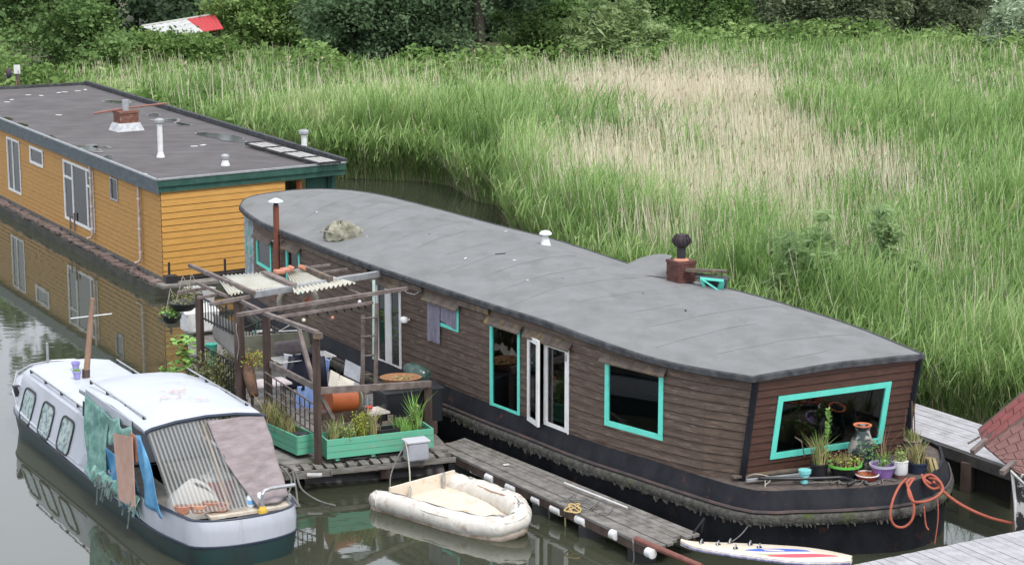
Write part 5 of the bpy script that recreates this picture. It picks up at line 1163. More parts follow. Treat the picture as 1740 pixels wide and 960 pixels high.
for _ in range(150):
    u = r_.uniform(.25,1.05); p = q.lerp(top, u)+Vector((r_.gauss(0,.2), r_.gauss(0,.2), 0)); a = r_.uniform(0,6.28); d_ = Vector((math.cos(a), math.sin(a), -.35))*.2*r_.uniform(.6,1.2); s = Vector((-d_.y, d_.x, .03))*.45; mb.add([p, p+d_*.5+s, p+d_, p+d_*.5-s], [(0,1,2,3)])
mb.build('foliage', GM['bright'], tp)
plant('low_plant', 'small bright green plant behind the motorboat roof left of the sapling', P(287,652,.1), [('l','bright',110,.4,.25,.09)])
mf_ = thing('marginal_float', 'low planted raft along the left edge of the terrace', 'raft', P(350,690,.1)); MB().slab([(-8.3,45.6),(-6.3,44.4),(-5.7,45.4),(-7.4,49.2),(-8.6,49.4)], -.1, .12).build('raft', M['soil'], mf_)
for k, (px, py, Y, rad) in enumerate(((312,520,50.5,.36),(291,541,50.5,.26),(327,514,51.2,.26))):
    q = A(px, py, Y); hpz = thing('hanging_pot', ['largest black hanging pot with spiky dark plant, near the orange houseboat corner','lowest black hanging pot with green plant, near the orange houseboat corner','black hanging pot nearest the white box'][k], 'pot', q, group='pots hanging aft of the pergola')
    MB().lathe([(.04,-.12),(rad*.6,-.1),(rad*.9,0),(rad,.1),(rad*.95,.1),(.02,.05)], q, 18).build('pot', M['black'], hpz, smooth='auto')
    mb = MB(); leafy(mb, q+Vector((0,0,.05)), rad, .3 if k != 1 else .2, 160, .08, r_); mb.build('plant', GM['olive'] if k != 1 else GM['bright'], hpz)
    mb = MB()
    for a in (0,2.1,4.2): mb.tube([q+Vector((rad*.9*math.cos(a), rad*.9*math.sin(a), .1)), q+Vector((0,0,.75))], .007, 4)
    mb.build('cord', M['rope'], hpz)
q = P(338,570,DZ); wbx = thing('white_crate', 'white plastic storage crate with sloping lid at the aft left of the terrace', 'crate', q)
MB().box(q+Vector((0,.2,.35)), (.85,.6,.5), .5).build('body', M['white_plastic'], wbx, bevel=.04); MB().box(q+Vector((-.02,.22,.63)), (.92,.66,.07), .5, (.15,0)).build('lid', M['white_plastic'], wbx, bevel=.02)
q = P(335,535,DZ); one(MB().lathe([(.3,0),(.36,.5),(.38,.52),(.33,.52),(.28,.1)], q+Vector((0,.6,.1)), 4, 1.2, .9), 'white_tub', M['white_plastic'], 'square white tub behind the white storage crate', 'tub', bevel=.02)
# dark green boarded fence and shed stuff beneath the corrugated roof
one(MB().bar(A(470,605,48.5)+Vector((-1.2,0.3,0)), A(520,590,48.0)+Vector((.1,0,0)), .06, .75), 'grey_screen_board', mat('mossy_grey_board', (.09,.09,.06), (.15,.15,.11), 3), 'mossy grey board wall under the corrugated sheets', 'board')
cushion = one(MB().box(A(492,590,46.2), (.75,.3,.3), .55), 'folded_cushion', mat('mauve_grey_cushion', (.16,.13,.13), (.22,.19,.19), 8, rough=.95), 'folded mauve grey cushion behind the laundry rack', 'cushion', bevel=.08)
tbl = thing('garden_table', 'small garden table with white cloth behind the front left railing', 'table', P(446,660,DZ)); q = P(455,650,1.15)
MB().box(q, (.9,.6,.04), .5).build('tabletop', mat('pink_white_cloth', (.6,.5,.52), (.68,.66,.66), 6), tbl)
for sx_ in (-.35,.35): MB().bar(q+Vector((sx_,0,0)), (q.x+sx_,q.y,DZ), .05, .05).build('leg', M['beam_wood'], tbl)
ch2 = thing('white_chair', 'white slatted garden chair at the aft end of the terrace', 'chair', P(450,625,DZ)); q = A(446,583,49.5)
for k in range(6): MB().bar(q+Vector((-.22,-.1,.12*k-.3)), q+Vector((.22,.12,.12*k-.3)), .02, .05).build('slat', M['white_plastic'], ch2)
MB().box(q+Vector((0,-.3,-.35)), (.48,.45,.04), .5).build('seat', M['white_plastic'], ch2)
for sx_, sy_ in ((-.2,-.5),(.2,-.4),(-.2,-.1),(.2,.05)): MB().bar((q.x+sx_,q.y+sy_,DZ), (q.x+sx_,q.y+sy_,q.z-.35), .03, .03).build('leg', M['white_plastic'], ch2)
# a ring of driftwood hung on the far wall, coat hanger, bell
q = A(506,512,46.9); t_ = [q+Vector((.42*math.cos(a), .22*math.sin(a), .36*math.sin(a))) for a in [k*.4-.6 for k in range(12)]]
one(MB().tube(t_, .07, 8), 'driftwood_ring', mat('grey_driftwood', (.3,.28,.24), (.2,.18,.15), 5), 'pale grey driftwood arch hanging under the right corrugated sheet', 'ornament', smooth=True)
one(MB().tube([A(520,506,46.4), A(527,514,46.4)], .1, 8), 'terracotta_bird', M['terra'], 'terracotta coloured lump on the driftwood arch', 'ornament', smooth=True)
q = A(493,552,44.8); one(MB().tube([q+Vector(v) for v in ((0,0,.1),(0,0,0),(.25,.05,-.13),(-.25,-.05,-.13),(0,0,0))], .012, 5), 'coat_hanger', M['white_plastic'], 'pale coat hanger hung behind the front left posts', 'hanger')
one(MB().tube([A(438,540,44), A(435,560,44), A(432,566,44)], [.01,.012,.05], 7), 'green_lamp', M['green_paint'], 'small green lamp hanging on a black cord inside the pergola', 'lamp')
for k, (px, py) in enumerate(((516,544),(565,540),(611,513))): one(MB().lathe([(.015,-.04),(.04,-.02),(.04,.02),(.015,.04)], A(px, py, 44.6), 10), 'bulb_ornament', [mat('pale_bulb', (.7,.65,.5)), M['terra'], M['white_plastic']][k], ['pale round ornament hanging left under the lower pergola beam','small red round ornament hanging under the lower pergola beam','white round ornament at the right end of the lower pergola beam'][k], 'ornament', smooth=True)
q = P(360,620,DZ); one(MB().lathe([(.12,0),(.14,.5),(.15,.52)], q, 12), 'green_barrel', mat('turquoise_green_plastic', (.03,.3,.22)), 'turquoise green tall bucket behind the low railing', 'bucket', smooth='auto')

# ================================================================ jetties
jt = thing('plank_jetty', 'narrow weathered plank jetty along the black hull of the brown houseboat', 'jetty', P(950,840,.4))
jn0, jn1, jf0, jf1 = P(740,758,.4), P(1105,930,.4), P(790,744,.4), P(1186,905,.4)
for k in range(7):
    u0, u1 = k/7+.006, (k+1)/7-.006; r = random.Random(k); dz = r.uniform(-.008,.008); x = r.uniform(-.15,.1)
    a, b = jn0.lerp(jf0, u0), jn0.lerp(jf0, u1); c, d = jn1.lerp(jf1, u1), jn1.lerp(jf1, u0); e = (jn1-jn0).normalized()*x; Z = Vector((0,0,dz)); t = Vector((0,0,.05))
    MB().box8([a-t+Z, b-t+Z, c-t+Z+e, d-t+Z+e, a+Z, b+Z, c+Z+e, d+Z+e]).build('plank', M['grey_wood'], jt)
mb = MB(); n_ = Vector((-(jn1-jn0).y, (jn1-jn0).x, 0)).normalized()
mb.bar(jn0+Vector((0,0,-.13))+n_*.05, jn1+Vector((0,0,-.13))+n_*.05, .07, .15); mb.bar(jf0+Vector((0,0,-.13))-n_*.08, jf1+Vector((0,0,-.13))-n_*.08, .07, .15); mb.build('stringer', M['dark_wood'], jt)
for k in range(5): q = jn0.lerp(jn1, .08+.21*k)+n_*.25; MB().slab([(q.x-.25,q.y-.25),(q.x+.25,q.y-.25),(q.x+.25,q.y+.35),(q.x-.25,q.y+.35)], -.2, .2).build('float_block', M['black'], jt)
r_ = random.Random(3)
for k, (px, py, w_) in enumerate(((834,812,20),(871,829,26),(914,850,22),(947,866,26),(989,884,24),(1044,908,14),(1105,939,14))):
    Y = jn0.lerp(jn1, (px-740)/365.).y-.12; q = A(px, py, Y); e = (jn1-jn0).normalized(); l = w_/3580*Y*.62
    pn = ['white fender of the jetty nearest the terrace, beside the short white rod','second white fender from the terrace, wide','third white fender from the terrace','fourth white fender from the terrace, hung lowest of the wide ones','fifth white fender, beside the hanging straw coloured ropes','small sixth white fender, just left of the red brown pole','last small white fender, below the red brown pole'][k]
    one(MB().tube([q-e*l, q-e*l*.92, q+e*l*.92, q+e*l], [.06,.09,.09,.06], 12), 'fender', M['white_plastic'], pn, 'fender', 'white fenders under the jetty edge', smooth='auto')
one(MB().tube([P(1080,915,.48), A(1192,962,34.9)], .055, 10), 'steel_pole', mat('red_brown_steel', (.2,.07,.05), (.13,.05,.04), 6, rough=.6), 'red brown steel pole sloping down from the jetty end', 'pole')
one(MB().tube([P(959,820,.5), P(1066,862,.46)], .018, 6), 'white_rod', M['white_plastic'], 'long thin white rod along the hull side of the jetty', 'rod')
one(MB().tube([A(800,801,41.2), A(832,816,40.7)], .022, 6), 'short_white_rod', M['white_plastic'], 'short white rod between the dinghy and the jetty', 'rod')
for k, (px, py, l) in enumerate(((932,855,.55),(960,870,1.0),(994,893,.55),(1076,925,.5))):
    q = A(px, py, jn0.lerp(jn1, (px-740)/365.).y-.16); one(MB().tube([q+Vector((0,.1,.1)), q+Vector((0,-.03,0)), q+Vector((.02,0,-.5*l)), q+Vector((-.02,0,-.95*l))], .018, 6), 'dangling_rope', M['rope_dark'] if k in (0,3) else mat('straw_rope', (.4,.33,.16), (.25,.26,.12), 8), ['dark rope end hanging between the third and fourth fenders','long straw coloured rope end hanging beside the fourth fender','short straw coloured rope end by the fifth fender','thin dark chain hanging below the jetty end'][k], 'rope', smooth=True)
mb = MB()
for j in range(7):
    pts = [P(955+j*9+r_.uniform(-8,8)+k*10, 850+j*3+r_.uniform(-7,7)-4*math.sin(k), .43+.03*abs(math.sin(k+j))) for k in range(4)]; mb.tube(sm3(pts, 4), .012, 5)
one(mb, 'tangled_lines', M['rope_dark'], 'tangle of dark lines lying on the jetty planks', 'rope', smooth=True)
mb = MB(); [mb.tube(sm3([P(968+r_.uniform(-12,22), 862+r_.uniform(-6,8), .44) for k in range(4)], 4), .016, 5) for j in range(4)]
one(mb, 'straw_knot', mat('straw_knot', (.5,.36,.15)), 'straw coloured knotted line at the jetty edge by the fourth fender', 'rope', smooth=True)
one(MB().box(P(860,789,.43), (.13,.05,.02), .3), 'paper_scrap', M['white_plastic'], 'white paper scrap on the jetty planks', 'paper')
mb = MB(); mb.bar(P(1178,905,.42), A(1197,880,36.6), .03,.03); mb.bar(P(1192,903,.42), A(1196,880,36.6), .03,.03)
one(mb, 'iron_hook', M['iron'], 'thin bent black iron hook standing at the jetty end by the surfboard', 'hook')
# surfboard
sb = thing('surfboard', 'cream windsurf board with blue, green and red stripes at the jetty end', 'surfboard', P(1300,940,.5))
s0, s1 = P(1157,926,.5), P(1447,952,.5); e = (s1-s0); L = e.length; e.normalize(); n_ = Vector((-e.y, e.x, 0))
def hw(u): return .46*(math.sin(math.pi*min(1, u*.52+.0))**.6 if u < .96 else math.sin(math.pi*.4992)**.6)*(1 if u < .62 else math.cos((u-.62)/.38*math.pi/2*.86)**.8)
def bprof(u, off, z): w_ = hw(max(.015, u)); return s0+e*(L*u)+n_*(off*w_)+Vector((0,0,z+.06*max(0,(.12-u)/.12)**2))
mb = MB(); NU = 40; prof_ = [(-.72,.0),(-1,.03),(-1.0,.07),(-.85,.1),(0,.115),(.85,.1),(1,.07),(1,.03),(.72,0)]
mb.add([bprof(i/NU, o_, z-.05) for i in range(NU+1) for o_, z in prof_], [(i*9+j, (i+1)*9+j, (i+1)*9+j+1, i*9+j+1) for i in range(NU) for j in range(8)]+[(i*9+8, (i+1)*9+8, (i+1)*9, i*9) for i in range(NU)])
brd = mb.build('board', mat('cream_board_deck', (.62,.52,.4), (.66,.6,.5), 4, rough=.45), sb, smooth='auto')
mb = MB(); mb.add([bprof(i/NU, o_*1.01, z-.05) for i in range(NU+1) for o_, z in ((-.99,.025),(-1.01,.05),(-.95,.085))], [(i*3+j, (i+1)*3+j, (i+1)*3+j+1, i*3+j+1) for i in range(NU) for j in range(2)]); mb.build('blue_edge', mat('indigo_edge', (.08,.09,.25), (.4,.4,.5), 8), sb)
for nm, c_, ua, ub, oa, ob in (('blue_stripe',(.06,.13,.5),.38,.76,-.4,.3),('white_stripe',(.75,.75,.75),.42,.82,-.6,.12),('green_stripe',(.32,.45,.2),.45,.86,-.7,.0),('red_stripe',(.62,.1,.14),.52,.93,-.8,-.1)):
    mb = MB(); K = 14; th = .42 if nm[0] in 'br' else .16
    pts = []
    for i in range(K+1):
        u = ua+(ub-ua)*i/K; o_ = oa+(ob-oa)*(i/K)**1.5; w_ = th*math.sin(math.pi*(i/K))**.6+.01
        for s in (0, 1): oo = o_+w_*s; oo = max(-.84, min(.84, oo)); pts.append(bprof(u, oo, .116-.0175*abs(oo)-.05+{'b':.001,'w':.002,'g':.003,'r':.004}[nm[0]]))
    mb.add(pts, [(2*i, 2*i+2, 2*i+3, 2*i+1) for i in range(K)]); mb.build(nm, mat(nm, c_, rough=.45), sb)
for u, o_ in ((.12,.2),(.22,.1),(.28,.75),(.4,.55),(.46,.2),(.33,-.3)):
    q = bprof(u, o_, .07); MB().tube([q+n_*-.08, q+n_*-.05+Vector((0,0,.05)), q+n_*.05+Vector((0,0,.05)), q+n_*.08], .012, 6).build('foot_strap', M['metal'], sb); MB().box(q, (.07,.06,.03), .4).build('strap_plate', M['iron'], sb)
one(MB().tube(sm3([A(1297,838,37.1), A(1285,870,36.7), A(1262,905,36.4), A(1236,925,36.1)], 6), .012, 5), 'hull_line', M['rope_dark'], 'thin grey line running from the black bow down to the surfboard', 'rope', smooth=True)
# plank jetties on the right
def jetty(nm, label, pts, n, m_, z, along, under=.22):
    t = thing(nm, label, 'jetty', pts[0]); a, b, c, d = [Vector(p) for p in pts]     # a->b near edge, d->c far edge
    for k in range(n):
        u0, u1 = k/n+.03/n, (k+1)/n-.04/n; r = random.Random(k*7); dz = Vector((0,0,r.uniform(-.004,.004)))
        q = [a.lerp(d,u0), b.lerp(c,u0), b.lerp(c,u1), a.lerp(d,u1)] if along else [a.lerp(b,u0), a.lerp(b,u1), d.lerp(c,u1), d.lerp(c,u0)]
        MB().box8([p-Vector((0,0,.04))+dz for p in q]+[p+dz for p in q]).build('plank', m_, t)
    mb = MB()
    for p, q in ((a,b),(d,c)): mb.bar(p+Vector((0,0,-.04-under/2)), q+Vector((0,0,-.04-under/2)), .08, under)
    mb.build('side_beam', M['weathered_beam'], t); return t
M['weathered_beam'] = mat('dark_weathered_beam', (.07,.065,.06), (.12,.11,.1), 4, rough=.9)
bj = [P(1545,733,.8), P(1760,808,.8), P(1790,760,.8), P(1545,682,.8)]
jr = jetty('grey_jetty', 'pale plank walkway behind the bow against the reeds', bj, 12, M['pale_planks'], .8, True)
for px, py in ((1648,800),(1735,830)):
    mb = MB()
    q = P(px, py-20, .7); mb.bar((q.x,q.y+.15,-.4), (q.x,q.y+.15,.6), .22, .22)
    mb.build('pile', M['dark_wood'], jr)
wb = MB().bar(bj[0]+Vector((0,.5,-.5)), bj[1]+Vector((0,.5,-.5)), .1, .8).build('boarding', mat('black_boarding', (.02,.018,.016), (.035,.03,.026), 5, (4,4,.3)), jr)
fj = [P(1415,966,.8), P(1745,898,.8)]; dn = Vector((.477,-.879,0))*2.6; fjp = [fj[0]+dn, fj[1]+dn+Vector((.3,.15,0)), fj[1]+Vector((.3,.15,0)), fj[0]]
jq = jetty('bright_jetty', 'pale grey plank jetty in the bottom right corner', [fjp[0], fjp[1], fjp[2], fjp[3]], 26, M['pale_planks'], .8, False)
for u in (.12,.6,.95): q = fj[0].lerp(fj[1], u)+dn*.08; MB().bar((q.x,q.y,-.5), (q.x,q.y,.7), .2, .2).build('pile', M['dark_wood'], jq)
# shelter with red shingle roof at the right edge
sh = thing('shelter', 'corner of a small shelter with red shingle roof at the right edge', 'shelter', A(1735,900,36.5))
M['shingle'] = mat('red_shingles', (.2,.05,.048), (.14,.04,.038), 6, rough=.85, bump=.003); M['shingle2'] = mat('dull_red_shingles', (.13,.06,.055), (.17,.085,.075), 6, rough=.9, bump=.003, c3=(.6,.58,.55), s3=5, lo3=.66, hi3=.69)
def shingles(q, rows, cols, m_, nm):
    a, b, c, d = q; n_ = (b-a).cross(d-a).normalized(); n_ = n_ if n_.z > 0 else -n_; mb = MB()
    for i in range(rows):
        for j in range(-1, cols):
            o_ = .5 if i % 2 else 0; u0, u1 = max(0, (j+o_+.03)/cols), min(1, (j+1+o_-.03)/cols); v0, v1 = i/rows, (i+1)/rows+.02
            if u1 <= u0: continue
            def pt(u, v, h): return a.lerp(b, u).lerp(d.lerp(c, u), v)+n_*h
            mb.box8([pt(u0,v0,.0), pt(u1,v0,.0), pt(u1,v1,0), pt(u0,v1,0), pt(u0,v0,.02), pt(u1,v0,.02), pt(u1,v1,.035), pt(u0,v1,.035)])
    mb.build(nm, m_, sh); MB().add([p-n_*.01 for p in q], [(0,1,2,3)]).build('roof_board', M['dark_wood'], sh, solid=-.04)
F1 = [A(1800,615,39.3), A(1662,731,38.4), A(1672,757,37.6), A(1800,662,38.5)]; shingles([F1[1],F1[0],F1[3],F1[2]], 3, 6, M['shingle'], 'roof_slope')
F2 = [A(1672,758,37.6), A(1800,663,38.5), A(1815,865,35.6), A(1722,800,36.4)]; shingles(F2, 7, 6, M['shingle2'], 'roof_slope')
for a_, b_ in (((1652,768,37.4),(1676,747,37.7)),((1702,803,36.4),(1724,785,36.7)),((1645,753,37.9),(1664,742,38.1))): MB().bar(A(*a_), A(*b_), .09 if a_[0] != 1645 else .03, .09 if a_[0] != 1645 else .03).build('rafter', M['beam_wood'], sh)
q = A(1736,880,36.3); MB().bar((q.x,q.y,.3), (q.x,q.y,1.6), .16, .16).build('post', mat('black_white_stained_post', (.02,.02,.02), (.45,.44,.42), 4, lo=.5, hi=.55, rough=.8), sh)
MB().grid(lambda u, v: A(1718+24*u, 797+22*u+8*v, 36.3-.2*math.sin(v*3)), 6, 5).build('white_wrap', mat('dirty_white_wrap', (.5,.5,.48), (.3,.3,.28), 5), sh, smooth=True, solid=.02)
MB().tube([A(1720,803,36.3), A(1725,850,36.3), A(1727,900,36.3)], .03, 7).build('white_pipe', M['white_plastic'], sh); MB().tube([A(1722,880,36.3), A(1721,960,36.2)], .014, 6).build('rusty_rod', M['rust'], sh)

# ================================================================ things on the bow deck
BZ = 1.17
def pot(px, py, prof, m_, nm, label, cat='pot', **k):
    q = P(px, py, BZ); t = thing(nm, label, cat, q); MB().lathe(prof, q, 20).build('pot', m_, t, smooth='auto'); return t, q
r_ = random.Random(9)
def veg(t, q, h0, parts):
    for kind, m_, n_, h_, sp, sz in parts:
        mb = MB(); (tuft(mb, q+Vector((0,0,h0)), h_, n_, sp, r_, wd_=sz) if kind == 't' else leafy(mb, q+Vector((0,0,h0)), sp, h_, n_, sz, r_)); mb.build('plant', GM[m_], t)
def bucket(r0, r1, h): return [(r0,0),(r1,h),(r1+.015,h),(r1+.015,h-.03),(r1-.02,h-.03),(r1-.03,h-.06),(.01,h-.06)]
t, q = pot(1391,812, bucket(.15,.17,.3), M['black'], 'black_pot', 'black pot of tall yellow green grass on the bow deck'); veg(t, q, .25, [('t','grass',130,.62,.14,.008),('t','straw',90,.5,.15,.007)])
mb = MB(); mb.tube([q+Vector((.12,.02,.25)), q+Vector((.15,.0,.8)), q+Vector((.16,.0,1.28))], .008, 5); 
for _ in range(60): z = r_.uniform(.75,1.3); p = q+Vector((.155,0,z)); d_ = Vector((r_.gauss(0,1), r_.gauss(0,.6), .6)).normalized()*.085; s = Vector((.02,.0,.01)); mb.add([p, p+d_*.5+s, p+d_, p+d_*.5-s], [(0,1,2,3)])
mb.build('tall_stem', GM['bright'], t)
t, q = pot(1434,812, bucket(.2,.3,.28), M['black'], 'green_rimmed_bowl', 'wide black bowl with bright green rim and pinkish flowers'); MB().lathe([(.3,.24),(.33,.25),(.33,.29),(.3,.29),(.29,.25)], q, 22, cap=False).build('rim', mat('bright_green_plastic', (.1,.42,.05)), t, smooth='auto'); veg(t, q, .26, [('l','yellow',200,.16,.26,.05),('l','pink',260,.22,.36,.035),('t','pink',70,.22,.3,.008)])
t, q = pot(1463,800, [(.16,0),(.24,.1),(.27,.3),(.25,.5),(.16,.7),(.13,.8),(.16,.86),(.17,.88),(.12,.88),(.1,.8)], mat('tall_glazed_jug', (.02,.035,.035), (.32,.3,.27), 3, (1,1,1.2), .25, lo=.5, hi=.56), 'glazed_jug', 'tall dark glazed jug with orange rim in front of the bow window', 'jug'); MB().lathe([(.12,.86),(.165,.87),(.175,.9),(.135,.9),(.125,.87)], q, 20, cap=False).build('rim', mat('orange_rim', (.6,.17,.07)), t, smooth='auto'); veg(t, q+Vector((.08,-.22,0)), .3, [('l','green',200,.35,.22,.05)])
t, q = pot(1500,812, bucket(.16,.24,.26), mat('purple_glaze', (.24,.12,.38), (.3,.17,.44), 6, rough=.4), 'purple_pot', 'round purple pot with grey rim on the bow deck'); MB().lathe([(.24,.23),(.265,.24),(.265,.28),(.235,.28),(.225,.24)], q, 22, cap=False).build('rim', mat('lilac_grey', (.36,.34,.42)), t, smooth='auto'); veg(t, q, .24, [('t','bright',30,.3,.12,.014),('l','bright',40,.2,.12,.07),('t','pink',14,.75,.1,.005)])
t, q = pot(1530,814, [(.1,0),(.105,.11)], mat('brown_glaze', (.12,.06,.05)), 'white_tin', 'white and brown enamel pot on the bow deck'); MB().lathe([(.11,.1),(.13,.14),(.13,.34),(.14,.35),(.1,.35)], q, 20).build('white_band', M['white_plastic'], t, smooth='auto'); veg(t, q, .32, [('t','grass',30,.3,.1,.01),('l','grass',70,.3,.12,.05)])
t, q = pot(1511,808, bucket(.07,.09,.16), M['terra'], 'terracotta_pot', 'small terracotta pot between the purple and the white pots'); veg(t, q, .1, [('l','green',10,.1,.06,.04)])
t, q = pot(1558,806, bucket(.15,.19,.26), mat('dark_blue_pot', (.02,.03,.06), rough=.4), 'dark_blue_pot', 'dark blue pot with drooping dead leaves at the bow tip'); veg(t, q, .22, [('t','straw',70,.42,.16,.012),('t','grass',30,.5,.14,.01)])
mb = MB(); 
for _ in range(60):
    a = r_.uniform(-1.2, 1.8); p = q+Vector((.1,0,.25)); L = r_.uniform(.2,.45); d_ = Vector((math.cos(a)*.6+.2, math.sin(a)*.3-.15, 0)); m1 = p+d_*L*.6+Vector((0,0,.08)); m2 = p+d_*L+Vector((0,0,-.1-L*.5)); s = Vector((.012,.01,0)); mb.add([p-s, p+s, m1+s, m1-s, m2+s*.3, m2-s*.3], [(0,1,2,3),(3,2,4,5)])
mb.build('dead_leaves', GM['straw'], t)
t, q = pot(1549,795, [(.12,0),(.15,.2),(.12,.38),(.15,.52),(.18,.55),(.14,.55)], mat('weathered_urn', (.2,.15,.12), (.12,.09,.08), 5), 'weathered_urn', 'tall weathered brown urn with thin sticks behind the white pot', 'urn'); veg(t, q, .5, [('t','grass',70,.28,.16,.008),('t','straw',30,.3,.16,.007)])
mb = MB(); mb.bar(q+Vector((0,0,.4)), q+Vector((-.04,0,1.3)), .02, .012); mb.bar(q+Vector((.05,0,.4)), q+Vector((.0,0,1.25)), .02, .012); mb.tube([q+Vector((-.2,0,.2)), q+Vector((-.14,0,1.15))], .006, 5); mb.build('stick', M['old_board'], t)
t, q = pot(1367,820, [(.08,0),(.09,.18),(.115,.19),(.12,.25),(.09,.25)], mat('pale_turquoise', (.2,.55,.55), rough=.4), 'turquoise_cup', 'small pale turquoise pot at the bow bulwark', 'pot'); veg(t, q, .2, [('l','bright',8,.05,.05,.03)])
t, q = pot(1473,816, [(.13,0),(.21,.1),(.22,.12),(.19,.12),(.12,.06),(.01,.06)], mat('red_glaze', (.35,.06,.04)), 'red_dish', 'shallow red dish with white rim on the bow deck', 'dish'); MB().lathe([(.205,.105),(.23,.12),(.225,.135),(.2,.13),(.195,.115)], q, 22, cap=False).build('rim', M['white_plastic'], t, smooth='auto'); veg(t, q, .08, [('l','yellow',40,.06,.15,.03)])
for k, (x0,y0,x1,y1,w_,h_,m_,lb) in enumerate(((1245,810,1400,793,.13,.05,'old_board','wide grey plank lying on the bow deck below the big window'),(1268,816,1400,802,.07,.06,'metal','pale square bar beside the wide plank on the bow deck'))):
    one(MB().bar(P(x0,y0,BZ+.05+.0*k), P(x1,y1,BZ+.05), w_, h_), 'deck_plank', M[m_], lb, 'plank', bevel=.008)
one(MB().tube(sm3([P(1288,812,1.27),P(1340,813,1.27),P(1400,812,1.27),P(1432,811,1.27),P(1450,817,1.26),P(1440,823,1.22)], 5), .035, 8), 'black_hose', M['black'], 'thick black hose along the bow bulwark in front of the pots', 'hose', smooth=True)
mb = MB(); [mb.tube(sm3([P(1380+j*22+r_.uniform(-12,12)+k*11, 812+r_.uniform(0,12), 1.2+.03*abs(math.sin(k))) for k in range(6)], 4), .012, 5) for j in range(5)]
one(mb, 'grey_lines', M['rope_dark'], 'loose grey lines looped among the bow pots', 'rope', smooth=True)
mb = MB(); mb.tube(sm3([A(1300,812,37.2), A(1300,830,37.05), A(1297,845,37.0)], 5), .01, 5); mb.tube(sm3([A(1268,812,37.4), A(1283,805,37.3), A(1310,812,37.2), A(1298,826,37.1)], 5), .012, 5)
one(mb, 'grey_lashing', M['rope'], 'thin pale lashing over the bulwark left of the turquoise pot', 'rope', smooth=True)
one(MB().tube([A(1345,738,37.9), A(1362,750,37.85), A(1367,775,37.8)], [.014,.014,.01], 6), 'bent_stick', M['old_board'], 'bent pale stick left of the black grass pot', 'stick')
rr_ = thing('red_mooring_rope', 'orange red mooring rope coiled over the bow and tied to the right', 'rope', A(1580,812,37.0))
def rope(pts, r0=.024): return MB().tube(sm3([A(*p) for p in pts], 7), r0, 8).build('strand', M['rope_red'], rr_, smooth=True)
rope([(1540,813,37.0),(1528,826,36.6),(1517,850,36.3),(1513,875,36.2),(1520,892,36.2),(1536,895,36.2),(1550,882,36.2),(1553,860,36.25),(1547,838,36.4),(1541,820,36.7),(1550,812,37.0)])
rope([(1553,812,37.0),(1543,830,36.5),(1550,850,36.3),(1570,852,36.2),(1592,843,36.4),(1602,830,36.7),(1594,816,37.0),(1578,812,37.2)])
rope([(1566,806,37.2),(1572,820,37.0),(1585,830,36.9),(1600,825,36.9),(1592,812,37.1),(1580,806,37.2),(1570,812,37.1),(1582,822,37.0)])
rope([(1586,818,37.0),(1600,832,37.1),(1622,850,37.0),(1650,866,36.8),(1685,880,36.6),(1722,889,36.4)], .03)
rope([(1593,846,36.8),(1594,880,36.7),(1588,925,36.6)], .012); rope([(1570,860,36.2),(1573,890,36.2),(1578,900,36.1)], .015)
# ================================================================ water and marsh
rng = np.random.default_rng(12)
def water_mat():
    m = bpy.data.materials.new('canal_water'); m.use_nodes = True; n = m.node_tree; b = n.nodes['Principled BSDF']
    b.inputs['Base Color'].default_value = (.042,.046,.03,1); b.inputs['Roughness'].default_value = .03; b.inputs['IOR'].default_value = 1.6; b.inputs['Specular IOR Level'].default_value = .6
    t = n.nodes.new('ShaderNodeTexCoord'); mp = n.nodes.new('ShaderNodeMapping'); mp.inputs['Scale'].default_value = (1, 1.6, 1)
    a = n.nodes.new('ShaderNodeTexNoise'); a.inputs['Scale'].default_value = 1.1; a.inputs['Detail'].default_value = 3
    c = n.nodes.new('ShaderNodeTexNoise'); c.inputs['Scale'].default_value = .12
    r = n.nodes.new('ShaderNodeMapRange'); r.inputs[1].default_value = .45; r.inputs[2].default_value = .7; r.inputs[3].default_value = .0015; r.inputs[4].default_value = .008
    bp = n.nodes.new('ShaderNodeBump'); bp.inputs['Strength'].default_value = 1
    n.links.new(t.outputs['Object'], mp.inputs[0]); n.links.new(mp.outputs[0], a.inputs[0]); n.links.new(t.outputs['Object'], c.inputs[0]); n.links.new(c.outputs[0], r.inputs[0]); n.links.new(r.outputs[0], bp.inputs['Distance'])
    n.links.new(a.outputs[0], bp.inputs['Height']); n.links.new(bp.outputs[0], b.inputs['Normal']); return m
tag(MB().quad((-900,-200,0),(900,-200,0),(900,1500,0),(-900,1500,0)).build('water', water_mat()), kind='structure')
shore = [(-60,150),(-30,118),(-17,98),(-10.5,87),(-7.2,82.3),(-3.4,81.2),(-2.4,80.2),(-1.3,76.5),(-.3,75.2),(.1,69),(1.6,63.5),(3.2,58),(5.6,53),(8.0,48.5),(9.6,45.6),(13,43.5),(20,40),(60,28)]
sh_ = [Vector(p) for p in shore]
def shore_y(x): return np.interp(x, [p[0] for p in shore], [p[1] for p in shore])
g = MB(); xs = np.concatenate([np.linspace(-60,-12,30), np.linspace(-11.5,22,110), np.linspace(23,60,12)])
rows = [0,.25,.8,2,5,12,30,80,400]
for i, x in enumerate(xs):
    y0 = shore_y(x)
    for k, d_ in enumerate(rows): g.v.append((x*(1+ (d_/160)), y0+d_, [-.25,.08,.22,.28,.3,.3,.3,.3,.3][k]+.04*math.sin(x*3+k*2)*(k > 0)))
K = len(rows)
g.f = [(i*K+k, (i+1)*K+k, (i+1)*K+k+1, i*K+k+1) for i in range(len(xs)-1) for k in range(K-1)]
tag(g.build('marsh_ground', mat('marsh_soil', (.05,.045,.025), (.07,.09,.03), .6, rough=1, c3=(.12,.1,.05), s3=.3)), kind='structure')
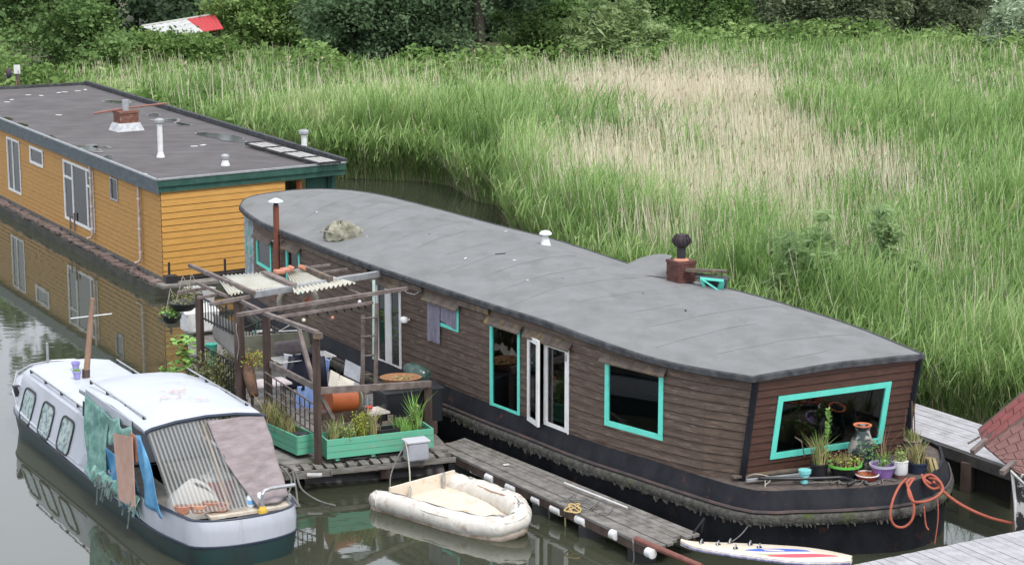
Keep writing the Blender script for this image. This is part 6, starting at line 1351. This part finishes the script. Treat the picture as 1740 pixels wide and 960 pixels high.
# ---- where the dead (dry) reed stands
def wp(px, py, z=1.2): q = P(px, py, z); return q.x, q.y
DRY = [(1080,200,60,55,.8),(1120,215,75,60,.9),(1230,205,90,60,1.1),(1180,270,130,55,.8),(1300,300,95,60,.85),(1060,335,120,45,.85),(1230,380,150,55,.85),(1000,360,70,30,.6),(1370,420,110,60,.75),(1600,480,150,60,.5),(1470,350,130,55,.6),(990,195,70,45,.6),(1660,640,60,30,.4),(1150,450,130,40,.5),(1680,560,90,50,.45),(640,300,120,14,.3)]
dryw = []
for px, py, rx, ry, a in DRY:
    cx_, cy_ = wp(px, py); x1, _ = wp(px+rx, py); _, y1 = wp(px, py-ry); dryw.append((cx_, cy_, abs(x1-cx_), abs(y1-cy_), a))
def vnoise(x, y, s, seed):
    r = np.random.default_rng(seed).random((64, 64)); u, v = x/s, y/s; i, j = np.floor(u).astype(int), np.floor(v).astype(int); fu, fv = u-i, v-j; fu = fu*fu*(3-2*fu); fv = fv*fv*(3-2*fv)
    g_ = lambda a, b: r[a % 64, b % 64]
    return (g_(i,j)*(1-fu)+g_(i+1,j)*fu)*(1-fv)+(g_(i,j+1)*(1-fu)+g_(i+1,j+1)*fu)*fv
def dryness(x, y):
    d = np.zeros_like(x)
    for cx_, cy_, rx, ry, a in dryw: d = np.maximum(d, a*np.exp(-.5*(((x-cx_)/rx)**2+((y-cy_)/ry)**2)))
    return np.clip(d*(.15+.9*vnoise(x, y, 1.1, 5)+.75*vnoise(x, y, 3.3, 6)), 0, 1.2)
edge_px = [(-200,158),(0,152),(150,132),(340,104),(450,114),(540,140),(840,142),(960,134),(1120,132),(1150,86),(1330,84),(1500,85),(1680,100),(1760,124),(1950,124)]
edge_w = [P(a, b, 1.0) for a, b in edge_px]; EA = [p.x/p.y for p in edge_w]; EY = [p.y for p in edge_w]
def field(n, ymin, ymax, margin=2.0):
    y = rng.uniform(ymin, ymax, n*2); x = rng.uniform(-1, 1, n*2)*(.275*y+margin); p = np.clip(((.275*y+margin)/(.275*ymax+margin)), 0, 1); k = rng.random(n*2) < p; x, y = x[k], y[k]
    d = y-shore_y(x/(1+np.clip(y-80,0,80)/400)); k = (d > .15) & (y < np.interp(x/y, EA, EY)+rng.normal(0,.7,len(x))); return x[k][:n], y[k][:n], d[k][:n]
def strips(P0, D, H, wdt, seg_z, bend):
    """vertical ribbons: P0 base (n,3), D lean (n,3) at tip, width (n,), returns verts, quads"""
    n = len(P0); ang = rng.uniform(0, np.pi, n); side = np.stack([np.cos(ang), np.sin(ang)*.5, np.zeros(n)], 1)*wdt[:, None]/2; V = []
    S = len(seg_z)
    for s in seg_z:
        c = P0+D*(s**bend)[:, None] if isinstance(s, np.ndarray) else P0+D*(s**bend)
        c = c.copy(); c[:, 2] = P0[:, 2]+H*s*(1-.0*s); tw = (1-.75*s) if s > .4 else 1
        V += [c-side*tw, c+side*tw]
    V = np.stack(V, 1).reshape(-1, 3); base = (np.arange(n)*2*S)[:, None]
    Q = np.concatenate([base+np.array([[2*k, 2*k+1, 2*k+3, 2*k+2]]) for k in range(S-1)], 1).reshape(-1, 4); return V, Q
def reeds(name, x, y, d, hgt, leaves, tint, m, wscale, stem_tint=None, lean=.13, leaf_l=.6, kind='stuff', z0=.2, gust=(.03,-.02), plume=0):
    n = len(x); dist = np.sqrt(x**2+y**2); wd_ = wscale*np.clip(dist/50, .9, 2.1)
    P0 = np.stack([x, y, np.full(n, z0)-.15*(d < .6)], 1); ln = np.stack([rng.normal(gust[0], lean, n), rng.normal(gust[1], lean, n), np.zeros(n)], 1)*hgt[:, None]
    V, Q = strips(P0, ln, hgt, wd_*.8, [0, .5, 1.0], 1.8); T = np.repeat(tint if stem_tint is None else stem_tint, 2)
    Vs, Qs, Ts = [V], [Q], [T]; off = len(V)
    for k in range(leaves):
        h = rng.uniform(.3, .98, n); c = P0+ln*(h**1.8)[:, None]; c[:, 2] = P0[:, 2]+hgt*h
        a = rng.uniform(0, 2*np.pi, n); L = leaf_l*rng.uniform(.6, 1.3, n)*(hgt/2.2); dir_ = np.stack([np.cos(a)*.75+.1, np.sin(a)*.75, np.zeros(n)], 1)
        up1, dr = rng.uniform(.9, 1.7, n), rng.uniform(-.1, .9, n)
        p1 = c+dir_*(L*.5)[:, None]; p1[:, 2] = c[:, 2]+L*.5*up1; p2 = c+dir_*(L*1.0)[:, None]; p2[:, 2] = c[:, 2]+L*(.5*up1+.5*(up1-1.1*(1-dr)*.9))
        s = np.stack([-np.sin(a), np.cos(a), np.full(n, .35)], 1)*(wd_*.6)[:, None]
        V = np.stack([c-s*.6, c+s*.6, p1-s, p1+s, p2-s*.15, p2+s*.15], 1).reshape(-1, 3); b_ = (np.arange(n)*6)[:, None]+off
        Q = np.concatenate([b_+np.array([[0,1,3,2]]), b_+np.array([[2,3,5,4]])], 1).reshape(-1, 4); Vs.append(V); Qs.append(Q); Ts.append(np.repeat(np.clip(tint+rng.normal(0,.07,n), 0, 1), 2)); off += len(V)
    if plume:
        k = np.where(rng.random(n) < plume)[0]; c = P0[k]+ln[k]; c[:, 2] = P0[k, 2]+hgt[k]; L = rng.uniform(.12, .28, len(k)); a = rng.uniform(0, np.pi, len(k)); s = np.stack([np.cos(a), np.sin(a)*.5, np.zeros(len(k))], 1)*(wd_[k]*.9)[:, None]
        dn = np.stack([rng.normal(.06,.04,len(k)), rng.normal(0,.04,len(k)), np.zeros(len(k))], 1); top = c+dn; top[:, 2] = c[:, 2]+L; mid = c+dn*.3; mid[:, 2] = c[:, 2]+L*.4
        V = np.stack([c-s*.3, mid+s, top, mid-s], 1).reshape(-1, 3); Vs.append(V); Qs.append(np.arange(len(V)).reshape(-1, 4)+off); Ts.append(np.clip(rng.normal(.2,.12,len(k)), 0, 1)); off += len(V)
    return tag(np_mesh(name, np.concatenate(Vs), np.concatenate(Qs), np.concatenate(Ts), m), kind=kind)
M['reed'] = leafmat('green_reed', [(0,(.09,.15,.05)),(.35,(.18,.31,.085)),(.7,(.3,.44,.15)),(1,(.52,.57,.3))], .42)
M['straw_r'] = leafmat('dry_reed', [(0,(.3,.25,.16)),(.5,(.6,.52,.38)),(1,(.85,.78,.62))], .25, .8)
def height(x, y): return 1.45+.9*vnoise(x, y, 5, 9)+.75*vnoise(x, y, 1.5, 10)
NG = (60000, 42000)
for nm, n_, ya, yb, lv in (('near_green_reeds', 50000, 42, 66, 7), ('middle_green_reeds', 78000, 66, 92, 5), ('far_green_reeds', 80000, 92, 131, 3)):
    x, y, d = field(n_, ya, yb); dr = dryness(x, y); k = rng.random(len(x)) > dr*.5; x, y, d = x[k], y[k], d[k]
    t = np.clip(.08+.5*vnoise(x, y, 6, 21)+.45*vnoise(x, y, 1.1, 22)-.05+rng.normal(0,.13,len(x)), 0, 1)
    h = height(x, y)*rng.uniform(.55,1.15,len(x))*np.where(y > 88, .62, 1)*np.where(dryness(x, y) > .4, .75, 1)
    reeds(nm, x, y, d, h, lv, t, M['reed'], .0185)
x, y, d = field(300000, 42, 118); dr = dryness(x, y); k = rng.random(len(x)) < dr**1.3*.42+.025; x, y, d = x[k], y[k], d[k]
reeds('dry_reeds', x, y, d, (height(x, y)*.6+1.4)*rng.uniform(.7,1.15,len(x))*np.where(y > 95, .75, 1), 0, rng.uniform(.2,1,len(x))**.7, M['straw_r'], .034, leaf_l=.3, lean=.075, gust=(-.07,0), plume=.05)
# fallen straw along the water's edge
xx = rng.uniform(-11, 14, 9000); dd = rng.uniform(-.12, .9, 9000); yy = shore_y(xx)+dd
reeds('bank_stalks', xx, yy, dd, rng.uniform(.5,1.7,9000), 1, rng.uniform(0,.75,9000), M['straw_r'], .022, lean=.3, z0=.0)
xx = rng.uniform(-11, 14, 9000); dd = rng.uniform(-.15, .8, 9000); yy = shore_y(xx)+dd
reeds('bank_grass', xx, yy, dd, rng.uniform(.8,2.0,9000), 5, np.clip(rng.normal(.55,.2,9000),0,1), M['reed'], .024, lean=.25, z0=.05, gust=(-.1,-.35))
# ---- generic leaf clouds
def cloud(centers, radii, n, size, elong=1.0, tint=None, hang=0.0, squash=1.0, shell=.55, cl=60, clr=.22):
    """n leaves in cl clumps per ellipsoid; returns verts, quads, tints"""
    C = np.array(centers, float); Rr = np.array(radii, float); E = len(C); vol = (Rr.prod(1))**(.66); pe = vol/vol.sum()
    ncl = max(6, int(cl*E)); e = rng.choice(E, ncl, p=pe); v = rng.normal(size=(ncl, 3)); v /= np.linalg.norm(v, axis=1)[:, None]; r = rng.uniform(shell, 1.0, ncl)**.7
    cc = C[e]+v*Rr[e]*r[:, None]; ct = rng.uniform(-.32, .3, ncl); cs = clr*Rr[e].mean(1)*rng.uniform(.6, 1.4, ncl)
    k = rng.integers(0, ncl, n); g_ = rng.normal(size=(n, 3)); p = cc[k]+g_*cs[k][:, None]*np.array([1, 1, .7]); p[:, 2] -= hang*np.abs(rng.normal(size=n))
    return leaves_at(p, ct[k], size, elong, hang)
def leaves_at(p, ct, size, elong, hang=0.0, base=.45):
    n = len(p); d = rng.normal(size=(n, 3)); d[:, 2] = d[:, 2]*.5-hang*1.2; d /= np.linalg.norm(d, axis=1)[:, None]; u = rng.normal(size=(n, 3)); s = np.cross(d, u); s /= np.linalg.norm(s, axis=1)[:, None]
    L = size*np.clip(np.exp(rng.normal(-.08, .42, n)), .35, 2.4); d = d*(L*elong)[:, None]; s = s*(L*.36/max(1, elong**.4))[:, None]
    V = np.stack([p-d*.5, p+s, p+d*.5, p-s], 1).reshape(-1, 3); Q = np.arange(n*4).reshape(-1, 4); return V, Q, np.clip(base+ct+rng.normal(0, .1, n), 0, 1)
def low(p): p[:, 2] = np.maximum(p[:, 2], .15); return p
LM = {'sap': leafmat('sapling_leaves', [(0,(.16,.25,.1)),(.5,(.32,.44,.2)),(1,(.48,.58,.32))], .5),
      'dark': leafmat('dark_blue_green_leaves', [(0,(.06,.1,.05)),(.5,(.14,.22,.11)),(1,(.26,.37,.19))], .45),
      'mid': leafmat('mid_green_leaves', [(0,(.08,.14,.045)),(.5,(.19,.31,.1)),(1,(.34,.46,.19))], .45),
      'bright': leafmat('bright_green_leaves', [(0,(.08,.15,.035)),(.5,(.18,.29,.08)),(1,(.32,.44,.16))]),
      'grey': leafmat('grey_willow_leaves', [(0,(.15,.19,.11)),(.5,(.27,.32,.19)),(1,(.42,.47,.31))], .5),
      'pale': leafmat('pale_willow_leaves', [(0,(.17,.24,.15)),(.5,(.36,.45,.29)),(1,(.52,.6,.43))]),
      'young': leafmat('young_willow_leaves', [(0,(.17,.25,.1)),(.5,(.4,.52,.24)),(1,(.58,.68,.38))], .5)}
M['trunk'] = mat('grey_brown_bark', (.08,.065,.05), (.13,.11,.09), 4, (1,1,.3), .95, .03)
def tree(nm, label, base, crown, m, n, size, elong=1, hang=0, trunk=.2, th=None, cl=19, clr=.2, shell=.6, lean=(0,0), limbs=5, cat='tree', group=None):
    t = thing(nm, label, cat, base, group=group); b = Vector(base)
    cs = [(b.x+c[0], b.y+c[1], b.z+c[2]) for c in crown]; rs = [c[3:6] for c in crown]
    V, Q, T = cloud(cs, rs, n, size, elong, hang=hang, cl=cl, clr=clr, shell=shell); V[:, 2] = np.maximum(V[:, 2], .1)
    np_mesh('crown', V, Q, T, LM[m], t, loc=tuple(b))
    mb = MB(); top = b+Vector((lean[0], lean[1], th or max(c[2] for c in crown)))
    mb.tube([b-Vector((0,0,.3)), b.lerp(top,.35)+Vector((trunk*.4,0,0)), b.lerp(top,.7), top], [trunk*1.25, trunk*.95, trunk*.65, trunk*.25], 10)
    r = random.Random(len(label))
    for k in range(limbs):
        c = Vector(cs[k % len(cs)])+Vector((r.uniform(-1,1), r.uniform(-.6,.6), r.uniform(-.5,.8)))*.5; s = b.lerp(top, r.uniform(.25,.7)); mb.tube([s, s.lerp(c,.5)+Vector((0,0,.3)), c], [trunk*.45, trunk*.28, trunk*.1], 7)
    mb.build('trunk', M['trunk'], t, smooth=True); return t
def G(px, py, z=.3): q = P(px, py, z); return (q.x, q.y, z)
def crown_px(base, items):
    """items: (px, py, rx_px, ry_px, depth m, dY) measured in the photo at the tree's distance"""
    o = []
    for px, py, rx, ry, rd, dy in items:
        q = A(px, py, base[1]+dy); s = q.y/math.cos(PITCH)/F; o.append((q.x-base[0], q.y-base[1], q.z-base[2], rx*s, rd, ry*s))
    return o
b = G(90,150); tree('elder_tree', 'broad mid green tree at the far left behind the orange houseboat', b, crown_px(b, [(60,0,110,110,3,0),(140,60,60,60,2.4,-1),(20,-90,140,110,3.2,1),(110,100,60,40,2,-1.5)]), 'mid', 46000, .2, trunk=.25)
b = G(200,140); tree('bramble_bush', 'bright green bramble bank between the left tree and the shed', b, crown_px(b, [(140,125,70,34,2,0),(210,100,60,40,2,0),(270,90,60,30,2,0),(320,110,70,28,2,0),(90,140,40,22,1.5,0),(300,78,40,16,2,1),(290,96,70,26,2,-1),(350,88,50,24,2,-1),(250,75,40,20,2,0)]), 'bright', 36000, .17, trunk=.06, cat='bush', limbs=3)
b = G(450,112); tree('hawthorn_bush', 'yellow green bush crowding the right side of the red and white shed roof', b, crown_px(b, [(450,50,80,60,3,0),(430,-10,60,70,3,1),(400,95,60,26,2,-1),(500,85,60,40,2,-1),(520,10,50,80,3,1)]), 'bright', 42000, .18, trunk=.15)
b = G(655,142); tree('dark_ash', 'dark blue green tree whose crown sweeps to the grass left of the bare trunk', b, crown_px(b, [(640,20,100,80,3.5,0),(600,90,60,50,2.5,-1),(690,90,70,48,2.5,-1),(560,0,50,90,3,1),(700,-60,120,80,4,0),(740,70,50,60,2.5,0)]), 'dark', 62000, .19, trunk=.25)
b = G(818,140); tree('bare_trunk_ash', 'tall dark green ash with a visible leaning trunk in the middle background', b, [(-.4,0,7.5,4.4,3.8,2.6),(1.8,1,6.6,3,3,2.2),(-2.6,.5,6.4,2.8,3,2),(.3,0,11.5,4.5,4.2,3.4),(.8,0,16,3.8,3.6,3.2),(2.6,.5,4.8,1.6,1.8,1.0)], 'dark', 60000, .2, trunk=.3, th=15, lean=(-1.0,0), limbs=6)
b = G(900,128); tree('understorey_bush', 'mid green bush right of the bare leaning trunk', b, crown_px(b, [(900,100,60,40,2,0),(880,50,50,40,2,1),(950,60,50,60,2,1),(870,120,40,20,1.5,-1)]), 'mid', 30000, .17, trunk=.08, cat='bush')
b = G(1050,133); wil = tree('young_willow', 'pale green feathery young willow in the centre background', b, crown_px(b, [(1040,70,34,60,1.2,0),(1000,85,34,50,1.2,0),(1080,85,36,50,1.2,0),(1115,100,28,40,1.2,0),(980,110,30,28,1,0),(1060,30,20,36,.8,0),(1100,60,18,40,.8,0),(985,50,16,36,.8,0),(1020,20,12,40,.5,-.6),(1045,40,12,50,.5,-.8),(1125,70,10,40,.5,-.5),(970,80,12,40,.5,-.5),(1085,30,10,44,.5,-.8)]), 'young', 30000, .15, elong=2.2, trunk=.1, cl=26, clr=.2, shell=.1)
b = G(1180,88); tree('green_thicket', 'deep green leafy thicket right of the feathery young willow', b, crown_px(b, [(1150,40,60,40,3,0),(1210,30,60,50,3,0),(1260,60,50,30,2,-1),(1180,-30,90,50,3.4,1),(1140,70,40,24,2,-1)]), 'mid', 44000, .2, trunk=.2)
b = G(1370,88); tree('grey_willow', 'broad grey green willow left of the dark hollow', b, crown_px(b, [(1370,35,70,50,3,0),(1430,50,60,44,3,0),(1330,65,40,30,2,-1),(1400,-30,100,60,4,1),(1450,-20,60,70,3,0)]), 'grey', 80000, .15, elong=1.5, trunk=.3)
b = G(1560,84); tree('weeping_willow', 'grey green willow with drooping branches around a dark hollow', b, crown_px(b, [(1500,25,44,54,2.6,0),(1560,-10,70,40,3,0),(1590,45,24,50,2,-.5),(1640,10,50,44,2.6,0),(1600,-60,120,60,4,1),(1665,40,26,40,2,0)]), 'grey', 70000, .15, elong=1.7, hang=.3, trunk=.35, limbs=7)
b = G(1735,122); tree('silver_willow', 'pale silvery willow bush at the right edge', b, crown_px(b, [(1730,80,50,44,2,0),(1700,95,28,30,1.4,0),(1770,50,60,60,2.5,0),(1725,40,34,30,1.6,0)]), 'pale', 42000, .14, elong=1.8, trunk=.14, cat='bush')
b = G(575,150); tree('blue_bush', 'small dark bluish bush at the foot of the dark ash', b, crown_px(b, [(578,128,22,18,1,0)]), 'dark', 5000, .13, trunk=.04, cat='bush', limbs=2)
# willow saplings standing in the reeds behind the bow
for k, (px, py, hpx, lb) in enumerate(((1400,590,215,'left and tallest of three grey green willow saplings in the reeds behind the roof'),(1500,590,190,'middle willow sapling of three in the reeds behind the roof'),(1350,560,150,'small willow sapling in the reeds close above the roof edge'))):
    b = P(px, py, .3); s = b.y/F; H_ = hpx*s*1.15; crs = []
    r = random.Random(k)
    for j in range(11): a = r.uniform(0,6.28); u = r.uniform(.1,1); crs.append((math.cos(a)*1.15*u, math.sin(a)*.8*u, H_*(r.uniform(.3,1.0) if u < .6 else r.uniform(.25,.75)), .26, .26, .62))
    tree('willow_sapling', lb, tuple(b), crs, 'sap', 10000, .1, elong=2.4, trunk=.04, cl=8, clr=.34, shell=.0, group='willow saplings in the reeds', limbs=6)
# leafy weed layer between reeds and trees
x, y, d = field(64000, 93, 131, 4); k = (x > -34); x, y = x[k], y[k]
zz = .3+rng.uniform(.1, 1, len(x))**.6*(.75+.8*vnoise(x, y, 4, 31)); T = -.05+.45*(vnoise(x, y, 3, 32)-.5)
V, Q, T = leaves_at(np.stack([x, y, zz], 1), T, .26, 1.3, base=.6); tag(np_mesh('leafy_undergrowth', V, Q, T, LM['bright']), kind='stuff')
x, y, d = field(40000, 46, 95, 2); k = rng.random(len(x)) < .5*vnoise(x, y, 2.5, 41)**2; x, y = x[k], y[k]
zz = .3+rng.uniform(0, 1, len(x))*1.3; V, Q, T = leaves_at(np.stack([x, y, zz], 1), .5*(vnoise(x, y, 3, 42)-.5), .17, 2.2, base=.4); tag(np_mesh('marsh_herbs', V, Q, T, LM['mid']), kind='stuff')
x, y, d = field(60000, 84, 118, 2); k = (x/y < -.03) & (rng.random(len(x)) < np.clip((y-84)/14, 0, 1)*(.3+.7*vnoise(x, y, 3, 61))); x, y = x[k], y[k]
zz = .3+rng.uniform(.2, 1, len(x))**.6*(1.0+.7*vnoise(x, y, 3, 62)); V, Q, T = leaves_at(np.stack([x, y, zz], 1), .6*(vnoise(x, y, 2.2, 63)-.5), .2, 1.4, base=.6); tag(np_mesh('leafy_weeds', V, Q, T, LM['bright']), kind='stuff')
# white bindweed flowers
n = 130; x, y, d = field(n, 46, 112); zz = height(x, y)*.98+.2; k = np.where(y > 88, .72, 1); zz = zz*k
V, Q, T = leaves_at(np.stack([x, y, zz], 1), np.zeros(len(x)), .09, 1.0, base=.9); tag(np_mesh('white_flowers', V, Q, T, mat('bindweed_white', (.8,.8,.76), rough=.8)), kind='stuff')
xx = rng.uniform(-.27, .27, 26000); yb = np.interp(xx, EA, EY)+rng.normal(.5, 1.6, 26000); x = xx*yb; y = yb
top = .9+1.6*vnoise(x, y, 2.6, 71)+.8*vnoise(x, y, 6, 72); zz = .3+top*rng.uniform(0,1,len(x))**.6; V, Q, T = leaves_at(np.stack([x, y, zz], 1), .7*(vnoise(x, y, 1.9, 73)-.45), .2, 1.3, base=.55); tag(np_mesh('edge_scrub', V, Q, T, LM['bright']), kind='stuff')
# ---- the dark wood behind everything
cs, rs = [], []
for i in range(46):
    X = -62+i*3.1+rng.uniform(-1,1); Y = 143+rng.uniform(0,12)+abs(X)*.02; h = (9+5*rng.random()) if X > -22 else 6.5+2*rng.random(); 
    cs += [(X, Y, h*.35), (X+rng.uniform(-1,1), Y+1, h*.8)]; rs += [(3.2,3,h*.42), (3.4,3,h*.36)]
cs += [(X, 141, 1.2) for X in range(-60, 80, 5)]; rs += [(3.5,2,1.8)]*28
V, Q, T = cloud(cs, rs, 230000, .38, 1.1, cl=14, clr=.28); V[:, 2] = np.maximum(V[:, 2], .05)
tag(np_mesh('far_wood', V, Q, T-.42, LM['dark']), kind='stuff')  # tint lowered throughout, painting in the shade of hollows between the crowns
# tall crowns behind the middle (they darken the water's reflection)
cs, rs = [], []
for X, Y, h in ((-9,148,36),(0,150,38),(10,148,35),(20,151,36),(31,149,28),(43,152,24),(-20,149,27),(-31,148,26),(-43,150,26)):
    cs += [(X,Y,h*.28),(X+1,Y,h*.55),(X-1,Y,h*.82)]; rs += [(4.6,3.5,h*.2),(5.4,4,h*.22),(4.6,3.6,h*.2)]
V, Q, T = cloud(cs, rs, 117000, .6, cl=19, clr=.2); tag(np_mesh('tall_wood', V, Q, T, LM['dark']), kind='stuff')
wd = MB(); r = random.Random(6)
for k in range(26):
    X = -50+k*4.2+r.uniform(-1.9,1.9); Y = 141+r.uniform(0,9); wd.tube([(X,Y,0),(X+r.uniform(-.4,.4),Y,4),(X+r.uniform(-1,1),Y,9)], [.18,.14,.08], 6)
tag(wd.build('wood_stems', M['trunk'], smooth=True), kind='stuff')
# ---- the shed with red and white roof
sd_ = thing('garden_shed', 'low shed with white and red sheet roof among the bushes', 'shed', A(310,80,119))
r0, r1, r2, r3 = A(240,46,121.5), A(356,27,123), A(373,50,119.5), A(290,62,118)
def rl_(u, v): return r0.lerp(r1, u).lerp(r3.lerp(r2, u), v)
def patch(u0, u1, nm, m_): MB().grid(lambda u, v: rl_(u0+(u1-u0)*u, v)+Vector((0,0,.012*math.sin(u*40))), 40, 4).build(nm, m_, sd_, solid=.04)
patch(0,.66,'white_roof', mat('dirty_white_sheet', (.55,.56,.55), (.38,.38,.37), 2, rough=.7)); patch(.66,1.08,'red_roof', mat('red_sheet', (.5,.04,.05), (.4,.04,.045), 2, rough=.6))
mb = MB(); 
for u, v in ((.05,.9),(.3,.95),(.6,.95),(.95,.9),(.1,.1),(.9,.1)): q = rl_(u, v); mb.bar((q.x,q.y,.3), (q.x,q.y,q.z-.03), .2, .2)
mb.build('post', M['old_board'], sd_)
mb = MB(); a_, b_, c_, d_ = [rl_(u, v) for u, v in ((.08,.25),(.95,.2),(.95,.7),(.1,.7))]; mb.slab([(q.x,q.y) for q in (a_,b_,c_,d_)], .2, a_.z-.9); mb.build('wall', M['dark_in'], sd_)
mb = MB(); q = rl_(0,0); mb.bar(rl_(0,0)+Vector((0,0,.05)), rl_(1,0)+Vector((0,0,.05)), .1, .08); mb.build('roof_edge', M['cream'], sd_)
sn = thing('white_board_post', 'small white board on a grey post at the far left edge of the field', 'board', A(29,135,100)); q = A(29,120,100)
MB().box(q+Vector((0,0,.05)), (.3,.06,.42)).build('board', M['white_plastic'], sn); MB().bar((q.x,q.y+.05,.2), (q.x,q.y+.05,q.z), .2, .1).build('post', M['old_board'], sn)
q = A(15,122,100.5); one(MB().lathe([(.1,-.3),(.15,-.1),(.12,.1),(.02,.15)], q, 10), 'red_bundle', mat('dull_red_bundle', (.1,.02,.025), (.03,.04,.08), 3), 'dull red and blue bundle beside the small white board at the far left', 'bundle', smooth=True)
